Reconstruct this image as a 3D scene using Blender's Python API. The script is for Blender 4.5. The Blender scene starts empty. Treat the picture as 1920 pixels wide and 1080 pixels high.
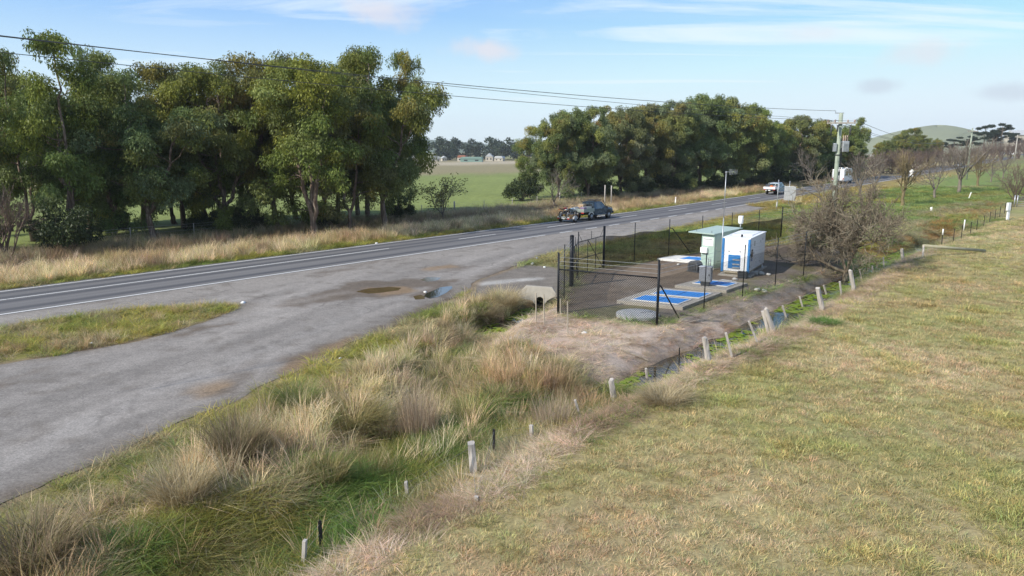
import bpy, bmesh, math, random
import numpy as np
from mathutils import Vector, Matrix, Euler
from mathutils.geometry import delaunay_2d_cdt

R = math.radians
scene = bpy.context.scene
COL = scene.collection
rng = np.random.default_rng(7)
random.seed(7)

# ------------------------------------------------------------------ camera
FPX, CAMH = 1331.0, 7.2
PITCH = math.atan((540 - 282) / FPX)
cam_d = bpy.data.cameras.new("camera")
cam_d.sensor_width = 36.0
cam_d.lens = 36.0 * FPX / 1920.0
cam_d.clip_start = 0.1
cam_d.clip_end = 20000.0
cam = bpy.data.objects.new("camera", cam_d)
COL.objects.link(cam)
cam.location = (0, 0, CAMH)
cam.rotation_euler = (R(90) - PITCH, 0, 0)
scene.camera = cam

# ------------------------------------------------------------------ light
SUN_EL, SUN_AZ = R(36), math.atan2(-0.62, -1.0)      # azimuth of the sun, maths convention
sx, sy = math.cos(SUN_AZ), math.sin(SUN_AZ)
to_sun = Vector((sx * math.cos(SUN_EL), sy * math.cos(SUN_EL), math.sin(SUN_EL)))
sd = bpy.data.lights.new("sun", 'SUN')
sd.energy = 3.7
sd.angle = R(0.5)
sd.color = (1.0, 0.945, 0.865)
sun = bpy.data.objects.new("sun", sd)
COL.objects.link(sun)
sun.rotation_euler = to_sun.to_track_quat('Z', 'Y').to_euler()

world = bpy.data.worlds.new("World")
scene.world = world
world.use_nodes = True
wn, wl = world.node_tree.nodes, world.node_tree.links
wn.clear()
w_out = wn.new('ShaderNodeOutputWorld')
w_bg = wn.new('ShaderNodeBackground')
w_sky = wn.new('ShaderNodeTexSky')
w_sky.sky_type = 'NISHITA'
w_sky.sun_disc = False
w_sky.sun_elevation = SUN_EL
w_sky.sun_rotation = math.atan2(sx, sy)
w_sky.air_density = 1.0
w_sky.dust_density = 0.6
w_sky.ozone_density = 1.6
w_bg.inputs['Strength'].default_value = 0.15


def wnode(t, **kw):
    n = wn.new(t)
    for k, v in kw.items():
        setattr(n, k, v)
    return n


def wmath(op, a, b=None, clamp=False):
    n = wnode('ShaderNodeMath', operation=op, use_clamp=clamp)
    for i, v in enumerate((a, b)):
        if v is None:
            continue
        if isinstance(v, (int, float)):
            n.inputs[i].default_value = v
        else:
            wl.new(v, n.inputs[i])
    return n.outputs[0]


def wramp(v, a, b):
    n = wnode('ShaderNodeMapRange', interpolation_type='SMOOTHSTEP')
    wl.new(v, n.inputs['Value'])
    n.inputs['From Min'].default_value = a
    n.inputs['From Max'].default_value = b
    return n.outputs[0]


w_tc = wnode('ShaderNodeTexCoord')
w_sep = wnode('ShaderNodeSeparateXYZ')
wl.new(w_tc.outputs['Generated'], w_sep.inputs[0])
el = w_sep.outputs['Z']
# clouds lie on a high flat layer: direction divided by its height
den = wmath('MAXIMUM', wmath('ADD', el, 0.05), 0.02)
cx = wmath('DIVIDE', w_sep.outputs['X'], den)
cy = wmath('DIVIDE', w_sep.outputs['Y'], den)
comb = wnode('ShaderNodeCombineXYZ')
wl.new(cx, comb.inputs[0])
wl.new(cy, comb.inputs[1])


def wnoise(vec, scale, detail, rough, loc=(0, 0, 0), stretch=(1, 1, 1), rot=0.0, dist=0.0):
    m = wnode('ShaderNodeMapping')
    m.inputs['Location'].default_value = loc
    m.inputs['Scale'].default_value = stretch
    m.inputs['Rotation'].default_value = (0, 0, rot)
    wl.new(vec, m.inputs[0])
    n = wnode('ShaderNodeTexNoise')
    wl.new(m.outputs[0], n.inputs['Vector'])
    n.inputs['Scale'].default_value = scale
    n.inputs['Detail'].default_value = detail
    n.inputs['Roughness'].default_value = rough
    n.inputs['Distortion'].default_value = dist
    return n.outputs[0]


cirrus = wramp(wnoise(comb.outputs[0], 0.62, 8, 0.62, (3.1, 0.6, 0), (0.30, 1.5, 1), R(8), 1.4), 0.36, 0.66)
c_big = wramp(wnoise(comb.outputs[0], 0.20, 3, 0.5, (5.3, 7.2, 0)), 0.34, 0.54)
cirrus = wmath('MULTIPLY', cirrus, c_big)
# a few small puffs of cumulus, each at its own bearing and height
gen = w_tc.outputs['Generated']
wob = wnode('ShaderNodeTexNoise')
wob.inputs['Scale'].default_value = 14.0
wob.inputs['Detail'].default_value = 6
wob.inputs['Roughness'].default_value = 0.6
wl.new(gen, wob.inputs['Vector'])
puff = None
for bx, by, w_, h_, k_ in ((915, 92, 0.050, 0.016, 0.8), (700, 22, 0.055, 0.022, 0.7), (1715, 98, 0.050, 0.020, 0.6), (1655, 160, 0.026, 0.010, -0.45), (1872, 172, 0.042, 0.012, -0.45), (1540, 62, 0.06, 0.014, 0.35)):
    a_, b_ = (bx - 960) / FPX, (540 - by) / FPX
    dv = Vector((a_, math.cos(PITCH) + b_ * math.sin(PITCH), -math.sin(PITCH) + b_ * math.cos(PITCH))).normalized()
    az = math.atan2(dv.x, dv.y)
    ax1 = Vector((math.cos(az), -math.sin(az), 0))
    d1 = wnode('ShaderNodeVectorMath', operation='DOT_PRODUCT'); wl.new(gen, d1.inputs[0]); d1.inputs[1].default_value = ax1
    e1 = wmath('DIVIDE', d1.outputs['Value'], w_)
    e2 = wmath('DIVIDE', wmath('SUBTRACT', el, dv.z), h_)
    fw = wnode('ShaderNodeVectorMath', operation='DOT_PRODUCT'); wl.new(gen, fw.inputs[0]); fw.inputs[1].default_value = dv
    rr_ = wmath('SQRT', wmath('ADD', wmath('MULTIPLY', e1, e1), wmath('MULTIPLY', e2, e2)))
    rr_ = wmath('ADD', rr_, wmath('MULTIPLY', wmath('SUBTRACT', wob.outputs[0], 0.5), 2.6))
    p_ = wmath('MULTIPLY', wramp(wmath('MULTIPLY', rr_, -1.0), -1.15, -0.15), abs(k_))
    p_ = wmath('MULTIPLY', p_, wmath('GREATER_THAN', fw.outputs['Value'], 0.5))
    if k_ < 0:
        grey = p_ if 'grey' not in globals() else wmath('MAXIMUM', grey, p_)
    else:
        puff = p_ if puff is None else wmath('MAXIMUM', puff, p_)
veil = wramp(wnoise(comb.outputs[0], 0.16, 4, 0.5, (1.3, 9.2, 0), (0.5, 1.6, 1)), 0.36, 0.70)
haze_low = wramp(wmath('MULTIPLY', el, -1.0), -0.24, 0.0)
amount = wmath('MAXIMUM', wmath('MULTIPLY', cirrus, 0.8), wmath('MULTIPLY', veil, 0.35))
amount = wmath('MAXIMUM', amount, wmath('MULTIPLY', haze_low, 0.80))
w_mix = wnode('ShaderNodeMixRGB')
wl.new(amount, w_mix.inputs['Fac'])
w_tint = wnode('ShaderNodeMixRGB', blend_type='MULTIPLY')
w_tint.inputs['Fac'].default_value = 1.0
w_tint.inputs['Color2'].default_value = (0.44, 0.66, 0.93, 1)
wl.new(w_sky.outputs[0], w_tint.inputs['Color1'])
w_cap = wnode('ShaderNodeMixRGB', blend_type='DARKEN')
w_cap.inputs['Fac'].default_value = 1.0
w_cap.inputs['Color2'].default_value = (3.2, 3.95, 4.55, 1)
wl.new(w_tint.outputs[0], w_cap.inputs['Color1'])
wl.new(w_cap.outputs[0], w_mix.inputs['Color1'])
w_mix.inputs['Color2'].default_value = (4.2, 4.7, 4.95, 1)
w_puff = wnode('ShaderNodeMixRGB')
wl.new(puff, w_puff.inputs['Fac'])
wl.new(w_mix.outputs[0], w_puff.inputs['Color1'])
w_puff.inputs['Color2'].default_value = (3.9, 3.78, 4.05, 1)
w_grey = wnode('ShaderNodeMixRGB')
wl.new(grey, w_grey.inputs['Fac'])
wl.new(w_puff.outputs[0], w_grey.inputs['Color1'])
w_grey.inputs['Color2'].default_value = (2.5, 2.7, 3.2, 1)
wl.new(w_grey.outputs[0], w_bg.inputs['Color'])
wl.new(w_bg.outputs[0], w_out.inputs['Surface'])

scene.view_settings.view_transform = 'Standard'
scene.view_settings.look = 'None'
scene.view_settings.gamma = 1.0
scene.view_settings.exposure = 0.55
scene.cycles.max_bounces = 6
scene.cycles.diffuse_bounces = 3
scene.cycles.transparent_max_bounces = 16

# ------------------------------------------------------------------ layout helpers
RU = np.array((0.647, 0.763)); RU /= np.linalg.norm(RU)      # along the highway
RN = np.array((RU[1], -RU[0]))                                # to its near side


def rise(x, y):
    """gentle climb of the country beyond the compound"""
    s = np.asarray(x) * RU[0] + np.asarray(y) * RU[1]
    l = np.asarray(x) * RN[0] + np.asarray(y) * RN[1]
    t = np.clip((s - 85) / 12.0, -30, 300)
    r = 0.0118 * 12 * np.where(t > 20, t, np.log1p(np.exp(np.minimum(t, 20))))
    r = r + 0.00008 * np.maximum(s - 260, 0) ** 1.6
    r = np.minimum(r, 26)
    f = np.clip((l + 150) / 80.0, 0, 1)
    f = f * f * (3 - 2 * f)
    return r * f


def ray(px, py):
    a, b = (px - 960) / FPX, (540 - py) / FPX
    return np.array((a, math.cos(PITCH) + b * math.sin(PITCH), -math.sin(PITCH) + b * math.cos(PITCH)))


def at(px, py, z=0.0):
    d = ray(px, py)
    t = (z - CAMH) / d[2]
    return (d[0] * t, d[1] * t)


def h01(ix, iy, seed):
    n = (ix.astype(np.int64) * 374761393 + iy.astype(np.int64) * 668265263 + seed * 974711) & 0x7fffffff
    n = ((n ^ (n >> 13)) * 1274126177) & 0x7fffffff
    n = n ^ (n >> 16)
    return (n & 0xffff) / 65535.0


def vnoise(x, y, scale, seed=0, octaves=3):
    x = np.asarray(x, float) / scale; y = np.asarray(y, float) / scale
    out = np.zeros_like(x); amp = 1.0; tot = 0.0
    for o in range(octaves):
        ix, iy = np.floor(x), np.floor(y)
        fx, fy = x - ix, y - iy
        fx, fy = fx * fx * (3 - 2 * fx), fy * fy * (3 - 2 * fy)
        a, b = h01(ix, iy, seed + o), h01(ix + 1, iy, seed + o)
        c, d = h01(ix, iy + 1, seed + o), h01(ix + 1, iy + 1, seed + o)
        out += amp * ((a * (1 - fx) + b * fx) * (1 - fy) + (c * (1 - fx) + d * fx) * fy)
        tot += amp; amp *= 0.5; x = x * 2.03 + 17.1; y = y * 2.03 + 5.7
    return out / tot


def sstep(a, b, v):
    t = np.clip((np.asarray(v, float) - a) / (b - a), 0, 1)
    return t * t * (3 - 2 * t)


def poly_sd(x, y, poly):
    """signed distance to a polygon, positive inside"""
    x = np.asarray(x, float); y = np.asarray(y, float)
    inside = np.zeros(x.shape, bool); d2 = np.full(x.shape, 1e18)
    n = len(poly)
    for i in range(n):
        (x0, y0), (x1, y1) = poly[i], poly[(i + 1) % n]
        dx, dy = x1 - x0, y1 - y0
        t = np.clip(((x - x0) * dx + (y - y0) * dy) / (dx * dx + dy * dy + 1e-12), 0, 1)
        d2 = np.minimum(d2, (x - x0 - t * dx) ** 2 + (y - y0 - t * dy) ** 2)
        if y0 != y1:
            c = ((y0 > y) != (y1 > y)) & (x < (x1 - x0) * (y - y0) / (y1 - y0) + x0)
            inside ^= c
    d = np.sqrt(d2)
    return np.where(inside, d, -d)


def line_d(x, y, pts):
    """distance to a polyline, and the fraction along it"""
    x = np.asarray(x, float); y = np.asarray(y, float)
    d2 = np.full(x.shape, 1e18); par = np.zeros(x.shape)
    seg = [math.dist(pts[i], pts[i + 1]) for i in range(len(pts) - 1)]
    acc = 0.0
    for i in range(len(pts) - 1):
        (x0, y0), (x1, y1) = pts[i], pts[i + 1]
        dx, dy = x1 - x0, y1 - y0
        t = np.clip(((x - x0) * dx + (y - y0) * dy) / (dx * dx + dy * dy + 1e-12), 0, 1)
        dd = (x - x0 - t * dx) ** 2 + (y - y0 - t * dy) ** 2
        m = dd < d2
        d2 = np.where(m, dd, d2); par = np.where(m, acc + t * seg[i], par)
        acc += seg[i]
    return np.sqrt(d2), par


def P(lst, z=0.0):
    return [at(a, b, z) for a, b in lst]


# outlines of the place, as ground points
FAR_L, MID_L, NEAR_L = -43.57, -41.05, -37.35
LAYBY = [(s_ * RU[0] + (NEAR_L - 0.4) * RN[0], s_ * RU[1] + (NEAR_L - 0.4) * RN[1]) for s_ in (-24.0, 6.0, 30.0, 60.0, 92.0)] + P([(1440, 392), (1330, 414), (1252, 431),
           (1128, 456), (1060, 470), (1020, 478), (985, 492), (945, 507), (900, 522), (870, 548), (830, 570), (750, 604), (650, 648),
           (560, 694), (450, 746), (330, 798), (190, 866), (0, 948), (-160, 1015), (-420, 1120), (-520, 800), (-300, 728), (-60, 692),
           (0, 682), (100, 668), (200, 650), (300, 630), (350, 614), (400, 598), (440, 583), (452, 573), (430, 571), (330, 574),
           (230, 583), (120, 596), (60, 606), (0, 616), (-60, 625), (-330, 665)])
DRIVE = P([(868, 560), (895, 524), (985, 496), (1040, 500), (1074, 520), (1050, 557), (1040, 552), (972, 550), (940, 546), (900, 566)])
PAD = P([(1046, 588), (1058, 561), (1071, 537), (1083, 518), (1131, 502), (1193, 495), (1252, 482.5), (1345, 466), (1480, 458), (1600, 470), (1580, 498),
         (1503, 521), (1455, 535), (1390, 556), (1320, 580), (1231, 610), (1140, 603)])
MULCH = P([(1040, 560), (1048, 590), (1140, 604), (1232, 612), (1320, 582), (1455, 537), (1580, 500), (1610, 520), (1540, 548), (1440, 606), (1345, 655),
           (1262, 690), (1190, 705), (1130, 700), (1060, 672), (985, 640), (900, 640), (880, 628), (960, 596), (1005, 572)])
D1 = P([(1790, 442), (1725, 462), (1655, 492), (1565, 538), (1465, 593), (1392, 632), (1248, 692), (1190, 722)], -0.55)
D2 = [at(1008, 562)] + P([(1010, 574), (966, 598), (908, 622)], -0.55)
SW1 = P([(1190, 722), (1120, 758), (1000, 800), (890, 850), (770, 925), (640, 1000), (500, 1080), (380, 1160)], -0.4)
SW2 = P([(908, 622), (864, 664), (835, 720), (790, 800), (700, 880)], -0.4)
FENCE1 = P([(430, 1160), (556, 1072), (603, 1054), (768, 952), (893, 905), (998, 835), (1155, 757), (1330, 685), (1455, 628), (1545, 583), (1603, 545), (1690, 490), (1730, 470)])
FENCE2 = P([(1766, 461), (1788, 455), (1803, 448), (1819, 440), (1831, 433), (1844, 426), (1855, 419), (1865, 413), (1875, 408), (1883, 402), (1896, 394), (1912, 384), (2050, 330)])
PADDOCK = FENCE1 + FENCE2 + [(140, 60), (60, -30), (-20, -30)]
ISLAND = P([(-300, 726), (-60, 692), (0, 682), (100, 668), (200, 650), (300, 630), (350, 614), (400, 598), (440, 583), (452, 573), (430, 571), (330, 574),
            (230, 583), (120, 596), (60, 606), (0, 616), (-60, 625), (-400, 676)])
VERGE = P([(-160, 1015), (0, 948), (190, 866), (330, 798), (450, 746), (560, 694), (650, 648), (750, 604), (830, 570), (870, 548), (900, 552), (960, 556), (1000, 572),
           (960, 596), (900, 625), (900, 640), (985, 640), (1060, 672), (1130, 700), (1190, 705), (1240, 700), (1262, 715)]) + [FENCE1[6], FENCE1[5], FENCE1[4], FENCE1[3], FENCE1[2], FENCE1[1], FENCE1[0]] + P([(200, 1250), (-200, 1250)])


def sl(x, y):
    x = np.asarray(x, float); y = np.asarray(y, float)
    return x * RU[0] + y * RU[1], x * RN[0] + y * RN[1]


def from_sl(s, l):
    return (s * RU[0] + l * RN[0], s * RU[1] + l * RN[1])


def offset_line(pts, w):
    out = []
    for i, p in enumerate(pts):
        q0 = pts[max(0, i - 1)]; q1 = pts[min(len(pts) - 1, i + 1)]
        d = Vector((q1[0] - q0[0], q1[1] - q0[1])).normalized()
        out.append((p[0] + d.y * w, p[1] - d.x * w))
    return out


MAT_LINE = offset_line(FENCE1, 0.40)


def terrain(x, y):
    x = np.asarray(x, float); y = np.asarray(y, float)
    s, l = sl(x, y)
    z = rise(x, y)
    near = (np.hypot(x - 5, y - 35) < 75)
    sealed = np.where((l > FAR_L - 0.9) & (l < NEAR_L + 1.6), 1.0, 0.0)
    dl = np.maximum(np.maximum(FAR_L - 0.9 - l, l - NEAR_L - 1.6), 0)
    free = sstep(0.0, 2.0, dl)
    if near.any():
        sdl = np.full(x.shape, -9.0)
        sdl[near] = poly_sd(x[near], y[near], LAYBY)
        sealed = np.maximum(sealed, (sdl > 0) * 1.0)
        free = np.minimum(free, sstep(0.0, 2.0, -sdl))
        sdp = np.full(x.shape, -9.0)
        sdp[near] = np.maximum(poly_sd(x[near], y[near], PAD), poly_sd(x[near], y[near], DRIVE))
        free = np.minimum(free, sstep(-0.2, 2.0, -sdp))
    bump = (vnoise(x, y, 5.0, 3, 3) - 0.5) * 0.30 + (vnoise(x, y, 1.3, 9, 2) - 0.5) * 0.12
    z = z + bump * free * np.where(poly_sd(x, y, PADDOCK) > 0, 0.35, 1.0)
    if near.any():
        xn, yn = x[near], y[near]
        cut = np.zeros(xn.shape)
        d, p = line_d(xn, yn, D1)
        d = d + (vnoise(xn, yn, 1.6, 21, 2) - 0.5) * 0.7
        cut = np.maximum(cut, 0.95 * (1 - sstep(0.25, 2.3, d)))
        d, p = line_d(xn, yn, D2)
        d = d + (vnoise(xn, yn, 1.2, 22, 2) - 0.5) * 0.5
        cut = np.maximum(cut, 0.95 * (1 - sstep(0.35, 1.75, d)) * 1.0)
        d, p = line_d(xn, yn, SW1)
        cut = np.maximum(cut, 0.56 * (1 - sstep(0.3, 2.6, d)))
        d, p = line_d(xn, yn, SW2)
        cut = np.maximum(cut, 0.7 * (1 - sstep(0.3, 2.0, d)))
        keep = 1 - sstep(-0.9, 0.1, sdl[near])
        keep = np.minimum(keep, 1 - 0.85 * sstep(-0.6, 0.2, np.maximum(poly_sd(xn, yn, PAD), poly_sd(xn, yn, DRIVE))))
        zz = z[near] - cut * keep
        # bank of the paddock
        z[near] = zz
        sdf = poly_sd(xn, yn, PADDOCK)
        z[near] += 0.16 * sstep(-0.6, 1.6, sdf)
        dm, _ = line_d(xn, yn, MAT_LINE)
        z[near] += 0.20 * np.exp(-(dm / 0.5) ** 2) * (0.5 + vnoise(xn, yn, 0.9, 25, 2)) * sstep(30, 22, yn)
    z = z - 0.014 * sealed
    return z


def tz(x, y):
    return float(terrain(np.array([x]), np.array([y]))[0])


def atg(px, py):
    """the ground point seen at a pixel"""
    z = 0.0
    for _ in range(6):
        x, y = at(px, py, z)
        z = 0.5 * z + 0.5 * tz(x, y)
    return (x, y, tz(x, y))


def height_at(x, y, z, py):
    """height above z of a point over (x, y) that shows at image row py"""
    b = (540 - py) / FPX
    return CAMH + (-math.sin(PITCH) + b * math.cos(PITCH)) / (math.cos(PITCH) + b * math.sin(PITCH)) * y - z

# ------------------------------------------------------------------ materials
def new_mat(name):
    m = bpy.data.materials.new(name)
    m.use_nodes = True
    nt = m.node_tree
    b = nt.nodes['Principled BSDF']
    b.inputs['Specular IOR Level'].default_value = 0.3
    return m, nt, b


def nz(nt, scale, detail=4, rough=0.55, coord='Object', stretch=None, dist=0.0):
    tc = nt.nodes.new('ShaderNodeTexCoord')
    n = nt.nodes.new('ShaderNodeTexNoise')
    n.inputs['Scale'].default_value = scale
    n.inputs['Detail'].default_value = detail
    n.inputs['Roughness'].default_value = rough
    n.inputs['Distortion'].default_value = dist
    src = tc.outputs[coord]
    if stretch:
        mp = nt.nodes.new('ShaderNodeMapping')
        mp.inputs['Scale'].default_value = stretch
        nt.links.new(src, mp.inputs[0])
        src = mp.outputs[0]
    nt.links.new(src, n.inputs['Vector'])
    return n.outputs[0]


def ramp(nt, v, stops):
    r = nt.nodes.new('ShaderNodeValToRGB')
    while len(r.color_ramp.elements) < len(stops):
        r.color_ramp.elements.new(0.5)
    for e, (p, c) in zip(r.color_ramp.elements, stops):
        e.position = p
        e.color = (c, c, c, 1) if isinstance(c, (int, float)) else (*c, 1)
    nt.links.new(v, r.inputs[0])
    return r.outputs[0]


def mixc(nt, f, a, b, mode='MIX'):
    n = nt.nodes.new('ShaderNodeMixRGB')
    n.blend_type = mode
    for i, v in enumerate((f, a, b)):
        if isinstance(v, (int, float)):
            n.inputs[i].default_value = v if i == 0 else (v, v, v, 1)
        elif isinstance(v, tuple):
            n.inputs[i].default_value = (*v, 1)
        else:
            nt.links.new(v, n.inputs[i])
    return n.outputs[0]


def nmath(nt, op, a, b=0.0, clamp=False):
    n = nt.nodes.new('ShaderNodeMath')
    n.operation = op; n.use_clamp = clamp
    for i, v in enumerate((a, b)):
        if isinstance(v, (int, float)):
            n.inputs[i].default_value = v
        else:
            nt.links.new(v, n.inputs[i])
    return n.outputs[0]


def bump(nt, b, v, dist, strength=0.6):
    n = nt.nodes.new('ShaderNodeBump')
    n.inputs['Strength'].default_value = strength
    n.inputs['Distance'].default_value = dist
    nt.links.new(v, n.inputs['Height'])
    nt.links.new(n.outputs[0], b.inputs['Normal'])


def attr(nt, name, kind='GEOMETRY'):
    n = nt.nodes.new('ShaderNodeAttribute')
    n.attribute_name = name
    n.attribute_type = kind
    return n


MATS = {}


def paint(name, col, rough=0.5, metal=0.0, var=0.12, scale=6.0, dirt=None, spec=0.3):
    """a painted or plain surface with slight wear"""
    if name in MATS:
        return MATS[name]
    m, nt, b = new_mat(name)
    lo = tuple(c * (1 - var) for c in col); hi = tuple(min(1, c * (1 + var)) for c in col)
    c = ramp(nt, nz(nt, scale, 5), [(0.3, lo), (0.7, hi)])
    if dirt:
        f = ramp(nt, nz(nt, scale * 0.45, 6, 0.7), [(0.52, 0.0), (0.75, dirt[1])])
        c = mixc(nt, f, c, dirt[0])
    nt.links.new(c, b.inputs['Base Color'])
    rr = ramp(nt, nz(nt, scale * 2, 3), [(0.2, max(0.05, rough - 0.1)), (0.8, min(1, rough + 0.1))])
    nt.links.new(rr, b.inputs['Roughness'])
    b.inputs['Metallic'].default_value = metal
    b.inputs['Specular IOR Level'].default_value = spec
    MATS[name] = m
    return m


def wood(name, lo, hi, stretch=(30, 30, 2)):
    if name in MATS:
        return MATS[name]
    m, nt, b = new_mat(name)
    g = nz(nt, 1.0, 6, 0.7, stretch=stretch)
    c = ramp(nt, g, [(0.25, lo), (0.75, hi)])
    c2 = mixc(nt, ramp(nt, nz(nt, 2.5, 4), [(0.4, 0.0), (0.7, 0.45)]), c, tuple(x * 0.6 for x in lo))
    nt.links.new(c2, b.inputs['Base Color'])
    b.inputs['Roughness'].default_value = 0.9
    bump(nt, b, g, 0.01)
    MATS[name] = m
    return m


def glass_dark(name, col=(0.02, 0.025, 0.03)):
    if name in MATS:
        return MATS[name]
    m, nt, b = new_mat(name)
    c = ramp(nt, nz(nt, 1.5, 2), [(0.3, col), (0.7, tuple(x * 1.6 for x in col))])
    nt.links.new(c, b.inputs['Base Color'])
    b.inputs['Roughness'].default_value = 0.06
    b.inputs['Specular IOR Level'].default_value = 0.6
    MATS[name] = m
    return m


def leafy(name, trans=0.3, use_tint=True, inst=False, rough=0.6, attrname='c', gain=1.0):
    """leaf and blade material: colour from the blade times the plant's own tint"""
    m = bpy.data.materials.new(name)
    m.use_nodes = True
    nt = m.node_tree
    nt.nodes.clear()
    out = nt.nodes.new('ShaderNodeOutputMaterial')
    c = attr(nt, attrname).outputs['Color']
    if inst:
        c = mixc(nt, 1.0, c, attr(nt, 'tint', 'INSTANCER').outputs['Color'], 'MULTIPLY')
    elif use_tint:
        oi = nt.nodes.new('ShaderNodeObjectInfo')
        c = mixc(nt, 1.0, c, oi.outputs['Color'], 'MULTIPLY')
    if gain != 1.0:
        c = mixc(nt, 1.0, c, gain, 'MULTIPLY')
    d = nt.nodes.new('ShaderNodeBsdfPrincipled')
    d.inputs['Roughness'].default_value = rough
    d.inputs['Specular IOR Level'].default_value = 0.25
    nt.links.new(c, d.inputs['Base Color'])
    t = nt.nodes.new('ShaderNodeBsdfTranslucent')
    nt.links.new(c, t.inputs['Color'])
    mx = nt.nodes.new('ShaderNodeMixShader')
    mx.inputs[0].default_value = trans
    nt.links.new(d.outputs[0], mx.inputs[1]); nt.links.new(t.outputs[0], mx.inputs[2])
    nt.links.new(mx.outputs[0], out.inputs['Surface'])
    return m


# ------------------------------------------------------------------ meshes and objects
def np_mesh(name, verts, faces_flat, sizes, mat=None, colors=None, cname='c', smooth=False):
    me = bpy.data.meshes.new(name)
    verts = np.asarray(verts, np.float32)
    faces_flat = np.asarray(faces_flat, np.int32); sizes = np.asarray(sizes, np.int32)
    me.vertices.add(len(verts)); me.vertices.foreach_set('co', verts.ravel())
    me.loops.add(len(faces_flat)); me.loops.foreach_set('vertex_index', faces_flat)
    me.polygons.add(len(sizes))
    starts = np.concatenate(([0], np.cumsum(sizes)[:-1])).astype(np.int32)
    me.polygons.foreach_set('loop_start', starts)
    me.polygons.foreach_set('loop_total', sizes)
    if smooth:
        me.polygons.foreach_set('use_smooth', np.ones(len(sizes), bool))
    me.update(calc_edges=True)
    if colors is not None:
        a = me.attributes.new(cname, 'FLOAT_COLOR', 'POINT')
        c = np.ones((len(verts), 4), np.float32); c[:, :3] = colors
        a.data.foreach_set('color', c.ravel())
    if mat:
        me.materials.append(mat)
    return me


def link(name, me, parent=None, loc=None, rot=None):
    o = bpy.data.objects.new(name, me)
    COL.objects.link(o)
    if parent is not None:
        o.parent = parent
    if loc is not None:
        o.location = loc
    if rot is not None:
        o.rotation_euler = rot
    return o


def tag(o, label, cat, group=None, kind=None):
    o['label'] = label
    o['category'] = cat
    if group:
        o['group'] = group
    if kind:
        o['kind'] = kind
    return o


def struct(o, label=None, cat=None):
    o['kind'] = 'structure'
    if label:
        o['label'] = label
        o['category'] = cat
    return o


def thing(name, label, cat, loc=(0, 0, 0), rz=0.0, group=None):
    o = bpy.data.objects.new(name, None)
    o.empty_display_size = 0.3
    COL.objects.link(o)
    o.location = loc
    o.rotation_euler = (0, 0, rz)
    return tag(o, label, cat, group)


def dup(root, loc, rz, label, group=None, scale=None, color=None):
    r = root.copy()
    COL.objects.link(r)
    r.location = loc; r.rotation_euler = (0, 0, rz)
    if scale is not None:
        r.scale = scale
    r['label'] = label
    if group:
        r['group'] = group
    for ch in list(root.children):
        c = ch.copy(); COL.objects.link(c); c.parent = r
        if color is not None:
            c.color = color
        for g in ch.children:
            d = g.copy(); COL.objects.link(d); d.parent = c
    return r


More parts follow.
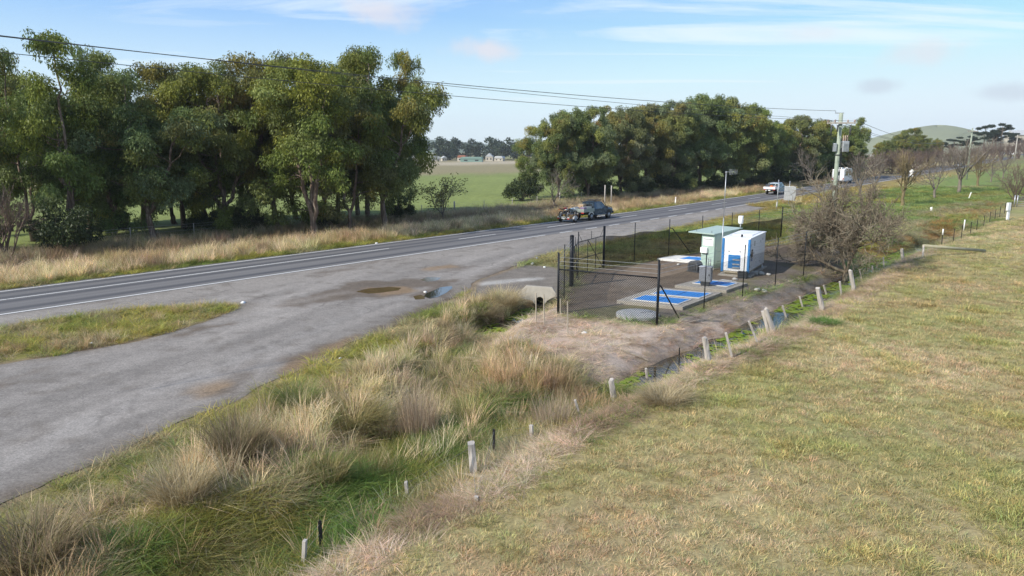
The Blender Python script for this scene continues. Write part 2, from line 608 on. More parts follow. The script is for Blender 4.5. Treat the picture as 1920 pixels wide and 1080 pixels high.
class MB:
    """collects shapes, then links them as one mesh object"""

    def __init__(self):
        self.bm = bmesh.new()

    def _xf(self, vs, m):
        for v in vs:
            v.co = m @ v.co

    def box(self, c, s, rot=(0, 0, 0)):
        r = bmesh.ops.create_cube(self.bm, size=1.0)
        m = Matrix.Translation(c) @ Euler(rot).to_matrix().to_4x4() @ Matrix.Diagonal((*s, 1))
        self._xf(r['verts'], m)
        return self

    def bar(self, p0, p1, r0, r1=None, n=8, caps=True):
        p0, p1 = Vector(p0), Vector(p1)
        r1 = r0 if r1 is None else r1
        d = p1 - p0
        q = d.to_track_quat('Z', 'Y').to_matrix()
        rings = []
        for p, r in ((p0, r0), (p1, r1)):
            rings.append([self.bm.verts.new(p + q @ Vector((r * math.cos(2 * math.pi * i / n), r * math.sin(2 * math.pi * i / n), 0))) for i in range(n)])
        for i in range(n):
            f = self.bm.faces.new((rings[0][i], rings[0][(i + 1) % n], rings[1][(i + 1) % n], rings[1][i]))
            f.smooth = n > 6
        if caps:
            self.bm.faces.new(rings[0][::-1]); self.bm.faces.new(rings[1])
        return self

    def tube(self, pts, r, n=6):
        for a, b in zip(pts[:-1], pts[1:]):
            self.bar(a, b, r, r, n)
        return self

    def beam(self, p0, p1, w, h):
        """a square bar from p0 to p1"""
        p0, p1 = Vector(p0), Vector(p1)
        d = p1 - p0
        r = bmesh.ops.create_cube(self.bm, size=1.0)
        q = d.to_track_quat('X', 'Z').to_matrix().to_4x4()
        self._xf(r['verts'], Matrix.Translation((p0 + p1) / 2) @ q @ Matrix.Diagonal((d.length, w, h, 1)))
        return self

    def lathe(self, prof, c=(0, 0, 0), n=20, axis='Z'):
        rings = []
        for r, z in prof:
            ring = []
            for i in range(n):
                a = 2 * math.pi * i / n
                p = Vector((r * math.cos(a), r * math.sin(a), z))
                if axis == 'Y':
                    p = Vector((p.x, p.z, p.y))
                if axis == 'X':
                    p = Vector((p.z, p.x, p.y))
                ring.append(self.bm.verts.new(p + Vector(c)))
            rings.append(ring)
        for a, b in zip(rings[:-1], rings[1:]):
            for i in range(n):
                f = self.bm.faces.new((a[i], a[(i + 1) % n], b[(i + 1) % n], b[i])); f.smooth = True
        self.bm.faces.new(rings[0][::-1]); self.bm.faces.new(rings[-1])
        return self

    def prism(self, poly, v0, v1, plane='XY'):
        def pt(a, b, v):
            return {'XY': (a, b, v), 'XZ': (a, v, b), 'YZ': (v, a, b)}[plane]
        lo = [self.bm.verts.new(pt(a, b, v0)) for a, b in poly]
        hi = [self.bm.verts.new(pt(a, b, v1)) for a, b in poly]
        n = len(poly)
        for i in range(n):
            self.bm.faces.new((lo[i], lo[(i + 1) % n], hi[(i + 1) % n], hi[i]))
        self.bm.faces.new(lo[::-1]); self.bm.faces.new(hi)
        return self

    def loft(self, rings, closed=True):
        vr = [[self.bm.verts.new(p) for p in r] for r in rings]
        n = len(vr[0])
        for a, b in zip(vr[:-1], vr[1:]):
            for i in range(n if closed else n - 1):
                self.bm.faces.new((a[i], a[(i + 1) % n], b[(i + 1) % n], b[i]))
        if closed:
            self.bm.faces.new(vr[0][::-1]); self.bm.faces.new(vr[-1])
        return self

    def quad(self, *p):
        self.bm.faces.new([self.bm.verts.new(q) for q in p])
        return self

    def ball(self, c, r, sub=2):
        t = bmesh.ops.create_icosphere(self.bm, subdivisions=sub, radius=1.0)
        rr = r if isinstance(r, (tuple, list)) else (r, r, r)
        self._xf(t['verts'], Matrix.Translation(c) @ Matrix.Diagonal((*rr, 1)))
        for f in {f for v in t['verts'] for f in v.link_faces}:
            f.smooth = True
        return self

    def mesh(self, name, mat, bevel=0.0, seg=2):
        bm = self.bm
        bmesh.ops.recalc_face_normals(bm, faces=bm.faces[:])
        if bevel:
            es = [e for e in bm.edges if len(e.link_faces) == 2 and e.calc_face_angle(0) > 0.5]
            bmesh.ops.bevel(bm, geom=es, offset=bevel, offset_type='OFFSET', segments=seg, profile=0.5, affect='EDGES', clamp_overlap=True)
        me = bpy.data.meshes.new(name)
        bm.to_mesh(me); bm.free()
        me.materials.append(mat)
        return me

    def build(self, name, mat, parent=None, bevel=0.0, loc=None, rot=None):
        return link(name, self.mesh(name, mat, bevel), parent, loc, rot)

# ------------------------------------------------------------------ ground sheet
def axis(lo_f, hi_f, step, lo, hi, g=1.14):
    a = list(np.arange(lo_f, hi_f + 1e-6, step))
    s = step; v = hi_f
    while v < hi:
        s *= g; v += s; a.append(v)
    s = step; v = lo_f; b = []
    while v > lo:
        s *= g; v -= s; b.append(v)
    return np.array(b[::-1] + a)


gx = axis(-34, 40, 0.30, -2600, 2600)
gy = axis(6, 62, 0.30, -300, 3000)
X, Y = np.meshgrid(gx, gy)
Xf, Yf = X.ravel(), Y.ravel()
Zf = terrain(Xf, Yf)


def lin(r, g, b):
    """sRGB 0-255 as seen in the photo -> linear"""
    return np.array([((v / 255) / 12.92 if v / 255 <= 0.04045 else ((v / 255 + 0.055) / 1.055) ** 2.4) for v in (r, g, b)])


C_STRAW = np.array((0.36, 0.29, 0.165)); C_PAD = np.array((0.31, 0.26, 0.125)); C_GREEN = np.array((0.13, 0.17, 0.045))
C_LUSH = np.array((0.085, 0.165, 0.03)); C_YG = np.array((0.25, 0.235, 0.07)); C_MULCH = np.array((0.47, 0.375, 0.30))
C_GRAVEL = np.array((0.225, 0.19, 0.155)); C_DIRT = np.array((0.17, 0.125, 0.085)); C_LITTER_SHADE = np.array((0.115, 0.08, 0.055))
C_FIELD = np.array((0.20, 0.235, 0.075)); C_FBROWN = np.array((0.25, 0.215, 0.12)); C_FPALE = np.array((0.46, 0.39, 0.29))
C_RUST = np.array((0.30, 0.165, 0.06)); C_LAWN = np.array((0.17, 0.225, 0.07)); C_DRIVE = np.array((0.185, 0.163, 0.14))
C_MUD = np.array((0.085, 0.06, 0.04)); C_SHORE = np.array((0.16, 0.105, 0.06))
RUST_LINE = P([(1500, 500), (1560, 470), (1650, 462), (1700, 455), (1740, 440), (1770, 425), (1830, 402), (1870, 390)])


def zone_color(x, y):
    s, l = sl(x, y)
    n1 = vnoise(x, y, 9.0, 31, 4); n2 = vnoise(x, y, 2.2, 37, 4); n3 = vnoise(x, y, 30.0, 41, 3)
    jit = (n2 - 0.5) * 1.6

    def put(c, col, w):
        w = np.clip(w, 0, 1)[:, None]
        return c * (1 - w) + np.asarray(col) * w
    # near side country: lawn, straw patches
    c = np.tile(C_LAWN, (len(x), 1))
    c = put(c, C_STRAW * 0.8, sstep(0.52, 0.72, n1) * 0.7)
    c = put(c, C_YG, sstep(0.5, 0.7, n2) * 0.5)
    # strip by the road, orange and dry
    c = put(c, (0.31, 0.235, 0.085), sstep(-30.0, -31.5, l + jit) * sstep(0.35, 0.6, n1 + 0.1) * 0.9)
    d, _ = line_d(x, y, RUST_LINE)
    c = put(c, C_STRAW * 0.85, sstep(5.5, 2.5, d + jit) * 0.8)
    c = put(c, C_RUST, sstep(2.0, 0.6, d + jit * 0.8) * sstep(0.35, 0.55, n2 + 0.12))
    # far side
    far = FAR_L - l                                   # metres beyond the far edge line
    fs = np.where(far > 0.3, 1.0, 0.0)
    v = np.tile(C_GREEN * 1.15, (len(x), 1))
    v = put(v, C_STRAW, sstep(1.2, 2.6, far + jit * 0.6))
    v = put(v, C_LITTER_SHADE, sstep(5.2, 7.2, far + jit) * sstep(175, 150, s) * 1.0)  # brown litter and the gums' shade put together into one dark colour
    v = put(v, C_STRAW * 0.85, sstep(11, 13, far + jit * 2) * 0.6)
    v = put(v, C_FIELD * (0.8 + 0.4 * n1[:, None]), sstep(15.0, 17.5, far + jit))
    v = put(v, C_FBROWN, sstep(95, 120, far + jit * 8 + (n3 - 0.5) * 30))
    v = put(v, C_FPALE, sstep(190, 230, far + (n3 - 0.5) * 40) * sstep(300, 260, far) * 0.7)
    v = put(v, C_FIELD * 0.9, sstep(330, 420, far) * sstep(0.45, 0.6, n3))
    c = c * (1 - fs[:, None]) + v * fs[:, None]
    # the paddock
    pd = poly_sd(x, y, PADDOCK) + jit * 0.5
    p = np.tile(C_PAD, (len(x), 1))
    p = put(p, C_GREEN * 1.5, sstep(0.50, 0.68, n1) * 0.4)
    p = put(p, C_STRAW * 0.9, sstep(0.48, 0.66, vnoise(x, y, 4.0, 51, 4)) * 0.55)
    p = put(p, (0.28, 0.20, 0.12), sstep(0.60, 0.74, vnoise(x, y, 3.0, 57, 4)) * 0.4)
    c = c * (1 - sstep(-0.1, 0.4, pd))[:, None] + p * sstep(-0.1, 0.4, pd)[:, None]
    nearm = np.hypot(x - 5, y - 35) < 75
    if nearm.any():
        xn, yn = x[nearm], y[nearm]; cn = c[nearm]; j = jit[nearm]; nn = n2[nearm]; m1 = n1[nearm]
        vd = poly_sd(xn, yn, VERGE)
        ve = np.tile(C_YG * 0.85, (len(xn), 1))
        ve = put(ve, C_STRAW * 0.75, sstep(0.42, 0.6, nn) * 0.8)
        d, _ = line_d(xn, yn, SW1)
        ve = put(ve, C_LUSH * 0.8, sstep(2.0, 0.7, d + j) * np.where(yn > 18.5, 0.3, 0.8))
        cn = cn * (1 - sstep(-0.1, 0.1, vd))[:, None] + ve * sstep(-0.1, 0.1, vd)[:, None]
        isl = poly_sd(xn, yn, ISLAND)
        i_ = put(np.tile(C_YG * 0.9, (len(xn), 1)), C_STRAW * 0.75, sstep(0.45, 0.6, nn))
        cn = cn * (1 - sstep(-0.1, 0.2, isl))[:, None] + i_ * sstep(-0.1, 0.2, isl)[:, None]
        d1, _ = line_d(xn, yn, D1); d2, _ = line_d(xn, yn, D2)
        mu = put(np.tile(C_MULCH, (len(xn), 1)), C_MULCH * np.array((0.68, 0.62, 0.58)), sstep(0.48, 0.7, nn))
        md = poly_sd(xn, yn, MULCH) + j * 0.4
        cn = cn * (1 - sstep(-0.3, 0.2, md))[:, None] + mu * sstep(-0.3, 0.2, md)[:, None]
        cn = put(cn, C_SHORE, sstep(1.15, 0.6, np.minimum(d1, d2) + j * 0.3) * 0.8)
        dr = poly_sd(xn, yn, DRIVE) + j * 0.3
        cn = put(cn, C_DRIVE, sstep(-0.2, 0.3, dr))
        dl, _ = line_d(xn, yn, P([(905, 533), (960, 526), (1005, 523)]))
        cn = put(cn, (0.42, 0.40, 0.37), sstep(0.8, 0.2, dl + j * 0.3) * 0.8)
        pa = poly_sd(xn, yn, PAD) + j * 0.15
        g = put(np.tile(C_GRAVEL, (len(xn), 1)), C_YG * 0.75, sstep(0.52, 0.66, vnoise(xn, yn, 2.6, 77, 3)) * 0.55)
        g = put(g, C_DIRT, sstep(0.55, 0.7, m1) * 0.8)
        g = put(g, (0.11, 0.085, 0.065), sstep(46, 50, yn + xn * 0.2 + j) * 0.7)
        cn = cn * (1 - sstep(-0.15, 0.15, pa))[:, None] + g * sstep(-0.15, 0.15, pa)[:, None]
        ld = poly_sd(xn, yn, LAYBY)
        cn = put(cn, C_DIRT * 1.2, sstep(-0.55, -0.05, ld + j * 0.25) * 0.9)
        c[nearm] = cn
    fd, _ = line_d(x, y, MAT_LINE)
    c = put(c, C_MULCH * 0.75, sstep(0.9, 0.4, fd + jit * 0.3) * 0.9)
    c = put(c, C_DIRT, sstep(0.9, 0.5, np.abs(l - (FAR_L + NEAR_L) / 2) - 3.2) * 0.8 * sstep(0, 1, (l > FAR_L - 1.2) * 1.0))
    return c


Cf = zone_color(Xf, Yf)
ny, nx = X.shape
idx = np.arange(nx * ny).reshape(ny, nx)
quads = np.stack((idx[:-1, :-1], idx[:-1, 1:], idx[1:, 1:], idx[1:, :-1]), -1).reshape(-1, 4)
m_ground, nt, b = new_mat('ground')
base = attr(nt, 'c').outputs['Color']
g1 = nz(nt, 1.1, 6, 0.65); g2 = nz(nt, 9.0, 6, 0.7); g3 = nz(nt, 60.0, 4, 0.7)
f = mixc(nt, 1.0, ramp(nt, g1, [(0.25, 0.72), (0.75, 1.28)]), ramp(nt, g2, [(0.2, 0.6), (0.8, 1.4)]), 'MULTIPLY')
f = mixc(nt, 1.0, f, ramp(nt, g3, [(0.2, 0.65), (0.8, 1.35)]), 'MULTIPLY')
nt.links.new(mixc(nt, 1.0, base, f, 'MULTIPLY'), b.inputs['Base Color'])
b.inputs['Roughness'].default_value = 0.95
b.inputs['Specular IOR Level'].default_value = 0.1
bump(nt, b, g2, 0.03, 0.6)
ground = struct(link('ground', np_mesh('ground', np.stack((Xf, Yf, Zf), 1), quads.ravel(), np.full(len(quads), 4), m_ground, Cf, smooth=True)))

# far hill
def hill_mesh():
    n, mr = 96, 40
    vs, fs = [], []
    for i in range(mr + 1):
        t = i / mr
        for k in range(n):
            a = 2 * math.pi * k / n
            r = t * (1 + 0.06 * math.sin(3 * a + 1) + 0.05 * math.sin(5 * a))
            h = (math.cos(math.pi * min(t, 1)) * 0.5 + 0.5) ** 0.85
            h *= 1 + 0.03 * math.sin(4 * a + 3 * t)
            vs.append((r * 235 * math.cos(a), r * 235 * math.sin(a), 59 * h - 4))
    for i in range(mr):
        for k in range(n):
            fs += [i * n + k, (i + 1) * n + k, (i + 1) * n + (k + 1) % n, i * n + (k + 1) % n]
    vs = np.array(vs)
    col = np.tile(np.array((0.20, 0.215, 0.125)), (len(vs), 1)) * (0.85 + 0.3 * vnoise(vs[:, 0], vs[:, 1], 60, 5, 4))[:, None]
    return np_mesh('hill', vs, fs, np.full(len(fs) // 4, 4), m_ground, col, smooth=True)


hd_ = 1450.0
hx, hy = (1722 - 960) / FPX * hd_ * 1.02, hd_
struct(link('hill', hill_mesh(), None, (hx, hy, 0)))

# ------------------------------------------------------------------ road
def ribbon(name, l0, l1, s0, s1, ds, nl, dz, mat):
    ss = np.arange(s0, s1 + 1e-6, ds); ll = np.linspace(l0, l1, nl)
    S, L = np.meshgrid(ss, ll, indexing='ij')
    x = S * RU[0] + L * RN[0]; y = S * RU[1] + L * RN[1]
    z = rise(x, y) + dz
    i = np.arange(len(ss) * nl).reshape(len(ss), nl)
    q = np.stack((i[:-1, :-1], i[:-1, 1:], i[1:, 1:], i[1:, :-1]), -1).reshape(-1, 4)
    me = np_mesh(name, np.stack((x, y, z), -1).reshape(-1, 3), q[:, ::-1].ravel(), np.full(len(q), 4), mat)
    uv = me.uv_layers.new(name='UVMap')
    lv = np.zeros(len(me.loops), np.int32); me.loops.foreach_get('vertex_index', lv)
    uv.data.foreach_set('uv', np.stack((L.ravel()[lv], S.ravel()[lv]), 1).astype(np.float32).ravel())
    return link(name, me)


m_road, nt, b = new_mat('highway_asphalt')
uvn = nt.nodes.new('ShaderNodeUVMap'); sepn = nt.nodes.new('ShaderNodeSeparateXYZ')
nt.links.new(uvn.outputs[0], sepn.inputs[0])
u = sepn.outputs['X']


def track(center, w):
    d = nmath(nt, 'ABSOLUTE', nmath(nt, 'SUBTRACT', u, center))
    mr = nt.nodes.new('ShaderNodeMapRange'); mr.interpolation_type = 'SMOOTHSTEP'
    nt.links.new(d, mr.inputs['Value'])
    mr.inputs['From Min'].default_value = w; mr.inputs['From Max'].default_value = 0.1
    return mr.outputs[0]


tr = track(-43.0, 0.5)
for cc in (-41.6, -40.4, -38.3):
    tr = nmath(nt, 'MAXIMUM', tr, track(cc, 0.55))
streak = nz(nt, 1.0, 5, 0.6, 'UV', (2.5, 0.06, 1))
grain = nz(nt, 35.0, 5, 0.75)
c = mixc(nt, nmath(nt, 'MULTIPLY', tr, ramp(nt, streak, [(0.2, 0.55), (0.7, 1.0)])), (0.165, 0.158, 0.155), (0.072, 0.072, 0.078))
c = mixc(nt, 1.0, c, ramp(nt, streak, [(0.2, 0.78), (0.8, 1.2)]), 'MULTIPLY')
c = mixc(nt, 1.0, c, ramp(nt, grain, [(0.2, 0.7), (0.8, 1.3)]), 'MULTIPLY')
nt.links.new(c, b.inputs['Base Color']); b.inputs['Roughness'].default_value = 0.8
bump(nt, b, grain, 0.008)
struct(ribbon('highway', FAR_L - 0.45, NEAR_L + 0.2, -160, 700, 4, 14, 0.012, m_road))

m_line, nt, b = new_mat('road_paint')
wear = ramp(nt, nz(nt, 14, 6, 0.75), [(0.30, (0.22, 0.21, 0.20)), (0.46, (0.72, 0.71, 0.68))])
nt.links.new(wear, b.inputs['Base Color']); b.inputs['Roughness'].default_value = 0.7


def markings():
    V, Fs = [], []

    def strip(l, w, s0, s1):
        n = max(1, int((s1 - s0) / 4)); ss = np.linspace(s0, s1, n + 1)
        for k, s_ in enumerate(ss):
            for q in (l - w / 2, l + w / 2):
                x, y = from_sl(s_, q)
                V.append((x, y, float(rise(x, y)) + 0.017))
            if k:
                i = len(V) - 4
                Fs.extend((i, i + 2, i + 3, i + 1))
    strip(FAR_L, 0.13, -160, 700)
    strip(NEAR_L, 0.15, -160, 48.5)
    for s_ in np.arange(50.6, 84, 4.0):
        strip(NEAR_L, 0.16, s_, s_ + 1.9)
    strip(NEAR_L, 0.15, 85.5, 700)
    for s_ in np.arange(-152, 690, 12.0):
        strip(MID_L, 0.13, s_ + 1.6, s_ + 6.2)
    strip(MID_L, 0.12, -160, 30)
    return np_mesh('road_markings', V, Fs, np.full(len(Fs) // 4, 4), m_line)


struct(link('road_markings', markings()))

# shoulder and lay-by: one old worn seal with a ragged edge
def ragged(poly, step, amp, seed):
    out = []
    n = len(poly)
    for i in range(n):
        (x0, y0), (x1, y1) = poly[i], poly[(i + 1) % n]
        L = math.dist((x0, y0), (x1, y1)); k = max(1, int(L / step))
        nxn, nyn = -(y1 - y0) / (L + 1e-9), (x1 - x0) / (L + 1e-9)
        for j in range(k):
            t = j / k
            x, y = x0 + (x1 - x0) * t, y0 + (y1 - y0) * t
            o = (float(vnoise(np.array([x]), np.array([y]), 1.1, seed, 3)[0]) - 0.5) * 2 * amp
            out.append((x + nxn * o, y + nyn * o))
    return out


def sheet(name, poly, dz, mat, colfn=None, step=0.25, amp=0.22, seed=5, inner=0.0, zfn=None):
    rim = ragged(poly, step, amp, seed)
    pts = [Vector(p) for p in rim]
    n = len(pts)
    if inner:
        a = np.array(rim)
        gx_, gy_ = np.meshgrid(np.arange(a[:, 0].min(), a[:, 0].max(), inner), np.arange(a[:, 1].min(), a[:, 1].max(), inner))
        gx_, gy_ = gx_.ravel(), gy_.ravel()
        gx_ = gx_ + (h01(np.floor(gx_ * 7), np.floor(gy_ * 7), 3) - 0.5) * inner * 0.5
        k = poly_sd(gx_, gy_, rim) > inner * 0.45
        pts += [Vector((p, q)) for p, q in zip(gx_[k], gy_[k])]
    vo, eo, fo, *_ = delaunay_2d_cdt(pts, [(i, (i + 1) % n) for i in range(n)], [], 1, 1e-5)
    xy = np.array([(v.x, v.y) for v in vo])
    z = (rise(xy[:, 0], xy[:, 1]) if zfn is None else zfn(xy[:, 0], xy[:, 1])) + dz
    flat = [i for f_ in fo for i in f_]
    return link(name, np_mesh(name, np.column_stack((xy, z)), flat, [len(f_) for f_ in fo], mat, colfn(xy[:, 0], xy[:, 1]) if colfn else None))


MUDS = [(P([(600, 546), (660, 530), (760, 522), (850, 526), (862, 540), (836, 562), (760, 556), (650, 560), (560, 576), (520, 574)]), 0.72),
        (P([(540, 692), (650, 640), (760, 590), (840, 556), (870, 548), (830, 575), (740, 612), (640, 655)]), 0.75),
        (P([(450, 600), (350, 622), (250, 648), (330, 632), (430, 612)]), 0.7),
        (P([(0, 705), (80, 690), (190, 664), (120, 690), (0, 730)]), 0.6),
        (P([(-40, 935), (190, 858), (330, 790), (450, 738), (440, 752), (200, 875), (0, 960)]), 0.6),
        (P([(380, 742), (450, 700), (490, 690), (430, 735)]), 0.5), (P([(500, 700), (600, 655), (610, 662), (520, 708)]), 0.6),
        (P([(900, 520), (985, 488), (1040, 470), (1010, 490), (940, 520)]), 0.7),
        (P([(810, 500), (850, 494), (880, 500), (840, 510)]), 0.5), (P([(560, 520), (640, 500), (700, 492), (640, 512)]), 0.45)]
RUSTS = [P([(350, 735), (410, 710), (430, 720), (370, 752)]), P([(520, 690), (640, 640), (690, 618), (640, 655), (540, 705)]), P([(780, 505), (850, 494), (860, 502), (800, 510)]),
         P([(690, 540), (760, 535), (790, 545), (720, 555)])]


def layby_col(x, y):
    n1 = vnoise(x, y, 7.0, 61, 4)[:, None]; n2 = vnoise(x, y, 1.0, 62, 4); s, l = sl(x, y)
    c = np.array((0.262, 0.238, 0.214)) * (0.82 + 0.36 * n1)
    q0, q1 = at(60, 850), at(700, 590)
    dx_, dy_ = q1[0] - q0[0], q1[1] - q0[1]; ln_ = math.hypot(dx_, dy_); dx_, dy_ = dx_ / ln_, dy_ / ln_
    al, ac = x * dx_ + y * dy_, x * dy_ - y * dx_
    mixw = sstep(-36.5, -31.5, l)
    st = vnoise(al * 0.10, ac, 0.55, 63, 4) * mixw + vnoise(s * 0.10, l, 0.45, 67, 4) * (1 - mixw)
    c = c * (0.62 + 0.76 * st)[:, None]
    sh = sstep(-33.0, -35.5, l + (n2 - .5) * 1.5)[:, None]
    c = c * (1 - sh * 0.5) + np.array((0.262, 0.236, 0.208)) * sh * 0.5
    for k_, ln in enumerate(([(0, 760), (200, 705), (420, 640), (640, 580), (760, 545)], [(0, 830), (200, 765), (420, 690), (640, 615), (800, 560)], [(60, 900), (300, 800), (480, 722), (660, 632), (830, 562)])):
        d_, _ = line_d(x, y, P(ln))
        w = (np.exp(-((d_ - 0.75 + (n1[:, 0] - .5) * 0.8) / 0.28) ** 2) * 0.30 * sstep(0.25, 0.6, n2 + 0.1))[:, None]
        c = c * (1 - w) + np.array((0.15, 0.135, 0.12)) * w
    d_, _ = line_d(x, y, P([(150, 788), (300, 728), (450, 667), (600, 612), (700, 572)]))
    w = (sstep(0.16, 0.04, d_ + (n2 - .5) * 0.35) * 0.7)[:, None]
    c = c * (1 - w) + np.array((0.09, 0.08, 0.07)) * w
    ed_ = poly_sd(x, y, LAYBY)
    w = (sstep(1.1, 0.1, ed_ + (n2 - .5) * 1.4) * 0.55)[:, None]
    c = c * (1 - w) + np.array((0.155, 0.13, 0.105)) * w
    speck = sstep(0.66, 0.76, vnoise(x, y, 0.6, 66, 2))[:, None] * 0.5
    c = c * (1 - speck) + np.array((0.14, 0.12, 0.10)) * speck
    for poly, a in MUDS:
        d = poly_sd(x, y, poly) + (n2 - 0.5) * 1.8 + (st - 0.5) * 1.6
        w = (sstep(-0.25, 0.35, d) * a)[:, None]
        c = c * (1 - w) + np.array((0.105, 0.078, 0.055)) * (0.75 + 0.5 * n2[:, None]) * w
    for poly in RUSTS:
        d = poly_sd(x, y, poly) + (n2 - 0.5) * 1.0
        w = (sstep(-0.2, 0.4, d) * 0.6)[:, None]
        c = c * (1 - w) + np.array((0.27, 0.18, 0.10)) * w
    pale, _ = line_d(x, y, P([(-20, 882), (150, 795), (300, 732), (450, 672), (600, 616), (700, 575), (800, 540)]))
    w = (sstep(0.55, 0.1, pale + (n2 - .5) * 1.0) * 0.55)[:, None]
    c = c * (1 - w) + np.array((0.32, 0.295, 0.27)) * w
    pale, _ = line_d(x, y, P([(120, 690), (300, 630), (480, 580), (650, 548)]))
    w = (sstep(0.7, 0.1, pale + (n2 - .5) * 1.0) * 0.4)[:, None]
    c = c * (1 - w) + np.array((0.31, 0.28, 0.25)) * w
    return c


m_lay, nt, b = new_mat('old_seal')
base = attr(nt, 'c').outputs['Color']
g1 = nz(nt, 1.3, 6, 0.65); g2 = nz(nt, 14.0, 6, 0.75); g3 = nz(nt, 55.0, 4, 0.8)
f = mixc(nt, 1.0, ramp(nt, nz(nt, 3.6, 8, 0.8), [(0.28, 0.74), (0.72, 1.26)]), ramp(nt, g2, [(0.25, 0.55), (0.75, 1.45)]), 'MULTIPLY')
f = mixc(nt, 1.0, f, ramp(nt, g3, [(0.2, 0.62), (0.8, 1.38)]), 'MULTIPLY')
vor = nt.nodes.new('ShaderNodeTexVoronoi'); vor.feature = 'DISTANCE_TO_EDGE'; vor.inputs['Scale'].default_value = 0.45
tcn = nt.nodes.new('ShaderNodeTexCoord')
wv = nt.nodes.new('ShaderNodeMixRGB'); wv.inputs[0].default_value = 0.25
nt.links.new(tcn.outputs['Object'], wv.inputs[1])
nn_ = nt.nodes.new('ShaderNodeTexNoise'); nn_.inputs['Scale'].default_value = 1.7; nn_.inputs['Detail'].default_value = 5
nt.links.new(tcn.outputs['Object'], nn_.inputs['Vector']); nt.links.new(nn_.outputs['Color'], wv.inputs[2])
nt.links.new(wv.outputs[0], vor.inputs['Vector'])
crack = nmath(nt, 'MULTIPLY', ramp(nt, vor.outputs['Distance'], [(0.0, 1.0), (0.02, 0.0)]), ramp(nt, nz(nt, 0.35, 3), [(0.5, 0.0), (0.65, 0.55)]))
c = mixc(nt, crack, mixc(nt, 1.0, base, f, 'MULTIPLY'), (0.08, 0.07, 0.06))
nt.links.new(c, b.inputs['Base Color'])
b.inputs['Roughness'].default_value = 0.9; b.inputs['Specular IOR Level'].default_value = 0.15
bump(nt, b, g2, 0.008, 0.5)
struct(sheet('side_road', LAYBY, 0.006, m_lay, layby_col, 0.22, 0.26, 5, 0.36))

# water
def water_mat(name, col, rough=0.03):
    m, nt, b = new_mat(name)
    c = ramp(nt, nz(nt, 3.0, 4), [(0.35, col), (0.7, tuple(v * 1.5 for v in col))])
    nt.links.new(c, b.inputs['Base Color'])
    b.inputs['Roughness'].default_value = rough
    b.inputs['Specular IOR Level'].default_value = 1.0
    bump(nt, b, nz(nt, 7.0, 3), 0.01, 0.05)
    return m


m_pud = water_mat('puddle_water', (0.03, 0.027, 0.022))
m_brown = water_mat('muddy_water', (0.11, 0.075, 0.035), 0.12)
m_dit = water_mat('ditch_water', (0.018, 0.02, 0.016))
struct(sheet('puddle', P([(795, 556), (800, 550), (812, 545), (828, 539), (846, 537), (846, 541), (838, 549), (822, 557), (806, 560)]), 0.011, m_pud, None, 0.15, 0.08, 8))
struct(sheet('puddle', P([(668, 547), (690, 541), (730, 538), (752, 540), (748, 545), (715, 549), (690, 551)]), 0.011, m_brown, None, 0.15, 0.12, 9))
struct(sheet('puddle', P([(775, 556), (788, 553), (796, 556), (795, 561), (780, 562)]), 0.0115, m_brown, None, 0.15, 0.06, 10))
struct(sheet('puddle', P([(788, 525), (800, 520), (825, 521), (820, 526), (800, 529)]), 0.011, m_brown, None, 0.15, 0.08, 11))


def strip_poly(pts, w):
    a, b_ = [], []
    for i, p in enumerate(pts):
        q0 = pts[max(0, i - 1)]; q1 = pts[min(len(pts) - 1, i + 1)]
        d = Vector((q1[0] - q0[0], q1[1] - q0[1])).normalized()
        a.append((p[0] - d.y * w, p[1] + d.x * w)); b_.append((p[0] + d.y * w, p[1] - d.x * w))
    return a + b_[::-1]


WATER_Z = -0.70
for pts in (D1, D2 + P([(880, 640)], -0.55)):
    struct(sheet('ditch_water', strip_poly(pts, 1.5), 0, m_dit, None, 0.5, 0.05, 3, 0, lambda x, y: 0 * x + WATER_Z))

# ------------------------------------------------------------------ grass
def blades(r, n, h, spread, lean, w, cols, curve=0.5, hv=0.35, flat=1.0):
    """n grass blades as arrays of verts, faces and colours"""
    a = r.uniform(0, 2 * np.pi, n); rad = spread * np.sqrt(r.uniform(0, 1, n))
    base = np.stack((rad * np.cos(a), rad * np.sin(a), np.full(n, -0.02)), 1)
    az = a + r.normal(0, 0.9, n)
    L = h * (1 + r.uniform(-hv, hv * 0.8, n))
    le = np.abs(r.normal(lean, lean * 0.5 + 0.05, n)); cu = curve * r.uniform(0.3, 1.5, n)
    dirh = np.stack((np.cos(az), np.sin(az), np.zeros(n)), 1)
    wa = az + np.pi / 2 + r.normal(0, 0.5, n)
    wv = np.stack((np.cos(wa), np.sin(wa), np.zeros(n)), 1) * (w * r.uniform(0.6, 1.3, n))[:, None]

    def pt(t):
        hx_ = (le * t + cu * t * t) * L
        up = (t - 0.42 * np.minimum(cu, 1.6) * t * t) * L * flat
        return base + dirh * hx_[:, None] + np.stack((0 * up, 0 * up, up), 1)
    p0, p1, p2 = pt(0.0), pt(0.55), pt(1.0)
    V = np.stack((p0 - wv * .5, p0 + wv * .5, p1 + wv * .42, p1 - wv * .42, p2), 1).reshape(-1, 3)
    i = np.arange(n)[:, None] * 5
    F = np.concatenate((i + np.array([[0, 1, 2, 3]]), i + np.array([[3, 2, 4]])), 1).ravel()
    S = np.tile([4, 3], n)
    cols = np.asarray(cols)
    c = cols[r.integers(0, len(cols), n)] * r.uniform(0.75, 1.25, n)[:, None]
    return V, F, S, np.repeat(c, 5, 0)


def merge(parts):
    V, F, S, C = [], [], [], []
    off = 0
    for v, f, s, c in parts:
        V.append(v); F.append(f + off); S.append(s); C.append(c); off += len(v)
    return np.concatenate(V), np.concatenate(F), np.concatenate(S), np.concatenate(C)


